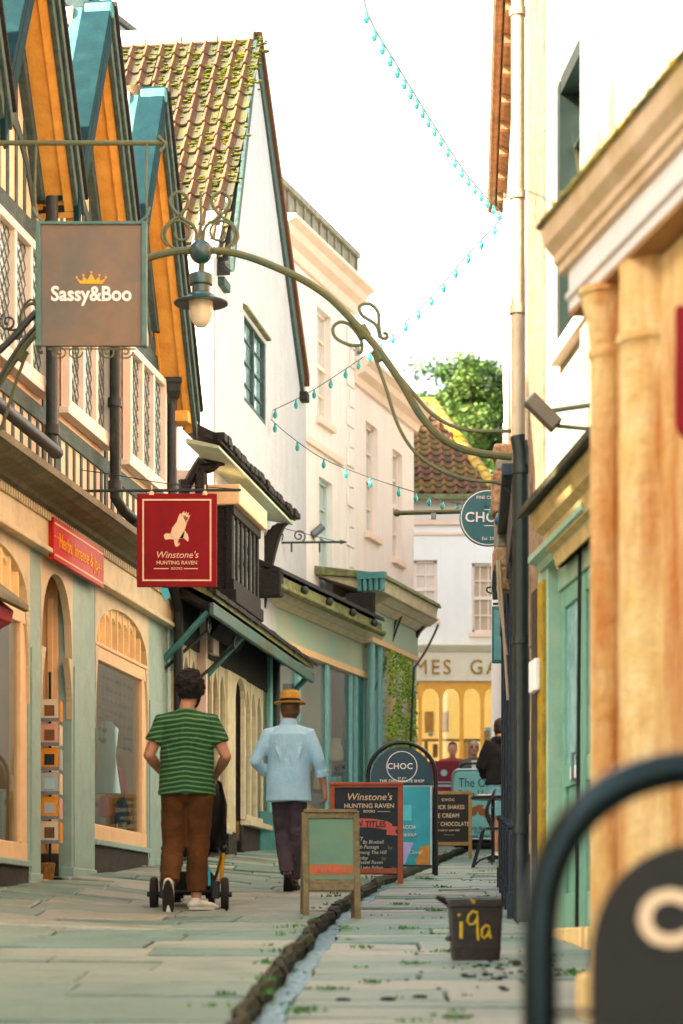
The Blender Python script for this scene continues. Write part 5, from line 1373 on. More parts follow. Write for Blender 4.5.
def blue_house():
    fr = R2; s0, s1 = fr.sY(16.62), fr.sY(22.6)
    root = empty('navy_shop_building', fr.P(s0, 0, gz0(17)), 'narrow pinkish building behind the downpipe with navy timber shop front and brown eaves', 'building')
    za = 3.3
    m = MB(); fr.box(m, s0, s1, -.4, -.0, za, 8.2); fr.box(m, s1-.3, s1, -5, -.4, .3, 8.0); fr.box(m, s0, s1, -.9,-.8, 0, za); m.build('wall', mt['pinkwall'], root)
    m = MB(); r = random.Random(5); z = za
    while z < 8.0: h = .26; fr.box(m, s1-.35, s1+.02, -.3, .025+r.uniform(0,.012), z, z+h-.015); z += h
    m.build('quoin', mt['georgpink'], root, bevel=.01)
    # eaves
    e1 = fr.sY(22.9, .2); zE = P(490,200,22.6).z
    m = MB(); fr.sprism(m, [(-.5,zE+.35),(.09,zE+.10),(.09,zE-.02),(.06,zE-.02),(.0,zE-.05),(-.5,zE-.05)], s0+.3, e1); m.build('eaves', mt['eaves'], root, bevel=.01)
    m = MB(); m.tube([fr.P(s0+.3,.13,zE+.05), fr.P(e1+.1,.13,zE+.04)], .045, seg=10); m.build('gutter', mt['eaves'], root, smooth=True)
    for k in range(9):
        m = MB(); fr.box(m, s0+.5+k*.65, s0+.58+k*.65, .0, .085, zE-.09, zE-.02); m.build('rafter_end', mt['eaves'], root)
    # navy shopfront
    g = gz0
    posts = [16.95, 18.2, 19.6, 21.0, 22.35]
    for Y in posts:
        s_ = fr.sY(Y); zb = g(Y); m = MB()
        fr.box(m, s_-.07, s_+.07, -.1, .05, zb-.1, za); fr.box(m, s_-.09, s_+.09, -.1, .075, zb-.1, zb+.62); fr.box(m, s_-.1, s_+.1, -.1, .09, zb+.62, zb+.66); fr.box(m, s_-.1, s_+.1, -.1, .09, zb-.1, zb+.18)
        m.build('shop_post', mt['navy'], root, bevel=.008)
    m = MB(); fr.box(m, s0, s1, -.15, .06, 2.9, za); fr.box(m, s0, s1, -.15, .13, za-.05, za+.04); m.build('shop_fascia', mt['navy'], root, bevel=.01)
    m = MB(); fr.wall(m, s0, s1, -.4, .95, -.12, -.02); m.build('stall_riser', mt['navy'], root)
    m = MB(); fr.box(m, s0, s1, -.08, -.07, .95, 2.9); m.build('shop_pane', mt['glass2'], root)
    # blue upper board and weathered service corbels on the near corner
    m = MB(); a_ = fr.sY(20.4); fr.box(m, a_, a_+1.9, 0, .14, 3.28, P(0,560,21).z); m.build('blue_side_board', mt['navy'], root)
    Y = 19.0
    def bx(p0, p1, q0, q1, dy, mm, nm, bev=.02):
        a, b = P(p0, q1, Y), P(p1, q0, Y); m = MB(); m.box(a.x, b.x+.15, Y, Y+dy, a.z, b.z); return m.build(nm, mt[mm], root, bevel=bev)
    bx(494, 506, 443, 455, .3, 'rust', 'stone_cap'); bx(497, 506, 455, 470, .25, 'stonecap', 'stone_block')
    bx(493, 506, 470, 512, .3, 'rust', 'rusty_corbel'); bx(496, 506, 512, 548, .28, 'stonecap', 'service_box'); bx(494.5, 506, 546, 566, .3, 'rust', 'lower_corbel')
    bx(498, 506, 566, 590, .2, 'rust', 'stone_fragment')
    m = MB(); m.ball(P(500,521,18.95), .045, 12); m.build('blue_alarm_lamp', mt['bluecloth'], root, smooth=True)
    m = MB(); m.tube([P(499,560,18.9), P(503,620,18.9), P(508,700,18.9)], .012, seg=6); m.tube([P(497,560,18.9), P(499,600,18.9), P(507,655,18.9)], .010, seg=6); m.build('loose_cable', mt['creampipe'], root)
    return root
blue_house()

def closing_house():
    # plain building on the right beyond the navy shop, mostly hidden
    m = MB(); root = empty('grey_side_house', (3.2, 30, gz0(30)), 'plain grey rendered house beyond the navy shop, almost hidden behind it', 'house')
    m.box(2.75, 6.5, 23.5, 44, 0, 7.6); m.build('wall', mt['georg'], root)
    m = MB(); m.prism([(2.6,23.3,7.6),(6.7,23.3,7.6),(4.6,23.3,9.6)], (0,21,0)); m.build('roof', mt['pantile_dark'], root)
closing_house()

# ================================================================== street furniture overhead
def curve(pts, n=24):
    # Catmull-Rom through points
    pts = [Vector(p) for p in pts]; out = []
    q = [pts[0]*2-pts[1]]+pts+[pts[-1]*2-pts[-2]]
    for i in range(1, len(q)-2):
        a, b, c, d = q[i-1:i+3]
        for k in range(n):
            t = k/n; out.append(.5*((2*b)+(c-a)*t+(2*a-5*b+4*c-d)*t*t+(3*b-a-3*c+d)*t**3))
    out.append(pts[-1]); return out
def arch_lamp():
    Y = 17.0; c = P(200, 250, Y)
    root = empty('lantern_arch', (c.x, Y, c.z), 'green wrought-iron arch spanning the street with a glass lantern at its crown', 'street lamp')
    half = [(200,250),(228,252),(252,258),(280,269),(305,281),(330,298),(352,320),(373,343),(390,366),(404,387),(417,410),(430,427),(445,440),(463,449),(485,454),(512,457)]
    R_ = [P(x, y, Y) for x, y in half]; Lf = [P(400-x, y, Y) for x, y in half]
    m = MB(); m.tube(curve(list(reversed(Lf))[:-1]+R_, 5), .027, seg=8, cap=True); m.build('arch_tube', mt['greeniron'], root, smooth=True)
    # secondary rods
    for sg in (1, -1):
        f = lambda x, y: P(200+sg*(x-200), y, Y+.02)
        m = MB(); m.tube(curve([f(378,352),(f(400,377)),f(415,395),f(430,412),f(450,425),f(475,431),f(511,431)], 6), .014, seg=6); m.build('upper_rod', mt['greeniron'], root, smooth=True)
        m = MB(); m.tube(curve([f(373,352),f(385,385),f(398,425),(f(415,452)),f(440,470),f(470,480),f(498,483),f(511,492)], 6), .012, seg=6); m.build('lower_rod', mt['greeniron'], root, smooth=True)
        # leaf loops
        m = MB(); m.tube(curve([f(362,345),f(350,345),f(336,338),f(333,328),f(340,322),f(350,325),f(358,335),f(362,344),f(361,352),f(357,352)], 5), .012, seg=6)
        m.build('leaf_scroll', mt['greeniron'], root, smooth=True)
        m = MB(); m.tube(curve([f(380,338),f(376,325),f(362,315),f(360,306),f(370,304),f(378,312),f(379,325),f(381,337),f(386,338),f(387,334),f(383,333)], 5), .012, seg=6)
        m.build('leaf_scroll', mt['greeniron'], root, smooth=True)
        m = MB()
        for (x, y) in ((363,332),(379,355)): m.tube([f(x-3,y-5), f(x+3,y+5)], .045, seg=10)
        m.build('clamp', mt['greeniron'], root, smooth=True)
        # big scrolls at the crown
        def sp(cx, cy, r0, a0, turns, dirn, n=30): return [f(cx+(r0*(1-.75*k/n))*cos(a0+dirn*turns*2*pi*k/n), cy-(r0*(1-.75*k/n))*sin(a0+dirn*turns*2*pi*k/n)) for k in range(n+1)]
        m = MB(); m.tube(sp(220, 233, 17, -pi/2, 1.3, -1 if 0 else 1), .010, seg=6); m.build('crown_scroll', mt['greeniron'], root, smooth=True)
        m = MB(); m.tube(curve([f(203,248),f(205,228),f(216,219),f(226,210),f(230,200),f(222,192),f(213,197),f(213,206),f(221,216),f(232,224),f(238,236),f(232,246)], 5), .012, seg=6); m.build('crown_scroll', mt['greeniron'], root, smooth=True)
    m = MB(); m.ball(P(201,252,Y), .085, 20); m.build('crown_ball', mt['greeniron2'], root, smooth=True)
    m = MB(); m.tube([P(202,262,Y), P(201,275,Y)], .022, seg=8); m.tube([P(201,192,Y), P(201,250,Y)], .010, seg=6); m.build('stem', mt['greeniron'], root)
    lp = empty('hanging_lantern', P(201,290,Y)); lp.parent = root; lp.location = P(201,290,Y)-Vector(root.location)
    u = Y/FP; c0 = P(201,303,Y)
    m = MB(); m.lathe(c0, [(12*u,28*u),(12.5*u,24*u),(12*u,18*u),(9.5*u,17*u),(9.5*u,10*u),(13*u,8.5*u),(14*u,6*u),(25*u,1.5*u),(27.5*u,0),(27*u,-1.2*u),(14*u,1*u),(12*u,1*u)], seg=32)
    m.lathe(c0, [(3*u,30*u),(8*u,30*u),(12*u,27.9*u)], seg=20)
    m.build('lamp_shade', mt['greeniron2'], lp, smooth=True, angle=30)
    m = MB(); m.lathe(c0, [(12*u,1*u),(12.3*u,-5*u),(11.5*u,-12*u),(9*u,-19*u),(5*u,-23.5*u),(.5*u,-25*u)], seg=28); m.build('lamp_glass', mt['opal'], lp, smooth=True)
mt['greeniron2'] = M('blue_green_enamel', (.03,.12,.13), (.02,.08,.09), sc=6, rough=.3, spec=.7, stain=(.12,.14,.09), stsc=5, stamt=.4)
arch_lamp()

def shop_sign():
    Y = 16.2; u = Y/FP
    a, b = P(36,346,Y), P(147,222,Y)
    root = empty('hanging_shop_sign', ((a.x+b.x)/2, Y, b.z), 'square taupe hanging sign reading Sassy&Boo with a yellow crown', 'hanging sign')
    m = MB(); m.box(a.x+.03, b.x-.03, Y-.01, Y+.03, a.z, b.z-.012); bd = m.build('sign_board', mt['signbrown'], root)
    m = MB(); m.box(a.x, a.x+.035, Y-.03, Y+.05, a.z-.005, b.z+.0); m.build('side_rail', mt['signteal'], root, bevel=.006)
    m = MB(); m.box(b.x-.035, b.x, Y-.03, Y+.05, a.z-.005, b.z+.0); m.build('side_rail', mt['signteal'], root, bevel=.006)
    m = MB(); m.box(a.x+.036, b.x-.036, Y-.025, Y+.04, b.z-.022, b.z); m.build('top_rail', mt['signteal'], root, bevel=.005)
    m = MB()
    for k in range(9):
        for x in (a.x+.018, b.x-.018): m.ball((x, Y-.031, a.z+.05+k*.09), .005, 6)
    m.build('rivets', mt['signteal'], root)
    c = P(91.5, 295, Y-.02*0); O = (c.x, Y-.0115, c.z)
    lettering('lettering', bd, O, (1,0,0), (0,0,1), [('Sassy&Boo', 0, .0, 20.5*u, {'bold':.022,'sx':.90})], mt['white'])
    m = MB(); cz = P(0,284,Y).z-c.z; w_ = 14.5*u
    pts = [(-11*u,cz-.2*u),(-14.5*u,cz+5*u),(-9*u,cz+2.2*u),(-8*u,cz+7*u),(-4*u,cz+3*u),(0,cz+10*u),(4*u,cz+3*u),(8*u,cz+7*u),(9*u,cz+2.2*u),(14.5*u,cz+5*u),(11*u,cz-.2*u)]
    m2 = MB(); fan = pts
    for i in range(len(pts)-1):
        p, q = pts[i], pts[i+1]; polyshape(m2, O, (1,0,0), (0,0,1), [(p[0], p[1]), (q[0], q[1]), (q[0]*.72, cz-.2*u), (p[0]*.72, cz-.2*u)], .003)
    for x, z in ((-14.5,6),(-8,8.2),(0,11.2),(8,8.2),(14.5,6)):
        polyshape(m2, O, (1,0,0), (0,0,1), [(x*u+1.1*u*cos(t), cz+z*u+1.1*u*sin(t)) for t in [2*pi*k/10 for k in range(10)]], .003)
    m2.build('crown_emblem', mt['gold'], bd, fix=True)
    # iron bracket: long bar, hangers, scrollwork at foot
    wl = L1.P(L1.sY(Y+.1), 0, 0)
    bz = P(0,142,Y).z
    m = MB(); m.tube([(wl.x-.05, Y+.02, bz+.0), P(164,143,Y+.02)], .018, seg=8); br = m.build('bracket_bar', mt['greeniron'], root, smooth=True)
    for x in (36, 147):
        m = MB(); m.tube([P(x,142,Y+.01), P(x-1,185,Y+.01), P(x,222,Y+.01)], .007, seg=6); m.build('hanger_rod', mt['greeniron'], root)
        m = MB(); m.tube(curve([P(x-3,207,Y), P(x,215,Y), P(x+6,221,Y), P(x+9,223,Y)] if x < 90 else [P(x+3,207,Y), P(x,215,Y), P(x-6,221,Y), P(x-9,223,Y)], 4), .008, seg=6); m.build('corner_brace', mt['signteal'], root)
    m = MB(); m.tube([P(158,136,Y), P(166,144,Y), P(160,152,Y)], .012, seg=6); m.build('bar_hook', mt['greeniron'], root)
    m = MB()
    for (cx, sg) in ((75,1),(108,-1),(60,-1),(125,1)):
        m.tube([P(cx+8*(1-k/26)*cos(k*.42)*sg, 352+7*(1-k/26)*sin(k*.42), Y) for k in range(22)], .006, seg=5)
    m.tube([P(48,349,Y), P(136,349,Y)], .006, seg=5)
    m.build('foot_scrollwork', mt['greeniron'], root)
    # lower wall stay with scrolls
    m = MB(); m.tube(curve([(wl.x-.05, Y, P(0,420,Y).z), P(-60,400,Y), P(0,350,Y), P(36,312,Y)], 6), .024, seg=6)
    m.tube(curve([P(-20,425,Y), P(0,378,Y), P(20,345,Y), P(37,325,Y)], 6), .014, seg=6); m.build('wall_stay', mt['iron'], root, smooth=True)
    m = MB(); m.tube([P(8+9*(1-k/30)*cos(k*.4+2), 322-9*(1-k/30)*sin(k*.4+2), Y) for k in range(24)]+[], .008, seg=5); m.tube(curve([P(8,330,Y), P(18,328,Y), P(22,310,Y), P(30,300,Y), P(36,303,Y)],5), .008, seg=5); m.build('stay_scroll', mt['iron'], root)
shop_sign()

def bird_pts():
    raw = [(0,-9),(4,-6),(9,-10),(13,-3),(17,6),(24,18),(27,31),(26,37),(29,35),(29,39),(32,36),(32,40),(35,37),(35,40),(38,36),(38,38),(41,35),(41,32),(40,22),(37,10),(41,4),(41,-4),(39,-8),(34,-4),(27,-5),(22,-7),(19,-12),(21,-18),(23,-21)]
    return raw
def raven_sign():
    Y = 21.0; u = Y/FP
    a, b = P(137,587,Y), P(217,494,Y)
    root = empty('bookshop_hanging_sign', ((a.x+b.x)/2, Y, b.z), "crimson hanging sign reading Winstone's Hunting Raven Books with a pale bird", 'hanging sign')
    m = MB(); m.box(a.x, b.x, Y-.02, Y+.02, a.z, b.z); bd = m.build('sign_board', mt['crimson'], root, bevel=.004)
    m = MB(); O = Vector((0,Y-.0205,0)); R_ = (1,0,0); U_ = (0,0,1)
    i = 5.5*u; t = 1.6*u
    for (x0,x1,z0,z1) in ((a.x+i,b.x-i,b.z-i-t,b.z-i),(a.x+i,b.x-i,a.z+i,a.z+i+t),(a.x+i,a.x+i+t,a.z+i+t,b.z-i-t),(b.x-i-t,b.x-i,a.z+i+t,b.z-i-t)):
        m.box(x0,x1,Y-.024,Y-.0205,z0,z1)
    m.build('border_line', mt['creamletter'], bd)
    c = P(177,540,Y)
    # bird silhouette drawn as convex-ish pieces
    def pc(x, y): q = P(x, y, Y); return (q.x, Y-.0205, q.z)
    sc_ = lambda L: [pc(164+x*.146+0, 478+y*.146) for x, y in L]
    Z_ = lambda L: [pc(130+x/6.83, 480+y/6.83) for x, y in L]
    m = MB()
    for L in ([(275,380),(290,330),(320,290),(335,245),(365,250),(385,300),(375,345),(365,400),(300,410)],
              [(232,380),(245,368),(275,368),(300,410),(270,405),(245,412),(236,400)],
              [(335,245),(345,230),(365,250)],[(348,240),(372,215),(374,250)],[(366,245),(388,218),(384,262)],[(376,255),(402,222),(392,285)],[(384,262),(412,240),(385,310)],
              [(375,345),(395,375),(402,400),(398,425),(370,402),(340,400)],[(300,405),(335,404),(330,425),(345,440),(330,455),(315,460),(305,440)],[(320,425),(340,430),(335,440)],[(385,300),(392,285),(375,345)]):
        m.prism(Z_(L), (0,-.004,0))
    m.build('bird_emblem', mt['creamletter'], bd)
    lettering('lettering', bd, (c.x, Y-.021, c.z), R_, U_, [("Winstone's", 0, -15.5*u, 9.5*u, {'shear':.25,'sx':.98}), ('HUNTING RAVEN', 0, -23.3*u, 5.2*u, {'sx':.98,'bold':.01}), ('BOOKS', 0, -29*u, 3.4*u, {'bold':.01}), ], mt['creamletter'])
    m = MB()
    for x0, x1 in ((154,169),(184,198)): p, q = P(x0,569,Y), P(x1,569,Y); m.box(p.x,q.x,Y-.0235,Y-.0205,p.z-.004,p.z+.004)
    m.build('rule_line', mt['creamletter'], bd)
    wl = L1.P(L1.sY(Y), .02, 0); m = MB(); m.tube([(wl.x, Y, P(0,491,Y).z), P(241,490,Y)], .013, seg=6); m.build('bracket_bar', mt['iron'], root, smooth=True)
    for x in (151.5, 205):
        m = MB(); m.tube([P(x,485,Y), P(x,497,Y)], .008, seg=6); m.lathe(P(x,492,Y), [(.001,-.03),(.03,-.03),(.02,.0),(.001,.02)], seg=8); m.build('hanger', mt['creamletter'], root)
    m = MB(); m.tube(curve([(wl.x, Y, P(0,470,Y).z), P(110,474,Y), P(170,484,Y), P(235,489,Y)],4), .004, seg=4); m.build('stay_wire', mt['iron'], root)
raven_sign()

def choc_round_sign():
    Y = 20.0; u = Y/FP; c = P(488, 518, Y); r_ = 28.5*u
    root = empty('round_hanging_sign', (c.x, Y, c.z+r_), 'round teal hanging sign reading CHOC on an iron bar high at right', 'hanging sign')
    m = MB(); m.lathe(c, [(r_,-.015),(r_,.015)], axis=(0,1,0), seg=48); bd = m.build('disc', mt['chocteal'], root)
    m = MB(); O = Vector((c.x, Y-.0155, c.z)); ringshape(m, O, (1,0,0), (0,0,1), r_*.93, r_*.965, t=.003)
    m.box(c.x-4*u, c.x+12*u, Y-.019, Y-.0155, c.z+7.6*u, c.z+8.4*u); m.box(c.x-4*u, c.x+12*u, Y-.019, Y-.0155, c.z-8.4*u, c.z-7.6*u)
    m.build('ring_line', mt['white'], bd)
    lettering('lettering', bd, O, (1,0,0), (0,0,1), [('CHOC', -2*u, 0, 14*u, {'bold':.012,'sp':1.05}), ('FINE CHOC', 0, 20*u, 4.5*u, {'rot':.0}), ('Est. 2014', 2*u, -21*u, 4.5*u, {})], mt['white'])
    p0, p1 = P(397,513,Y), P(516,510,Y+.2)
    m = MB(); m.tube([p0, p1], .020, seg=8); m.ball(p0, .032, 10); m.build('bracket_bar', mt['greeniron'], root, smooth=True)
    m = MB(); m.box(P(431,0,Y).x, P(436,0,Y).x, Y-.02, Y+.02, P(0,519,Y).z, P(0,513,Y).z); m.build('bar_clip', mt['steel'], root)
    m = MB(); m.tube([P(474,511,Y), P(474,492,Y)], .008); m.build('hanger', mt['iron'], root)
mt['chocteal'] = M('teal_sign_face', (.075,.20,.21), (.06,.17,.18), sc=3, rough=.45)
choc_round_sign()

def small_things():
    # teal projecting sign with hook
    Y = 22.9; a, b = P(492,663,Y), P(503,606,Y)
    root = empty('narrow_hanging_sign', ((a.x+b.x)/2, Y, b.z), 'narrow teal board hanging edge-on beside the navy shop front', 'hanging sign')
    m = MB(); m.box(a.x, b.x+.1, Y, Y+.05, a.z, b.z); bd = m.build('sign_board', mt['teal'], root, bevel=.008)
    m = MB(); m.box(a.x+.02, b.x+.1, Y-.006, Y, a.z+.03, b.z-.04); m.build('sign_panel', mt['tealpale'], bd)
    m = MB(); m.tube([P(512,603,Y+.02), P(493,604,Y+.02)], .012, seg=6); m.tube(curve([P(512,594,Y), P(496,594,Y), P(488,592,Y), P(487,588,Y), P(491,587,Y)],5), .009, seg=5); m.build('hook_bracket', mt['iron'], root)
    # scrolled sign bracket without a sign on the gabled house
    Yb = 30.5; wx = P(268,543,Yb)
    root = empty('scrolled_bracket', wx, 'thin scrolled iron bracket with pointed end on the white gabled house', 'bracket')
    m = MB(); m.tube([P(252,543,Yb), P(340,542,Yb)], .014, seg=6); m.tube([P(340,542,Yb), P(348,542,Yb)], [.03,.002], seg=6); m.build('bar', mt['iron'], root)
    for k, cx in enumerate((277, 299)):
        m = MB(); m.tube([P(cx+7*(1-k2/30)*cos(k2*.4-1.57), 536+7*(1-k2/30)*sin(k2*.4+1.57), Yb) for k2 in range(26)], .009, seg=5); m.build('scroll', mt['iron'], root)
    for cx in (291.5, 319.5):
        m = MB(); m.tube([P(cx,543,Yb), P(cx,552,Yb)], .012, seg=5); m.build('hook', mt['iron'], root)
    m = MB(); m.tube([P(262,523,Yb), P(335,541,Yb)], .004, seg=4); m.build('stay_wire', mt['iron'], root)
    # security camera below it
    p = P(320,530,33.0); root = empty('wall_camera', p, 'small dark wall camera on the pale house above the mint fascia', 'camera')
    m = MB(); d = Vector((.30,-.2,.16)).normalized(); m.tube([P(313,535,33), P(323,526,33)], .055, seg=10); m.build('camera_body', mt['steel'], root, smooth=True)
    m = MB(); m.tube([P(313,535,33), P(315,545,33.3)], .015, seg=6); m.build('mount', mt['steel'], root)
    # floodlight on the right wall
    Y = 13.6; root = empty('floodlight', P(543,412,Y), 'dark oblong floodlight tilted on the cream wall above the slate canopy', 'wall light')
    a, b = P(529,398,Y), P(557,426,Y); ax = (b-a).normalized(); up = Vector((-ax.z,0,ax.x)) if ax.x else Vector((0,0,1)); up = Vector((ax.z*-1,0,ax.x)).normalized(); w_ = 7*Y/FP
    m = MB(); m.hexa([a-up*w_+Vector((0,-.05,0)), b-up*w_+Vector((0,-.05,0)), b-up*w_+Vector((0,.07,0)), a-up*w_+Vector((0,.07,0)), a+up*w_+Vector((0,-.05,0)), b+up*w_+Vector((0,-.05,0)), b+up*w_+Vector((0,.07,0)), a+up*w_+Vector((0,.07,0))]); hd = m.build('lamp_housing', mt['flood'], root, bevel=.008)
    m = MB(); m.hexa([a-ax*.006-up*w_*.8+Vector((0,-.04,0)), a-ax*.0-up*w_*.8+Vector((0,-.04,0)), a-up*w_*.8+Vector((0,.06,0)), a-ax*.006-up*w_*.8+Vector((0,.06,0)), a-ax*.006+up*w_*.8+Vector((0,-.04,0)), a+up*w_*.8+Vector((0,-.04,0)), a+up*w_*.8+Vector((0,.06,0)), a-ax*.006+up*w_*.8+Vector((0,.06,0))]); m.build('lens', mt['steel'], hd)
    m = MB(); q = R1.P(R1.sY(Y), 0, P(0,430,Y).z); m.tube([b, q], .012, seg=6); m.tube([P(543,412,Y+.05), R1.P(R1.sY(Y+.1), 0, P(0,400,Y).z)], .014, seg=6); m.build('wall_arm', mt['iron'], root)
    # blue bunting scrap under the raven sign
    p = P(164,592,22.6)
    m = MB(); m.prism([P(160,588,22.6), P(168,588,22.6), P(170,596,22.6), P(165,602,22.6), P(163,597,22.6)], (0,.01,0)); o = m.build('cloth_scrap', mt['skycloth']); tag(o, 'scrap of pale blue cloth hanging below the crimson bookshop sign', 'cloth')
mt['flood'] = M('floodlight_housing', (.06,.05,.035), (.045,.04,.03), sc=6, rough=.6); mt['skycloth'] = flat('sky_blue_cloth', (.18,.55,.68))
small_things()

def string_lights():
    def run(pts3, label, n, nb, grp='strings of festoon lights across the street'):
        root = empty('string_lights', pts3[0], label, 'string lights', grp)
        # sagging spline
        cv = curve(pts3, 14); m = MB(); m.tube(cv, .005, seg=5, cap=False); m.build('cable', mt['cable'], root)
        L = [0]
        for a, b in zip(cv, cv[1:]): L.append(L[-1]+(b-a).length)
        proto = None
        for k in range(nb):
            t = L[-1]*(k+.5)/nb; i = max(j for j in range(len(L)) if L[j] <= t); p = cv[i]+(cv[min(i+1,len(cv)-1)]-cv[i])*((t-L[i])/max(1e-6, (L[min(i+1,len(L)-1)]-L[i])))
            m = MB(); r = .022; sc = max(1, p.y/20)
            m.lathe(Vector((0,0,0)), [(.007,0),(.009,-.018),(.008,-.022),(r*.75,-.036),(r*.85,-.055),(r*.55,-.075),(.002,-.08)], seg=8)
            for v in m.v: v *= sc; v += p
            m.build('bulb', mt['bulb'], root, smooth=True)
    run([P(362,-60,13), P(366,8,13.6), P(400,70,15.5), P(436,128,18), P(468,176,20), P(502,214,22.4)], 'string of teal bulbs dropping from the top of the photo to the right eaves', 20, 22)
    run([P(502,218,22.4), P(470,252,23.5), P(430,298,25), P(388,338,26.5), P(350,366,28), P(306,394,29.2), P(265,414,30.0)], 'string of teal bulbs running from the right eaves down to the white gable', 20, 17)
    run([P(265,414,30), P(290,436,29), P(322,458,28), P(360,474,26.5), P(405,489,25), P(450,502,22), P(500,508,19.2)], 'lowest string of teal bulbs from the white gable towards the round sign', 20, 12)
string_lights()

# ================================================================== unseen houses added beside and behind the camera to shade the street
def added_houses():
    fr = L1
    root = empty('added_left_house', fr.P(fr.sY(0), 0, gz0(0)), 'rendered house beside the timber-framed shops, nearer than the photo shows', 'house')
    s0, s1 = fr.sY(-9), fr.sY(7.98); w_ = [(s0+1+3*k, s0+2+3*k, z, z+1.4) for k in range(5) for z in (.8, 3.8)]
    m = MB(); fr.wall(m, s0, s1, -2, 7.0, -.3, 0, w_); fr.box(m, s0, s1, -6, -5.7, -2, 7); m.build('wall', mt['georg'], root)
    for a, b, c, d in w_: sash(fr, root, a, b, c, d, 0)
    m = MB(); fr.sprism(m, [(.3,6.95),(.3,7.05),(-3,9.4),(-6.3,7.05),(-6.3,6.95)], s0-.2, s1+.0); m.build('roof', mt['pantile_dark'], root)
    fr = R1
    root = empty('added_right_house', fr.P(fr.sY(0), 0, gz0(0)), 'cream rendered house nearer than the porch on the right, outside the photo', 'house')
    s0, s1 = fr.sY(-9), fr.sY(1.98); w_ = [(s0+1+3*k, s0+2+3*k, z, z+1.4) for k in range(3) for z in (.8, 3.8)]
    m = MB(); fr.wall(m, s0, s1, -2, 7.5, -.3, 0, w_); m.build('wall', mt['rwall'], root)
    for a, b, c, d in w_: sash(fr, root, a, b, c, d, 0)
added_houses()

# ================================================================== pavement signs
def board_frame(px, Y, yaw=0, tilt=.12, z=None):
    x = (px-CX)*Y/FP; zz = gz(x, Y) if z is None else z
    return Vector((x, Y, zz)), Vector((cos(yaw), sin(yaw), 0)), Vector((-sin(yaw)*1, cos(yaw), 0))
class TB:    # tilted board frame: a across, b up the board, c outwards (towards the camera)
    def __init__(s, o, R_, B_, tilt): s.o = o; s.R = R_; s.B = B_; s.U = (Vector((0,0,1))*cos(tilt)+B_*sin(tilt)).normalized(); s.N = s.R.cross(s.U)
    def P(s, a, b, c=0): return s.o+s.R*a+s.U*b+s.N*c
    def box(s, m, a0, a1, b0, b1, c0, c1): m.hexa([s.P(a0,b0,c0),s.P(a1,b0,c0),s.P(a1,b0,c1),s.P(a0,b0,c1),s.P(a0,b1,c0),s.P(a1,b1,c0),s.P(a1,b1,c1),s.P(a0,b1,c1)])
def a_board(name, label, px, Y, W, H, tilt, yaw, framemat, panelmat, legs=.12, fw=.045, hh=None, sag=0):
    o, R_, B_ = board_frame(px, Y, yaw)
    root = empty(name, o, label, 'A-board', 'pavement signs standing in the street')
    t = TB(o, R_, B_, tilt)
    for a0 in (-W/2, W/2-fw):
        m = MB(); t.box(m, a0, a0+fw, 0, H, -.012, .018); m.build('leg', framemat, root, bevel=.004)
    m = MB(); t.box(m, -W/2+fw, W/2-fw, H-fw, H-.002, -.010, .016); m.build('top_rail', framemat, root, bevel=.004)
    m = MB(); t.box(m, -W/2+fw, W/2-fw, legs, legs+fw, -.010, .016); m.build('bottom_rail', framemat, root, bevel=.004)
    m = MB(); t.box(m, -W/2+fw, W/2-fw, legs+fw, H-fw, -.006, .004); pn = m.build('panel', panelmat, root)
    # rear frame
    top = t.P(0, H, -.02); t2 = TB(top-Vector((0,0,top.z-o.z))+B_*(H*sin(tilt)*.95), R_, -B_, tilt)
    for a0 in (-W/2, W/2-fw):
        m = MB(); t2.box(m, a0, a0+fw, 0, H-.02, -.012, .012); m.build('rear_leg', framemat, root, bevel=.004)
    m = MB(); t2.box(m, -W/2+fw, W/2-fw, legs, legs+fw, -.01, .01); t2.box(m, -W/2+fw, W/2-fw, legs+fw, H-fw, -.004, .004); m.build('rear_panel', panelmat, root)
    return root, t, pn
mt['weatherwood'] = M('weathered_grey_wood', (.26,.21,.12), (.19,.15,.085), sc=14, bump=.5, stain=(.12,.12,.07), stsc=5, stamt=.5)
mt['mahog'] = M('orange_brown_wood', (.42,.11,.018), (.34,.08,.014), sc=10, rough=.45, bump=.2)
mt['lightwood'] = M('tan_wood', (.36,.23,.09), (.28,.17,.07), sc=10, rough=.5, bump=.2)
mt['chalk'] = M('blue_black_chalkboard', (.035,.06,.07), (.03,.05,.058), sc=5, rough=.7, stain=(.07,.10,.10), stsc=2, stamt=.3)
mt['chalkbrown'] = M('charcoal_chalkboard', (.035,.033,.026), (.028,.026,.022), sc=5, rough=.7)
mt['greenfaded'] = M('faded_green_panel', (.14,.25,.19), (.18,.27,.18), sc=6, rough=.7, stain=(.22,.26,.15), stsc=4, stamt=.6)
mt['orangepaint'] = M('faded_orange_paint', (.50,.16,.07), (.30,.18,.10), sc=18, rough=.8, stain=(.2,.22,.14), stsc=14, stamt=.6)
mt['salmon'] = flat('salmon_banner', (.62,.16,.13)); mt['chalkline'] = flat('chalk_writing', (.62,.62,.50)); mt['chalkgold'] = flat('gold_chalk', (.35,.28,.05))
mt['postercyan'] = M('turquoise_poster', (.05,.36,.42), (.04,.30,.37), sc=1.5, rough=.25, stain=(.10,.45,.50), stsc=2, stamt=.5)
mt['postercyan2'] = flat('pale_turquoise', (.17,.58,.62)); mt['lilac'] = flat('lilac_panel', (.42,.45,.70)); mt['orangefood'] = M('orange_food_print', (.60,.30,.10), (.45,.25,.12), sc=14)
mt['chocdark'] = M('deep_teal_header', (.012,.085,.115), (.010,.07,.095), sc=4, rough=.35)
mt['mintsign'] = M('pale_aqua_sign', (.28,.56,.54), (.25,.52,.50), sc=3, rough=.4); mt['navyletter'] = flat('navy_lettering', (.015,.05,.12)); mt['chrome'] = flat('satin_tube', (.45,.5,.5), .3, .8)
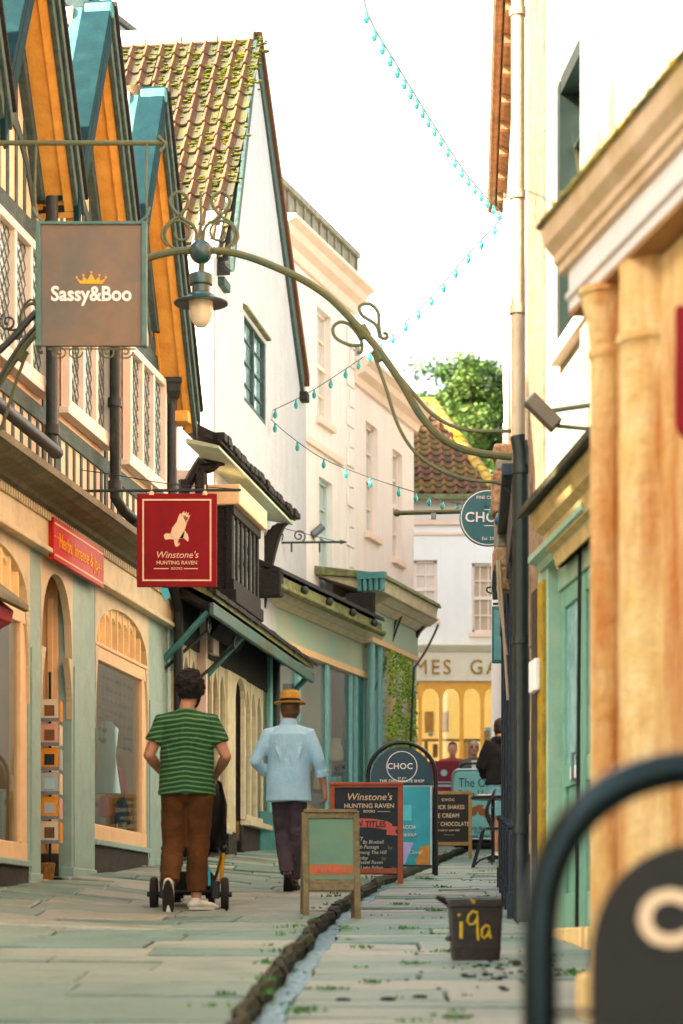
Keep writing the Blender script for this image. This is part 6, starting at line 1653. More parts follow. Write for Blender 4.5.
mt['maroon'] = M('maroon_sign', (.30,.05,.07), (.25,.04,.06), sc=3)

def boards():
    X1, Z1 = (1,0,0), (0,0,1)
    # weathered green/orange A-board
    Y = 16.7; u = Y/FP
    root, t, pn = a_board('pavement_board', 'weathered wooden A-board with faded green panel and orange stripe, nearest of the free-standing boards', 332, Y, 58*u, 109*u, .16, .10, mt['weatherwood'], mt['greenfaded'], legs=.20, fw=6.2*u)
    m = MB(); t.box(m, -22*u, 22*u, 45*u, 56*u, .004, .007); st = m.build('stripe', mt['orangepaint'], pn)
    m = MB(); t.box(m, -23*u, 23*u, 28*u, 41*u, .004, .0065); m.build('lower_plank', mt['weatherwood'], pn)
    m = MB(); t.box(m, -27*u, 27*u, 109*u-.004, 109*u+.02, -.03, .03); m.build('top_cap', mt['weatherwood'], root, bevel=.004)
    lettering('lettering', pn, t.P(0, 50.5*u, .0075), t.R, t.U, [('Perfume', 0, 0, 9*u, {'bold':.02,'sx':1.05})], mt['salmon'])
    # Winstone's board
    Y = 22.9; u = Y/FP
    root, t, pn = a_board('pavement_board', "orange-brown framed chalkboard headed Winstone's Hunting Raven Books with salmon TITLES banner", 366, Y, 74*u, 103*u, .10, -.04, mt['mahog'], mt['chalk'], legs=.10, fw=5.5*u)
    w_ = MB(); t.box(w_, -37*u, 37*u, 100*u, 103*u, -.02, .026); w_.build('cap_rail', mt['mahog'], root, bevel=.004)
    lettering('lettering', pn, t.P(1*u, 0, .006), t.R, t.U, [("Winstone's", 2*u, 88*u, 10*u, {'shear':.2}), ('HUNTING RAVEN', 2*u, 79*u, 6.3*u, {'bold':.01}), ('BOOKS', 2*u, 73.5*u, 3.6*u, {'bold':.012})], mt['creamletter'])
    m = MB(); t.box(m, -20*u, -7*u, 73.2*u, 73.7*u, .004, .008); t.box(m, 11*u, 24*u, 73.2*u, 73.7*u, .004, .008); m.build('rule_line', mt['creamletter'], pn)
    m = MB(); n = 12
    for k in range(n):
        x0 = -28+54*k/n; x1 = -28+54*(k+1)/n; f = lambda x: 58+4*cos((x+2)/54*3.0)-(2 if x > 22 else 0)
        m.prism([t.P(x0*u, (f(x0)-4.5)*u, .005), t.P(x1*u, (f(x1)-4.5)*u, .005), t.P(x1*u, (f(x1)+4.5)*u, .005), t.P(x0*u, (f(x0)+4.5)*u, .005)], t.N*.003)
    m.prism([t.P(20*u,50*u,.0045), t.P(32*u,49*u,.0045), t.P(29*u,53.5*u,.0045), t.P(33*u,58*u,.0045), t.P(22*u,59*u,.0045)], t.N*.002)
    m.prism([t.P(-22*u,50*u,.0045), t.P(-33*u,49*u,.0045), t.P(-30*u,53.5*u,.0045), t.P(-33*u,58*u,.0045), t.P(-22*u,59*u,.0045)], t.N*.002)
    m.build('banner', mt['salmon'], pn)
    lettering('banner_lettering', pn, t.P(0, 61*u, .009), t.R, t.U, [('NEW TITLES', 0, -.5*u, 8.5*u, {'sx':.85,'bold':.01})], mt['chalk'])
    tx = [('Poetry', -10,46,6),('By Bluebell',8,41.5,5),('. North Passage',-2,36.5,5.2),('Among The Hill',6,31,5),('. Monday',-6,25.5,5),('Isabel Raven',6,21,5),('The Light Fallen',2,15.5,5.2),('Zoe Gilbery',-4,11,5)]
    lettering('chalk_writing', pn, t.P(0, 0, .005), t.R, t.U, [(a, (x-4)*u+3*u, (z+1)*u, s_*u, {'shear':.15,'sx':.95}) for a, x, z, s_ in tx], mt['chalkline'])
    lettering('gold_writing', pn, t.P(0, 0, .005), t.R, t.U, [('by', 24*u, 37*u, 5*u), ('by', 18*u, 26*u, 5*u), ('by', 28*u, 16*u, 5*u)], mt['chalkgold'])
    # small chalk labels on the right edge omitted
    # arch-topped CHOC sign
    def choc(px, Y, W, H, label, near=False):
        o, R_, B_ = board_frame(px, Y, 0); u = W/70.0
        root = empty('arch_topped_pavement_sign', o, label, 'pavement sign', 'pavement signs standing in the street')
        t = TB(o, R_, B_, .05); r_ = W/2; zc = H-r_
        pts = [t.P(-r_,0)]+[t.P(-r_, zc*k/4) for k in range(1,4)]+[t.P(-r_*cos(a), zc+r_*sin(a)) for a in [pi*k/20 for k in range(21)]]+[t.P(r_, zc*k/4) for k in (3,2,1)]+[t.P(r_,0)]
        m = MB(); m.tube(pts, .022 if not near else .017, seg=12); m.build('tube_frame', mt['frametube'] if near else mt['black'], root, smooth=True)
        t2 = TB(o+B_*.34, R_, -B_, .18)
        m = MB()
        for sg in (-1,1):
            l = MB(); l.tube([t2.P(sg*r_*.96, 0), t2.P(sg*r_*.96, zc*.9)], .014, seg=8); l.build('rear_leg', mt['black'], root, smooth=True)
        return root, t, u, r_, zc
    Y = 25.2; W = 68*Y/FP; H = 134*Y/FP
    root, t, u, r_, zc = choc(402, Y, W, H, 'tall arch-topped CHOC sign with teal header and turquoise FOCACCIA poster')
    m = MB(); a_ = [pi*k/24 for k in range(25)]; ri = r_-.03
    m.prism([t.P(-ri*cos(a), zc-6*u+ (ri)*sin(a)+4*u, .004) for a in a_]+[t.P(ri, zc-8*u,.004), t.P(-ri, zc-8*u,.004)], -t.N*.012); hd = m.build('header_panel', mt['chocdark'], root)
    m = MB(); ringshape(m, t.P(0, zc+10*u, .006), t.R, t.U, 15.2*u, 16*u, t=.003); hc = m.build('ring_line', mt['white'], hd)
    lettering('lettering', hd, t.P(0, 0, .006), t.R, t.U, [('CHOC', -2*u, zc+10*u, 8.6*u, {'bold':.015,'sp':1.08}), ('EST 2014', 0, zc-2*u+0, 2.2*u), ('THE CHOCOLATE SHOP', 0, zc-5.2*u, 3.9*u, {'bold':.015,'sp':1.1})], mt['white'])
    m = MB(); t.box(m, -ri, ri, zc-9.5*u, zc-7.8*u, -.012, .012); t.box(m, -ri, ri, 9*u, 11*u, -.012, .012); m.build('cross_bar', mt['black'], root)
    m = MB(); t.box(m, -ri+.01, ri-.01, 11*u, zc-9.5*u, -.008, .004); ps = m.build('poster', mt['postercyan'], root)
    m = MB(); t.box(m, -ri+.01, -ri+.03, 11*u, zc-9.5*u, .004, .008); t.box(m, ri-.03, ri-.01, 11*u, zc-9.5*u, .004, .008); t.box(m, -ri+.03, ri-.03, zc-11*u, zc-9.5*u, .004, .008); m.build('poster_edge', mt['palecloth'], ps)
    m = MB(); t.box(m, -8*u, 10*u, 57*u, 73*u, .004, .006); m.build('poster_block', mt['postercyan2'], ps)
    m = MB(); m.prism([t.P(-14*u,12*u,.0045), t.P(3*u,12*u,.0045), t.P(12*u,34*u,.0045), t.P(-14*u,36*u,.0045)], t.N*.002); m.build('poster_panel', mt['lilac'], ps)
    m = MB()
    for (cx, cz, rr) in ((24,24,7),(27,16,9),(20,15,6),(29,28,4)): m.prism([t.P(min((cx+rr*cos(a))*u, ri-.035), max((cz+rr*sin(a))*u, 11.2*u), .0045+.0004*rr) for a in [2*pi*k/16 for k in range(16)]], t.N*.001)
    m.build('food_print', mt['orangefood'], ps)
    lettering('poster_lettering', ps, t.P(0, 0, .0065), t.R, t.U, [('FOCACCIA', 2*u, 50*u, 5.0*u, {'bold':.015}), ('MADE SOUP', 5*u, 42*u, 4*u, {'bold':.012,'sx':.9}), ('..love!', 14*u, 24*u, 5.5*u, {'shear':.25})], mt['white'])
    # foreground one: only its frame, dark disc panel and a C show
    Y = 4.3; W = .63; z0 = gz0(Y)
    root, t, u, r_, zc = choc(0, Y, W, .945, 'blurred foreground arch-topped sign with dark panel and pale letter C at lower right', near=True) if 0 else (None,)*5
    o = Vector(((722-CX)*Y/FP, Y, gz0(Y))); root = empty('foreground_sign', o, 'out-of-focus foreground pavement sign, tube arch round a dark panel with a pale C', 'pavement sign', 'pavement signs standing in the street')
    t = TB(o, Vector((1,0,0)), Vector((0,1,0)), .03); r_ = .325; H = .945; zc = H-r_
    se = lambda v: (1 if v >= 0 else -1)*abs(v)**.84
    pts = [t.P(-r_, zc*k/4) for k in range(0,4)]+[t.P(-r_*se(cos(a)), zc+r_*se(sin(a))) for a in [pi*k/32 for k in range(33)]]+[t.P(r_, zc*k/4) for k in (3,2,1,0)]
    m = MB(); m.tube(pts, .033, seg=16); m.build('tube_frame', mt['frametube'], root, smooth=True)
    m = MB(); ri = .235; a_ = [pi*k/24 for k in range(25)]
    m.prism([t.P(-ri*se(cos(a)), zc-.045+ri*se(sin(a)), .008) for a in a_]+[t.P(ri,.10,.008), t.P(-ri,.10,.008)], -t.N*.016); pn = m.build('dark_panel', mt['chalkbrown'], root, bevel=.003)
    for sg in (-1,1):
        for zz in (.2, .5): m = MB(); m.tube([t.P(sg*ri, zz), t.P(sg*r_, zz)], .007, seg=6); m.build('fixing', mt['black'], root)
    lettering('lettering', pn, t.P(0, zc+.045, .010), t.R, t.U, [('CHOC', .055, 0, .135, {'bold':.03,'sp':1.06})], mt['creamletter'])
    for sg in (-1,1):
        m = MB(); m.tube([t.P(sg*r_, zc*.85, -.02), t.P(sg*r_, 0)+Vector((0,.4,.02))], .014, seg=8); m.build('rear_leg', mt['black'], root, smooth=True)
    # brown chalkboard "thick shakes"
    Y = 31.5; u = Y/FP
    root, t, pn = a_board('pavement_board', 'tan framed black chalkboard listing shakes, ice cream and hot chocolate', 447, Y, 50*u, 68*u, .07, -.05, mt['lightwood'], mt['chalkbrown'], legs=.17, fw=3.6*u)
    lettering('lettering', pn, t.P(2*u, 0, .006), t.R, t.U, [('CHOC', -1*u, 59*u, 3.8*u, {'sp':1.3}), ('THICK SHAKES', -1*u, 51.5*u, 5.8*u, {'sx':.85}), ('ICE CREAM', -3*u, 43*u, 6*u, {'sx':.9}), ('HOT CHOCOLATE', 0, 34.5*u, 5.8*u, {'sx':.82}), ('with oat or cow milk', -2*u, 28.5*u, 3.0*u), ('- - - - - -', 0, 24*u, 3*u)], mt['creamletter'])
    # "The Old ... House" swing sign
    Y = 36.5; u = Y/FP; o, R_, B_ = board_frame(479, Y, 0); root = empty('swing_sign', o, 'pale aqua swing sign reading The Old Bake House on a black rubber base', 'pavement sign', 'pavement signs standing in the street')
    t = TB(o, R_, B_, 0)
    def rr(w, z0, z1, rad, c):
        pts = [t.P(-w, z0, c)]
        pts += [t.P(-w+rad-rad*cos(a), z1-rad+rad*sin(a), c) for a in [pi/2*k/8 for k in range(9)]]
        pts += [t.P(w-rad+rad*sin(a), z1-rad+rad*cos(a), c) for a in [pi/2*k/8 for k in range(9)]]
        return pts+[t.P(w, z0, c)]
    m = MB(); m.prism(rr(25*u, 12*u, 78*u, 6*u, .01), -t.N*.02); pn = m.build('sign_board', mt['mintsign'], root)
    m = MB(); q = rr(26.5*u, 10*u, 79.5*u, 7*u, 0); m.tube(q+[q[0]], .018, seg=8); m.build('tube_frame', mt['chrome'], root, smooth=True)
    m = MB(); q = rr(18*u, 76*u, 86*u, 5*u, -.05); m.tube(q, .02, seg=8); m.build('carry_handle', mt['black'], root, smooth=True)
    m = MB(); t.box(m, -25*u, 25*u, -.0, 6*u, -.2, .2); t.box(m, -20*u, 20*u, 6*u, 10*u, -.1, .1); m.build('rubber_base', mt['rubber'], root, bevel=.03)
    lettering('lettering', pn, t.P(0, 0, .0105), t.R, t.U, [('The Old', -3*u, 66*u, 13*u, {'sx':.8}), ('Bake House', 0, 54*u, 13*u, {'sx':.66}), ('Daily Baked', 0, 21*u, 5*u), ('Cakes', 0, 17*u, 4*u), ('Sound Wraps', 0, 13.5*u, 4*u)], mt['navyletter'], ext=.004)
    m = MB()
    for cx, cz, a, b in ((-2,33,6,3),(4,30,5,4),(-6,29,4,3),(8,26,3,2.5),(1,36,4,1.5)): m.prism([t.P((cx+a*cos(v))*u, (cz+7+b*sin(v))*u, .0102+.0002*a) for v in [2*pi*k/14 for k in range(14)]], t.N*.002)
    m.build('bread_print', mt['orangepaint'], pn)
    # maroon board behind
    Y = 39.5; u = Y/FP; o, R_, B_ = board_frame(452, Y, 0); root = empty('maroon_pavement_board', o, 'maroon pavement board with pale emblem behind the chalkboard', 'pavement sign', 'pavement signs standing in the street')
    t = TB(o, R_, B_, .04)
    m = MB(); t.box(m, -22*u, 22*u, 8*u, 84*u, -.015, .015); pn = m.build('panel', mt['maroon'], root, bevel=.01)
    for a0 in (-22*u, 18*u):
        m = MB(); t.box(m, a0, a0+4*u, 0, 8*u, -.014, .014); m.build('leg', mt['black'], root)
    m = MB(); t.box(m, -22*u, 22*u, 62*u, 63*u, .015, .02); t.box(m, -20*u, 10*u, 58*u, 60*u, .015, .02)
    for v in range(6): m.prism([t.P((-8+2.0*cos(a))*u+1.6*u*cos(v*1.05), (72+2*sin(a))*u+1.6*u*sin(v*1.05), .0155+.0003*v) for a in [2*pi*k/8 for k in range(8)]], t.N*.001)
    m.build('emblem', mt['palecloth'], pn)
    m = MB(); m.prism([t.P((2+9*cos(a))*u, (46+8*sin(a))*u, .016) for a in [2*pi*k/20 for k in range(20)]], t.N*.002); m.prism([t.P((2+6*cos(a))*u, (46+5*sin(a))*u, .0185) for a in [2*pi*k/20 for k in range(20)]], t.N*.002); m.build('cup_print', mt['mintsign'], pn)
mt['frametube'] = M('dark_glossy_tube', (.028,.05,.052), (.02,.035,.038), sc=5, rough=.2, metal=.85, spec=.8)
boards()

# ================================================================== food caddy with painted 19a
def caddy():
    Y = 2160/(961-790); u = Y/FP; o = P(476.5, 962, Y); o.z = gz(o.x, o.y)
    root = empty('recycling_caddy', o, 'brown plastic food caddy painted 19a in yellow, standing alone on the paving', 'bin')
    w0, w1, h = 23.5*u, 27.5*u, 62*u
    def rr(w, d, z, c=.018):
        pts = []
        for sx, sy in ((1,1),(-1,1),(-1,-1),(1,-1)):
            for k in range(5):
                a = {(1,1):0,(-1,1):pi/2,(-1,-1):pi,(1,-1):3*pi/2}[(sx,sy)]+pi/2*k/4
                pts.append(o+Vector((sx*(w-c)+c*cos(a), sy*(d-c)+c*sin(a)+w0, z)))
        return pts
    m = MB(); prof = [(w0,.0),(w0*1.0,.004),(w0*1.06,h*.22),(w0*1.062,h*.23),(w0*1.05,h*.235),(w1*.97,h*.86),(w1,h*.87),(w1*1.03,h*.88),(w1*1.03,h),(w1*.98,h),(w1*.92,h*.9),(w0*.9,.03)]
    L = [rr(w, w*.85, z) for w, z in prof]; i = 0
    for k, pts in enumerate(L): m.v += pts
    n = len(L[0])
    for k in range(len(L)-1):
        for j in range(n): m.f.append((k*n+j, k*n+(j+1)%n, (k+1)*n+(j+1)%n, (k+1)*n+j))
    m.f.append(tuple(reversed(range(n)))); m.f.append(tuple((len(L)-1)*n+j for j in range(n)))
    bd = m.build('bin_body', mt['binbrown'], root, smooth=True, angle=40)
    yf = o.y+w0-w1*.87
    m = MB(); m.tube([o+Vector((-w1*1.0,w0,h*.92)), o+Vector((-w1*1.15,w0-.03,h*.95)), o+Vector((-w1*1.42,w0-.06,h*1.03)), o+Vector((-w1*1.38,w0-.0,h*1.04)), o+Vector((-w1*1.1,w0+.05,h*1.0))], .011, seg=6); m.build('handle', mt['binbrown'], root, smooth=True)
    m = MB(); m.box(o.x-w1*1.03, o.x-w0*1.02, yf+.03, yf+.06, o.z+h*.32, o.z+h*.40); m.tube([o+Vector((-w1*1.0,w0-.05,h*.40)), o+Vector((-w1*1.1,w0-.06,h*.36)), o+Vector((-w1*1.0,w0-.06,h*.32))], .006, seg=5); m.build('latch', mt['binbrown'], root)
    m = MB()
    y_ = o.y+w0-w0*.85*1.06-.012
    def q(px, py):
        z = (CY-py)*(Y)/FP; t_ = (z-o.z)/h; return Vector(((px-CX)*Y/FP, o.y+w0-(w0*1.05+(w1*.97-w0*1.05)*max(0,(t_-.235)/.63))*.85-.003, z))
    def stroke(pts, w_=.0075): m.tube([q(420+x*.1464, 880+y*.1464) for x, y in pts], w_, seg=6, sx=1)
    stroke([(285,285),(284,340),(283,400)], .010); m.ball(q(420+268*.1464, 880+240*.1464), .009, 8)
    stroke([(395,225),(360,215),(335,240),(325,280),(340,305),(370,300),(392,265),(395,230),(394,290),(394,350),(400,412)])
    stroke([(475,320),(450,310),(425,335),(422,380),(440,398),(465,375),(476,325),(478,375),(485,398)])
    m.build('painted_number', mt['yellowpaint'], bd, smooth=True)
    m = MB(); stroke([(345,135),(372,148),(358,158)], .008); m.build('paint_dab', mt['yellowpaint'], bd)
mt['binbrown'] = M('dark_brown_plastic', (.05,.032,.022), (.035,.022,.016), sc=8, rough=.5, bump=.2, stain=(.09,.06,.04), stsc=6, stamt=.4); mt['yellowpaint'] = M('yellow_brush_paint', (.50,.36,.02), (.38,.28,.02), sc=30, rough=.6)
caddy()

# ================================================================== cafe table and chair at right
def cafe():
    Y = 28.6; u = Y/FP
    c = P(493, 797, Y); g = gz0(Y)
    root = empty('cafe_table', (c.x, Y, g), 'small dark metal cafe table beside the standing man in black', 'table')
    m = MB(); m.lathe((c.x, Y, c.z-.03), [(.26,0),(.27,.01),(.27,.03),(.26,.035)], seg=28); m.build('table_top', mt['black'], root, smooth=True)
    m = MB(); m.tube([(c.x,Y,g+.04),(c.x,Y,c.z-.03)], .022, seg=8); m.build('pedestal', mt['black'], root, smooth=True)
    for k in range(3):
        a = k*2.1+.4; m = MB(); m.tube([(c.x,Y,g+.12),(c.x+.18*cos(a),Y+.18*sin(a),g+.07),(c.x+.26*cos(a),Y+.26*sin(a),g+.012)], .013, seg=6); m.build('leg', mt['black'], root, smooth=True)
    m = MB(); m.box(P(477,0,Y).x, P(492,0,Y).x, Y-.2, Y+.05, c.z+.006, c.z+.022); o = m.build('menu_card', mt['whiteframe']); tag(o, 'thin pale menu lying on the dark cafe table', 'menu')
    # chair, seen from the side
    Y = 27.6; root = empty('cafe_chair', (P(494,870,Y).x, Y, gz0(Y)), 'black metal cafe chair standing by the navy shop post', 'chair')
    x0, x1 = P(485,0,Y).x, P(503,0,Y).x; g = gz0(Y)
    m = MB(); m.box(x0, x1+.12, Y-.18, Y+.18, g+.44, g+.465); m.build('seat', mt['black'], root, bevel=.01)
    for (x, dy, b) in ((x0-.02,-.17,-.12),(x0-.02,.17,-.12),(x1+.10,-.17,.05),(x1+.10,.17,.05)):
        m = MB(); m.tube([(x,Y+dy,g+.44),(x+b*.3,Y+dy,g+.3),(x+b,Y+dy,g+.005)], .014, seg=6); m.build('leg', mt['black'], root, smooth=True)
    m = MB(); m.tube(curve([(x0+.1,Y-.16,g+.44),(x0+.02,Y-.16,g+.65),(x0+.1,Y-.14,g+.86),(x0+.12,Y,g+.9),(x0+.1,Y+.14,g+.86),(x0+.02,Y+.16,g+.65),(x0+.1,Y+.16,g+.44)],5), .013, seg=6); m.tube([(x0+.08,Y-.15,g+.7),(x0+.08,Y+.15,g+.7)], .01, seg=6); m.build('backrest', mt['black'], root, smooth=True)
cafe()

# ================================================================== stroller
def stroller():
    Yb = 17.75; u = Yb/FP
    def L(px, py, dy=0): return P(px, py, Yb+dy)
    g = gz0(Yb)
    root = empty('stroller', (P(190,900,Yb).x, Yb+.3, g), 'black pushchair with brass coloured tubes pushed by the man in the striped shirt', 'stroller')
    cx = P(189.5, 0, Yb).x; tr = .262
    def wheel(x, y, r, w_):
        z = gz(x, y)+r; wt_ = MB(); wt_.lathe((x-w_/2, y, z), [(r*.72,0),(r*.93,.0),(r,w_*.25),(r,w_*.75),(r*.93,w_),(r*.72,w_)], axis=(1,0,0), seg=28)
        o = empty('wheel', (x, y, z)); o.parent = root; o.location = Vector((x,y,z))-Vector(root.location)
        wt_.build('tyre', mt['tyre'], o, smooth=True, angle=50)
        m = MB(); m.lathe((x-w_/2+.004, y, z), [(r*.1,0),(r*.72,.004),(r*.72,w_-.012),(r*.1,w_-.008)], axis=(1,0,0), seg=20); m.build('rim', mt['black'], o, smooth=True)
        m = MB(); m.tube([(x-w_,y,z),(x+w_,y,z)], .02, seg=10); m.build('hub', mt['black'], o, smooth=True)
        return z
    r = .127
    zl = wheel(cx-tr, Yb, r, .052); zr = wheel(cx+tr, Yb, r, .052)
    wheel(cx+.13, Yb+.62, .088, .045); wheel(cx-.13, Yb+.62, .088, .045)
    m = MB(); m.tube([(cx-tr+.03,Yb,zl),(cx-tr+.09,Yb+.02,zl+.02),(cx+tr-.09,Yb+.02,zr+.02),(cx+tr-.03,Yb,zr)], .018, seg=8); m.box(cx-tr+.04,cx-tr+.10,Yb-.02,Yb+.05,zl-.03,zl+.10); m.box(cx+tr-.10,cx+tr-.04,Yb-.02,Yb+.05,zr-.03,zr+.10); m.build('rear_axle', mt['black'], root, bevel=.008)
    for sg in (-1, 1):
        x = cx+sg*(tr-(.03 if sg > 0 else .09))
        m = MB(); m.tube([(x,Yb+.02,zl+.08),(x+sg*.015,Yb+.10,g+.45)], .013, seg=8); m.build('brass_tube', mt['brass'], root, smooth=True)
        m = MB(); m.tube([(x+sg*.015,Yb+.10,g+.45),(x+sg*.02,Yb+.06,g+.62),(x+sg*.015,Yb-.02,g+.82),(x,Yb-.10,g+.94),(x-sg*.05,Yb-.12,g+.975)], [.017,.022,.015,.015,.015], seg=8); m.build('side_tube', mt['black'], root, smooth=True)
        m = MB(); m.ball((x+sg*.015,Yb+.09,g+.47), .032, 12); m.build('hinge', mt['black'], root, smooth=True)
        m = MB(); m.tube([(x,Yb+.12,g+.42),(cx+sg*.13,Yb+.60,g+.14)], .013, seg=8); m.build('front_tube', mt['brass'], root, smooth=True)
    m = MB(); m.tube([(cx-.15,Yb-.12,g+.975),(cx+.15,Yb-.12,g+.975)], .016, seg=8); m.build('handlebar', mt['black'], root, smooth=True)
    m = MB(); m.hexa([(cx-.16,Yb+.02,g+.12),(cx+.14,Yb+.02,g+.12),(cx+.14,Yb+.42,g+.14),(cx-.16,Yb+.42,g+.14),(cx-.17,Yb-.0,g+.30),(cx+.17,Yb-.0,g+.30),(cx+.17,Yb+.45,g+.28),(cx-.17,Yb+.45,g+.28)]); m.build('basket', mt['blackcloth'], root, bevel=.02)
    m = MB(); m.box(cx+.135,cx+.155,Yb-.012,Yb+.03,g+.19,g+.33); m.build('blue_tab', mt['bluecloth2'], root, bevel=.005)
    m = MB(); m.rings([(cx,Yb+.32,g+.42,.12,.16),(cx+.09,Yb+.30,g+.50,.13,.24),(cx+.11,Yb+.25,g+.66,.15,.26),(cx+.12,Yb+.2,g+.80,.15,.22),(cx+.12,Yb+.2,g+.92,.12,.17),(cx+.12,Yb+.22,g+.98,.06,.08)], seg=20); m.build('seat_and_hood', mt['blackcloth'], root, smooth=True)
    m = MB(); m.tube([(cx-.2,Yb+.10,g+.45),(cx-.1,Yb+.2,g+.46),(cx+.1,Yb+.2,g+.46),(cx+.2,Yb+.10,g+.45)], .015, seg=8); m.build('seat_crossbar', mt['black'], root, smooth=True)
mt['tyre'] = flat('brown_black_tyre', (.045,.03,.022), .8); mt['brass'] = M('brass_tube', (.62,.36,.10), (.5,.28,.07), sc=4, rough=.3, metal=.8); mt['blackcloth'] = M('black_fabric', (.012,.013,.012), (.02,.02,.018), sc=20, rough=.9); mt['bluecloth2'] = flat('light_blue_tab', (.12,.5,.65))
stroller()

# ================================================================== people
def stripe_mat(name, c1, c2, period):
    m = M(name, c1, rough=.9, bump=.25, bsc=120); t = m.node_tree; b = [n for n in t.nodes if n.type == 'BSDF_PRINCIPLED'][0]; tc = [n for n in t.nodes if n.type == 'TEX_COORD'][0]
    sp = NN(t, 'ShaderNodeSeparateXYZ'); t.links.new(tc.outputs['Object'], sp.inputs[0])
    no = NN(t, 'ShaderNodeTexNoise'); no.inputs['Scale'].default_value = 5; t.links.new(tc.outputs['Object'], no.inputs[0])
    a0 = NN(t, 'ShaderNodeMath', operation='MULTIPLY'); a0.inputs[1].default_value = .025; t.links.new(no.outputs[0], a0.inputs[0])
    # the weave sags a little towards the middle of the back
    ab = NN(t, 'ShaderNodeMath', operation='ABSOLUTE'); t.links.new(sp.outputs[0], ab.inputs[0])
    aa = NN(t, 'ShaderNodeMath', operation='MULTIPLY'); aa.inputs[1].default_value = .12; t.links.new(ab.outputs[0], aa.inputs[0])
    a1 = NN(t, 'ShaderNodeMath', operation='ADD'); t.links.new(sp.outputs[2], a1.inputs[0]); t.links.new(a0.outputs[0], a1.inputs[1])
    a15 = NN(t, 'ShaderNodeMath', operation='ADD'); t.links.new(a1.outputs[0], a15.inputs[0]); t.links.new(aa.outputs[0], a15.inputs[1])
    a2 = NN(t, 'ShaderNodeMath', operation='DIVIDE'); a2.inputs[1].default_value = period; t.links.new(a15.outputs[0], a2.inputs[0])
    a3 = NN(t, 'ShaderNodeMath', operation='FRACT'); t.links.new(a2.outputs[0], a3.inputs[0])
    a4 = NN(t, 'ShaderNodeMath', operation='GREATER_THAN'); a4.inputs[1].default_value = .66; t.links.new(a3.outputs[0], a4.inputs[0])
    mx = NN(t, 'ShaderNodeMix', data_type='RGBA'); mx.inputs[6].default_value = (*c1,1); mx.inputs[7].default_value = (*c2,1)
    t.links.new(a4.outputs[0], mx.inputs[0]); t.links.new(mx.outputs[2], b.inputs['Base Color']); return m
mt['skin'] = M('skin', (.46,.21,.12), (.40,.17,.10), sc=9, rough=.55, bump=.1)
mt['skinpale'] = M('skin_light', (.58,.30,.20), (.5,.25,.16), sc=9, rough=.55)
mt['stripes'] = stripe_mat('green_striped_jersey', (.010,.050,.016), (.085,.21,.07), .0345)
mt['corduroy'] = M('rust_brown_trousers', (.17,.07,.025), (.115,.048,.018), sc=8, rough=.95, bump=.5, bsc=45)
mt['hairdark'] = M('dark_curly_hair', (.016,.010,.007), (.03,.018,.010), sc=30, rough=.8, bump=1, bsc=60)
mt['hairgrey'] = M('greying_hair', (.22,.13,.08), (.14,.085,.05), sc=30, rough=.8)
mt['sneaker'] = M('white_sneaker', (.62,.60,.52), (.52,.5,.43), sc=9, rough=.6); mt['sole'] = flat('dark_sole', (.035,.022,.018), .8); mt['soleback'] = mt['sole']
mt['linen'] = M('pale_blue_linen', (.46,.66,.76), (.38,.58,.70), sc=5, rough=.95, bump=.3, bsc=60)
mt['greytrouser'] = M('purple_grey_trousers', (.12,.095,.11), (.085,.07,.082), sc=8, rough=.95, bump=.4, bsc=40)
mt['straw'] = M('straw_hat', (.60,.36,.13), (.48,.28,.09), sc=40, rough=.8, bump=.7, bsc=90); mt['hatband'] = flat('dark_hat_band', (.03,.022,.02))
mt['leathershoe'] = flat('dark_brown_shoe', (.04,.022,.015), .5); mt['hoodie'] = M('black_hoodie', (.012,.011,.011), (.018,.016,.015), sc=8, rough=.95, bump=.4); mt['paleshorts'] = M('pale_blue_shorts', (.22,.38,.42), (.18,.33,.38), sc=12, rough=.9)
mt['greyjacket'] = M('grey_jacket', (.20,.19,.16), (.16,.15,.13), sc=8, rough=.9); mt['pinktop'] = flat('brick_red_top', (.42,.12,.08), .9)

def xf(m, T):
    for v in m.v: v[:] = T @ v
    return m
def hand(m, wrist, d, palm_n, side, s=1.0, curl=.5, grip=False):
    """palm with four fingers and a thumb; d: direction of the hand, palm_n: direction the palm faces, side: +1/-1 where the thumb sits"""
    wrist = Vector(wrist); d = Vector(d).normalized(); n = Vector(palm_n); n = (n-d*n.dot(d)).normalized(); a = d.cross(n)*side
    kn = wrist+d*.095*s
    m.tube([wrist-d*.02, wrist+d*.03*s, wrist+d*.06*s, kn], [.026*s,.031*s,.036*s,.034*s], seg=10, round_ends=True, sx=.62, ref=n)
    for k, ln in enumerate((.070,.080,.074,.058)):
        off = (.030-.020*k)*s; b = kn+a*off-d*.008
        c = 1.35 if grip else curl; p = [b]; ang = 0
        for q, f in enumerate((.45,.32,.25)):
            ang += c*(.6 if q == 0 else .8); dd = d*cos(ang)+n*sin(ang); p.append(p[-1]+dd*ln*f*s)
        m.tube(p, [.0098*s,.0092*s,.0085*s,.0075*s], seg=8, round_ends=True)
    b = wrist+d*.03*s+a*.026*s; p = [b, b+(d*.55+a*.6+n*.25).normalized()*.038*s]; p.append(p[-1]+(d*.8+a*.15+n*.55).normalized()*.030*s); p.append(p[-1]+(d*.8-a*.1+n*.7).normalized()*.024*s)
    m.tube(p, [.014*s,.0115*s,.0105*s,.009*s], seg=8, round_ends=True)
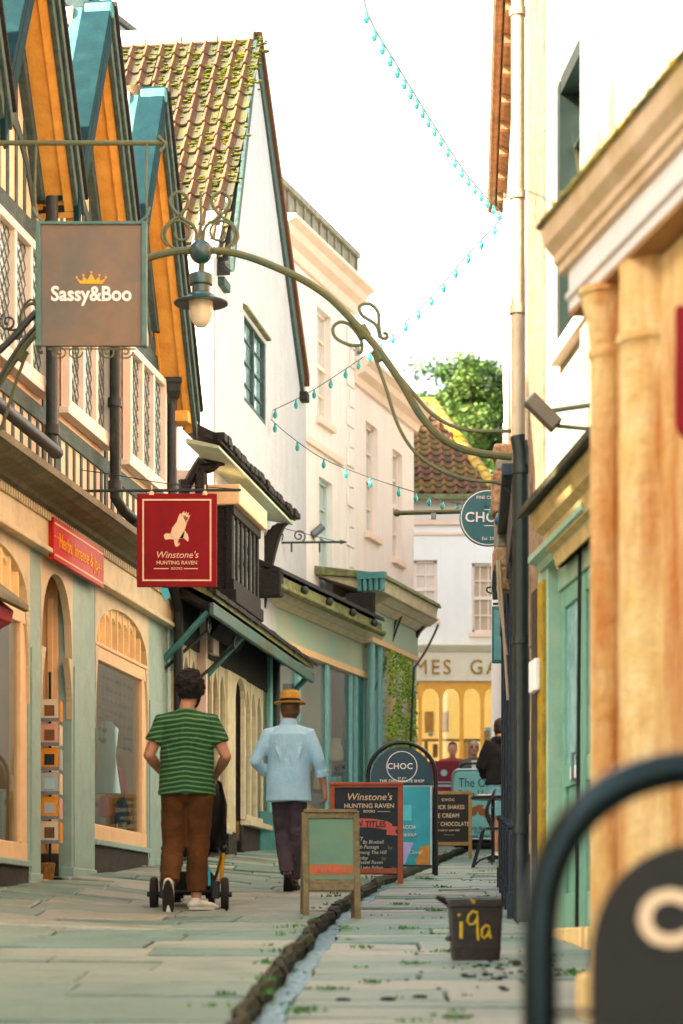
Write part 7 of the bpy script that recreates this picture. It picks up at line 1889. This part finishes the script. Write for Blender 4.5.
def head(m, c, T2=None, s=1.0):
    """head about centre c (local), facing +y; slightly detailed: skull, jaw, nose, ears"""
    c = Vector(c)
    m.rings([(c.x,c.y+.035,c.z-.118*s,.030,.032),(c.x,c.y+.028,c.z-.105*s,.050,.062),(c.x,c.y+.016,c.z-.06*s,.066,.085),(c.x,c.y+.008,c.z-.01*s,.073,.094),(c.x,c.y+.0,c.z+.04*s,.077,.099),(c.x,c.y-.004,c.z+.085*s,.068,.086),(c.x,c.y-.006,c.z+.112*s,.043,.055),(c.x,c.y-.006,c.z+.120*s,.015,.02)], seg=20)
    m.tube([c+Vector((0,.098,.02)), c+Vector((0,.112,-.012)), c+Vector((0,.118,-.03))], [.010,.012,.015], seg=8, round_ends=True)
    m.ball(c+Vector((0,.094,-.066)), .020, 8, (1.3,.6,.5)); m.ball(c+Vector((0,.088,-.098)), .022, 8, (1,.7,.7))
    for sg in (-1,1):
        m.ball(c+Vector((sg*.080,.0,-.012)), .030, 10, (.35,.62,1.05))
        m.ball(c+Vector((sg*.032,.082,.018)), .014, 8, (1.2,.6,.5))
def body_mesh(J, root, T, skin, voxel=.0085, hands=(None,None)):
    m = MB(); hp = J['hip']; ch = J['chest']; nk = J['neck']; hd = J['head']
    m.rings([(hp.x,hp.y,hp.z-.08,.10,.08),(hp.x,hp.y,hp.z,.155,.11),(hp.x*.5+ch.x*.5,hp.y*.5+ch.y*.5,(hp.z+ch.z)/2-.06,.135,.095),(ch.x,ch.y,ch.z,.16,.11),(nk.x,nk.y,nk.z-.09,.15,.09),(nk.x,nk.y,nk.z-.03,.09,.065),(nk.x,nk.y,nk.z+.01,.056,.056)], seg=20)
    m.tube([nk-Vector((0,0,.05)), nk+Vector((0,0,.03)), hd-Vector((0,-.005,.05))], [.062,.056,.056], seg=12)
    head(m, hd)
    for sd in 'LR':
        sg = -1 if sd == 'L' else 1; sh, el, wr = J['sh'+sd], J['el'+sd], J['wr'+sd]
        m.tube([Vector((nk.x+sg*.05, nk.y, nk.z-.05)), sh, (sh+el)/2, el], [.05,.056,.048,.040], seg=12, round_ends=True)
        m.tube([el, el+(wr-el)*.3, wr], [.041,.043,.026], seg=12, round_ends=True)
        h = hands[0 if sd == 'L' else 1]
        hand(m, wr, h['d'] if h else (wr-el), h['n'] if h else Vector((-sg,.2,0)), h.get('side', sg) if h else sg, 1.0, h.get('curl', .45) if h else .4, h.get('grip', False) if h else False)
        hi, kn, an, to = J['hi'+sd], J['kn'+sd], J['an'+sd], J['to'+sd]
        m.tube([hi+Vector((0,0,.04)), hi, (hi+kn)/2, kn], [.085,.088,.074,.056], seg=12, round_ends=True)
        m.tube([kn, kn+(an-kn)*.35, an], [.055,.056,.036], seg=12, round_ends=True)
        m.tube([an, an+(to-an)*.5, to], [.036,.038,.030], seg=10, round_ends=True)
    xf(m, T); return remesh('body', m, voxel, 2, skin, root)
def trousers(J, root, T, mat, voxel=.011, hem=.0, k=1.0, seat=(.165,.125)):
    m = MB(); hp = J['hip']
    m.rings([(hp.x,hp.y-.0,hp.z-.14,.10,.10),(hp.x,hp.y-.01,hp.z-.07,seat[0],seat[1]),(hp.x,hp.y-.008,hp.z+.02,seat[0],seat[1]*.97),(hp.x,hp.y,hp.z+.10,seat[0]*.93,seat[1]*.88)], seg=20)
    for sd in 'LR':
        hi, kn, an = J['hi'+sd], J['kn'+sd], J['an'+sd]; e = an+(kn-an).normalized()*hem
        m.tube([hi+Vector((0,0,.05)), hi-Vector((0,0,.04)), (hi+kn)/2, kn+(hi-kn)*.08, kn+(an-kn)*.12, (kn+an)/2, e+(kn-e)*.12, e], [.095*k,.102*k,.092*k,.080*k,.078*k,.074*k,.070*k,.066*k], seg=14)
        # fabric folds behind the knee and above the hem
        for q in range(4):
            c = kn+(an-kn)*(-.12+.10*q); m.tube([c+Vector((-.055,-.05,.012)), c+Vector((0,-.074*k,-.006)), c+Vector((.055,-.05,.010))], .010, seg=6, round_ends=True)
        for q in range(3):
            c = e+(kn-e)*(.05+.07*q); m.tube([c+Vector((-.05,-.045,.0)), c+Vector((0,-.066*k,-.01)), c+Vector((.05,-.045,.008))], .010, seg=6, round_ends=True)
    xf(m, T); return remesh('trousers', m, voxel, 2, mat, root, disp=.022, dscale=.09)
def shirt(J, root, T, mat, name, z0, sleeve, voxel=.010, w=(.20,.145), loose=1.0, sl=.075, disp=.02, dsc=.11, hood=False):
    m = MB(); hp = J['hip']; ch = J['chest']; nk = J['neck']
    mx = (hp+ch)/2
    m.rings([(hp.x,hp.y,z0,w[0]*.96*loose,w[1]*1.0*loose),(hp.x,hp.y,z0+.10,w[0]*.93*loose,w[1]*.98*loose),(mx.x,mx.y,mx.z-.02,w[0]*.90*loose,w[1]*.92*loose),(ch.x,ch.y,ch.z-.06,w[0]*.95,w[1]*.97),(ch.x,ch.y,ch.z+.05,w[0]*1.0,w[1]*.95),(nk.x,nk.y-.01,nk.z-.085,w[0]*.93,w[1]*.82),(nk.x,nk.y-.005,nk.z-.035,w[0]*.58,w[1]*.62),(nk.x,nk.y,nk.z+.0,.075,.072),(nk.x,nk.y,nk.z+.012,.066,.064)], seg=26)
    for sd in 'LR':
        sg = -1 if sd == 'L' else 1; sh, el, wr = J['sh'+sd], J['el'+sd], J['wr'+sd]
        a = Vector((nk.x+sg*.07, nk.y-.003, nk.z-.055))
        if sleeve < 1: pts = [a, sh+Vector((0,0,.005)), sh+(el-sh)*sleeve*.6, sh+(el-sh)*sleeve]; rr_ = [.055, sl*1.02, sl*1.02, sl*1.05]
        else: f = sleeve-1; pts = [a, sh+Vector((0,0,.005)), (sh+el)/2, el, el+(wr-el)*f*.5, el+(wr-el)*f]; rr_ = [.055, sl*1.0, sl*.92, sl*.82, sl*.74, sl*.70]
        m.tube(pts, rr_, seg=14)
        if sleeve > 1:
            c = el+(wr-el)*f; dd = (wr-el).normalized(); m.tube([c-dd*.06, c], sl*.80, seg=14)
    if hood:
        m.tube([nk+Vector((-.10,-.03,.0)), nk+Vector((-.05,-.10,.0)), nk+Vector((.05,-.10,.0)), nk+Vector((.10,-.03,.0))], .05, seg=10, round_ends=True)
    r = random.Random(len(name)*7+int(z0*100))
    for q in range(9):     # drapery folds
        x = r.uniform(-.12,.12); z = r.uniform(z0+.05, mx.z+.1); L_ = r.uniform(.12,.25); yb = -w[1]*.93*loose*sqrt(max(0,1-(x/w[0])**2)); dx = r.uniform(-.09,.09)
        m.tube([Vector((hp.x+x, hp.y+yb+.004, z)), Vector((hp.x+x+dx*.5, hp.y+yb-.004, z+L_*.5)), Vector((hp.x+x+dx, hp.y+yb+.010, z+L_))], [.005,.008,.004], seg=6, round_ends=True)
    xf(m, T); return remesh(name, m, voxel, 2, mat, root, disp=disp, dscale=dsc)
def shoe(root, T, an, to, up, mat, solemat, name='shoe', s=1.0):
    an, to, up = Vector(an), Vector(to), Vector(up).normalized(); d = (to-an); d = (d-up*d.dot(up)).normalized(); a = d.cross(up)
    heel = an-d*.05-up*.055*s
    m = MB(); m.tube([heel+up*.035, heel+d*.07+up*.04, heel+d*.15+up*.03, heel+d*.23+up*.022, heel+d*.27+up*.018], [.036,.042,.043,.040,.026], seg=12, round_ends=True, sx=.8, ref=up)
    m.tube([heel+d*.045+up*.03, heel+d*.045+up*.085], [.042,.038], seg=12)
    xf(m, T); o = remesh(name, m, .008, 1, mat, root)
    m = MB(); pts = []
    for k in range(24):
        t = 2*pi*k/24; x = .145*cos(t); w_ = .043*sin(t)*(1+.10*cos(t)); pts.append(heel+d*(.118+x)+a*w_-up*.004)
    m.prism(pts, up*.022); xf(m, T); m.build('sole', solemat, o, bevel=.003)
    return o
def person(label, group, px, Y, yaw, H, J, z=None):
    x = (px-CX)*Y/FP; g = gz(x, Y)+.012 if z is None else z
    root = empty('person', (x, Y, g), label, 'person', group)
    T = Matrix.Translation((x, Y, g)) @ Matrix.Rotation(yaw, 4, 'Z') @ Matrix.Scale(H/1.75, 4)
    return root, T
V = Vector
def std(**kw):
    J = dict(hip=V((0,0,.94)), chest=V((0,.0,1.27)), neck=V((0,-.01,1.475)), head=V((0,.015,1.63)),
             shL=V((-.175,-.005,1.385)), elL=V((-.245,-.03,1.14)), wrL=V((-.25,.06,.90)), shR=V((.175,-.005,1.385)), elR=V((.245,-.03,1.14)), wrR=V((.25,.06,.90)),
             hiL=V((-.088,0,.90)), knL=V((-.10,.02,.50)), anL=V((-.105,-.02,.09)), toL=V((-.12,.13,.03)), hiR=V((.088,0,.90)), knR=V((.10,.02,.50)), anR=V((.105,-.02,.09)), toR=V((.12,.13,.03)))
    J.update(kw); return J
def people():
    # man with pushchair
    J = std(elL=V((-.275,-.02,1.15)), wrL=V((-.19,.22,1.03)), elR=V((.285,-.02,1.14)), wrR=V((.20,.22,1.02)),
            knL=V((-.10,.03,.50)), anL=V((-.115,-.27,.175)), toL=V((-.115,-.20,.03)), knR=V((.075,.05,.50)), anR=V((.065,.03,.085)), toR=V((.13,.17,.03)),
            shL=V((-.175,-.005,1.385)), shR=V((.175,-.005,1.385)), head=V((.02,.02,1.625)))
    root, T = person('man with dark curly hair in a green striped T-shirt and brown trousers pushing the pushchair', 'people walking up the street', 187, 17.25, 0, 1.73, J)
    body_mesh(J, root, T, mt['skin'], hands=({'d':V((.3,1,-.1)),'n':V((.2,.1,-1)),'side':-1,'grip':True},{'d':V((-.3,1,-.1)),'n':V((-.2,.1,-1)),'side':1,'grip':True}))
    trousers(J, root, T, mt['corduroy'], hem=.07, k=1.06, seat=(.172,.122))
    shirt(J, root, T, mt['stripes'], 'striped_tshirt', .86, .62, w=(.20,.15), sl=.072, loose=1.10)
    m = MB(); r = random.Random(2); hc = J['head']+V((0,-.012,.035))
    m.rings([(hc.x,hc.y-.03,hc.z-.10,.055,.05),(hc.x,hc.y-.02,hc.z-.05,.083,.085),(hc.x,hc.y-.005,hc.z+.0,.090,.102),(hc.x,hc.y,hc.z+.05,.088,.105),(hc.x,hc.y,hc.z+.09,.06,.08),(hc.x,hc.y,hc.z+.105,.02,.03)], seg=18)
    for _ in range(190):
        th = r.uniform(0, 2*pi); ph = r.uniform(-.75, 1.5); v = V((cos(th)*cos(ph)*.088, sin(th)*cos(ph)*.105, sin(ph)*.10))
        if v.y > .06 and v.z < .03: continue
        m.ball(hc+v*1.05, r.uniform(.014,.028), 7)
    xf(m, T); remesh('hair', m, .0055, 0, mt['hairdark'], root, disp=.02, dscale=.018)
    m = MB(); b = J['head']; m.rings([(b.x,b.y+.05,b.z-.135,.03,.03),(b.x,b.y+.045,b.z-.11,.058,.062),(b.x,b.y+.035,b.z-.07,.076,.082),(b.x,b.y+.03,b.z-.04,.079,.075)], seg=16); xf(m, T); remesh('beard', m, .007, 1, mt['hairdark'], root)
    shoe(root, T, J['anL'], J['anL']+V((0,.05,-.2)), V((0,1,.28)), mt['sneaker'], mt['sole'])
    shoe(root, T, J['anR'], J['toR']+V((.04,0,0)), V((0,0,1)), mt['sneaker'], mt['sneaker'])
    # man in hat
    J = std(elL=V((-.29,-.03,1.15)), wrL=V((-.14,.17,1.02)), elR=V((.265,-.02,1.15)), wrR=V((.315,.02,.93)), shL=V((-.175,-.005,1.38)), shR=V((.175,-.005,1.38)),
            hiL=V((-.07,0,.90)), knL=V((-.055,.09,.50)), anL=V((-.0,-.14,.13)), toL=V((.0,.0,.03)), hiR=V((.075,0,.90)), knR=V((.075,.02,.5)), anR=V((.045,.14,.085)), toR=V((.06,.30,.03)), head=V((.015,.02,1.615)))
    root, T = person('man in straw trilby, loose pale blue linen shirt and grey trousers walking away', 'people walking up the street', 288.5, 20.7, 0, 1.72, J)
    body_mesh(J, root, T, mt['skin'], hands=({'d':V((.8,.55,-.1)),'n':V((0,.5,1)),'side':-1,'curl':.7},{'d':V((.08,.1,-1)),'n':V((-1,.2,0)),'side':1,'curl':.45}))
    trousers(J, root, T, mt['greytrouser'], hem=.05, k=.90, seat=(.165,.125))
    shirt(J, root, T, mt['linen'], 'linen_shirt', .80, 1.62, w=(.195,.15), sl=.070, loose=1.08, disp=.026, dsc=.22)
    m = MB(); c = J['neck']+V((0,0,.015)); m.rings([(c.x,c.y,c.z-.02,.082,.08),(c.x,c.y-.003,c.z+.035,.068,.068),(c.x,c.y,c.z+.035,.06,.06),(c.x,c.y,c.z-.02,.07,.07)], seg=20); xf(m, T); m.build('collar', mt['linen'], root, smooth=True)
    hc = J['head']; m = MB(); m.rings([(hc.x,hc.y-.02,hc.z-.085,.05,.05),(hc.x,hc.y-.015,hc.z-.05,.076,.085),(hc.x,hc.y-.01,hc.z+.02,.083,.10),(hc.x,hc.y-.01,hc.z+.06,.08,.098)], seg=20); xf(m, T); remesh('hair', m, .008, 1, mt['hairgrey'], root)
    hz = hc.z+.055; m = MB(); m.rings([(hc.x,hc.y,hz-.006,.085,.105),(hc.x,hc.y,hz-.012,.135,.155),(hc.x,hc.y-.005,hz+.0,.142,.165),(hc.x,hc.y-.005,hz+.004,.140,.163),(hc.x,hc.y,hz+.002,.092,.112),(hc.x,hc.y,hz+.035,.090,.110),(hc.x,hc.y,hz+.09,.082,.104),(hc.x,hc.y,hz+.108,.066,.090),(hc.x,hc.y,hz+.100,.03,.05)], seg=32); xf(m, T); ht = m.build('straw_hat', mt['straw'], root, smooth=True, angle=60)
    m = MB(); m.rings([(hc.x,hc.y,hz+.008,.0925,.1125),(hc.x,hc.y,hz+.034,.0915,.1115)], seg=32); xf(m, T); m.build('hat_band', mt['hatband'], ht, smooth=True)
    shoe(root, T, J['anL'], J['anL']+V((.0,.10,-.08)), V((0,.62,.78)), mt['leathershoe'], mt['sole']); shoe(root, T, J['anR'], J['toR'], V((0,0,1)), mt['leathershoe'], mt['sole'])
    w_ = T @ (J['wrL']+V((.10,.06,.0)))
    m = MB(); ax = V((.8,.5,.2)).normalized()*.075; up = V((-.1,-.3,1)).normalized()*.036; th = ax.cross(up).normalized()*.006
    m.hexa([w_+a+b+c for c in (-th, th) for a, b in ((-ax,-up),(ax,-up),(ax,up),(-ax,up))]); o = m.build('phone', mt['black'], bevel=.003); tag(o, 'dark phone held in the left hand of the man in the hat', 'phone')
    # man in black hoodie standing by the cafe table
    J = std(neck=V((0,.04,1.46)), head=V((0,.10,1.61)), chest=V((0,.02,1.26)), elL=V((-.26,.05,1.15)), wrL=V((-.14,.22,1.05)), elR=V((.26,.05,1.15)), wrR=V((.14,.22,1.05)))
    root, T = person('man in black hoodie and pale shorts at the cafe table, half hidden by navy post', 'people by the cafe table', 503, 29.6, .25, 1.80, J)
    body_mesh(J, root, T, mt['skin'], voxel=.012)
    m = MB(); hp = J['hip']; m.rings([(hp.x,hp.y,hp.z-.12,.12,.11),(hp.x,hp.y,hp.z,.175,.13),(hp.x,hp.y,hp.z+.1,.16,.12)], seg=18)
    for sd in 'LR': m.tube([J['hi'+sd]+V((0,0,.04)), J['hi'+sd], (J['hi'+sd]+J['kn'+sd])/2, J['kn'+sd]+V((0,0,.05))], [.1,.108,.104,.10], seg=14)
    xf(m, T); remesh('shorts', m, .013, 2, mt['paleshorts'], root, disp=.02)
    shirt(J, root, T, mt['hoodie'], 'hoodie', .92, 1.9, w=(.215,.165), sl=.085, voxel=.013, hood=True, loose=1.05)
    hc = J['head']; m = MB(); m.rings([(hc.x,hc.y-.02,hc.z-.08,.05,.05),(hc.x,hc.y-.015,hc.z-.04,.077,.088),(hc.x,hc.y-.01,hc.z+.03,.085,.103),(hc.x,hc.y-.01,hc.z+.09,.072,.09),(hc.x,hc.y-.01,hc.z+.125,.03,.04)], seg=20); xf(m, T); remesh('hair', m, .01, 1, mt['hairgreybrown'], root)
    for sd in 'LR': shoe(root, T, J['an'+sd], J['to'+sd], V((0,0,1)), mt['sneaker'], mt['sole'])
    # two people coming towards us
    def comer(label, px, Y, H, jacket, inner, hairm, glasses):
        J = std(wrL=V((-.22,.1,.92)), wrR=V((.22,.1,.92))); root, T = person(label, 'people coming down the street', px, Y, pi, H, J)
        body_mesh(J, root, T, mt['skinpale'], voxel=.013); trousers(J, root, T, mt['greytrouser'], hem=.03, voxel=.014)
        shirt(J, root, T, jacket, 'jacket', .84, 1.9, w=(.215,.16), voxel=.013, sl=.082)
        ch = J['chest']
        m = MB(); m.prism([(-.055,.150,1.42),(.055,.150,1.42),(.035,.172,1.10),(-.035,.172,1.10)], (0,.012,0)); xf(m, T); m.build('shirt_front', inner, root, bevel=.004)
        hc = J['head']; m = MB(); m.rings([(hc.x,hc.y-.03,hc.z-.05,.076,.07),(hc.x,hc.y-.02,hc.z+.03,.085,.095),(hc.x,hc.y-.008,hc.z+.09,.074,.095),(hc.x,hc.y-.008,hc.z+.128,.03,.04)], seg=20); xf(m, T); remesh('hair', m, .01, 1, hairm, root)
        m = MB()
        for sg in (-1,1): m.ball(hc+V((sg*.032,.088,.018)), .024 if glasses else .010, 10, (1,.4,.8))
        if glasses: m.tube([hc+V((-.08,.03,.022)), hc+V((-.05,.088,.022)), hc+V((.05,.088,.022)), hc+V((.08,.03,.022))], .005, seg=6)
        xf(m, T); m.build('sunglasses' if glasses else 'eyes', mt['black'], root)
        for sd in 'LR': shoe(root, T, J['an'+sd], J['to'+sd], V((0,0,1)), mt['leathershoe'], mt['sole'])
    comer('man in dark sunglasses, grey jacket and white shirt seen above the aqua sign', 474, 38.2, 1.66, mt['greyjacket'], mt['white'], mt['hairwhite'], True)
    comer('person in brick red top partly hidden behind the boards, left of the man in sunglasses', 452.5, 42.0, 1.72, mt['pinktop'], mt['pinktop'], mt['hairdark'], False)
mt['hairgreybrown'] = M('short_brown_hair', (.07,.045,.03), (.05,.03,.02), sc=30); mt['hairwhite'] = M('white_hair', (.55,.5,.45), (.45,.4,.36), sc=30)
people()
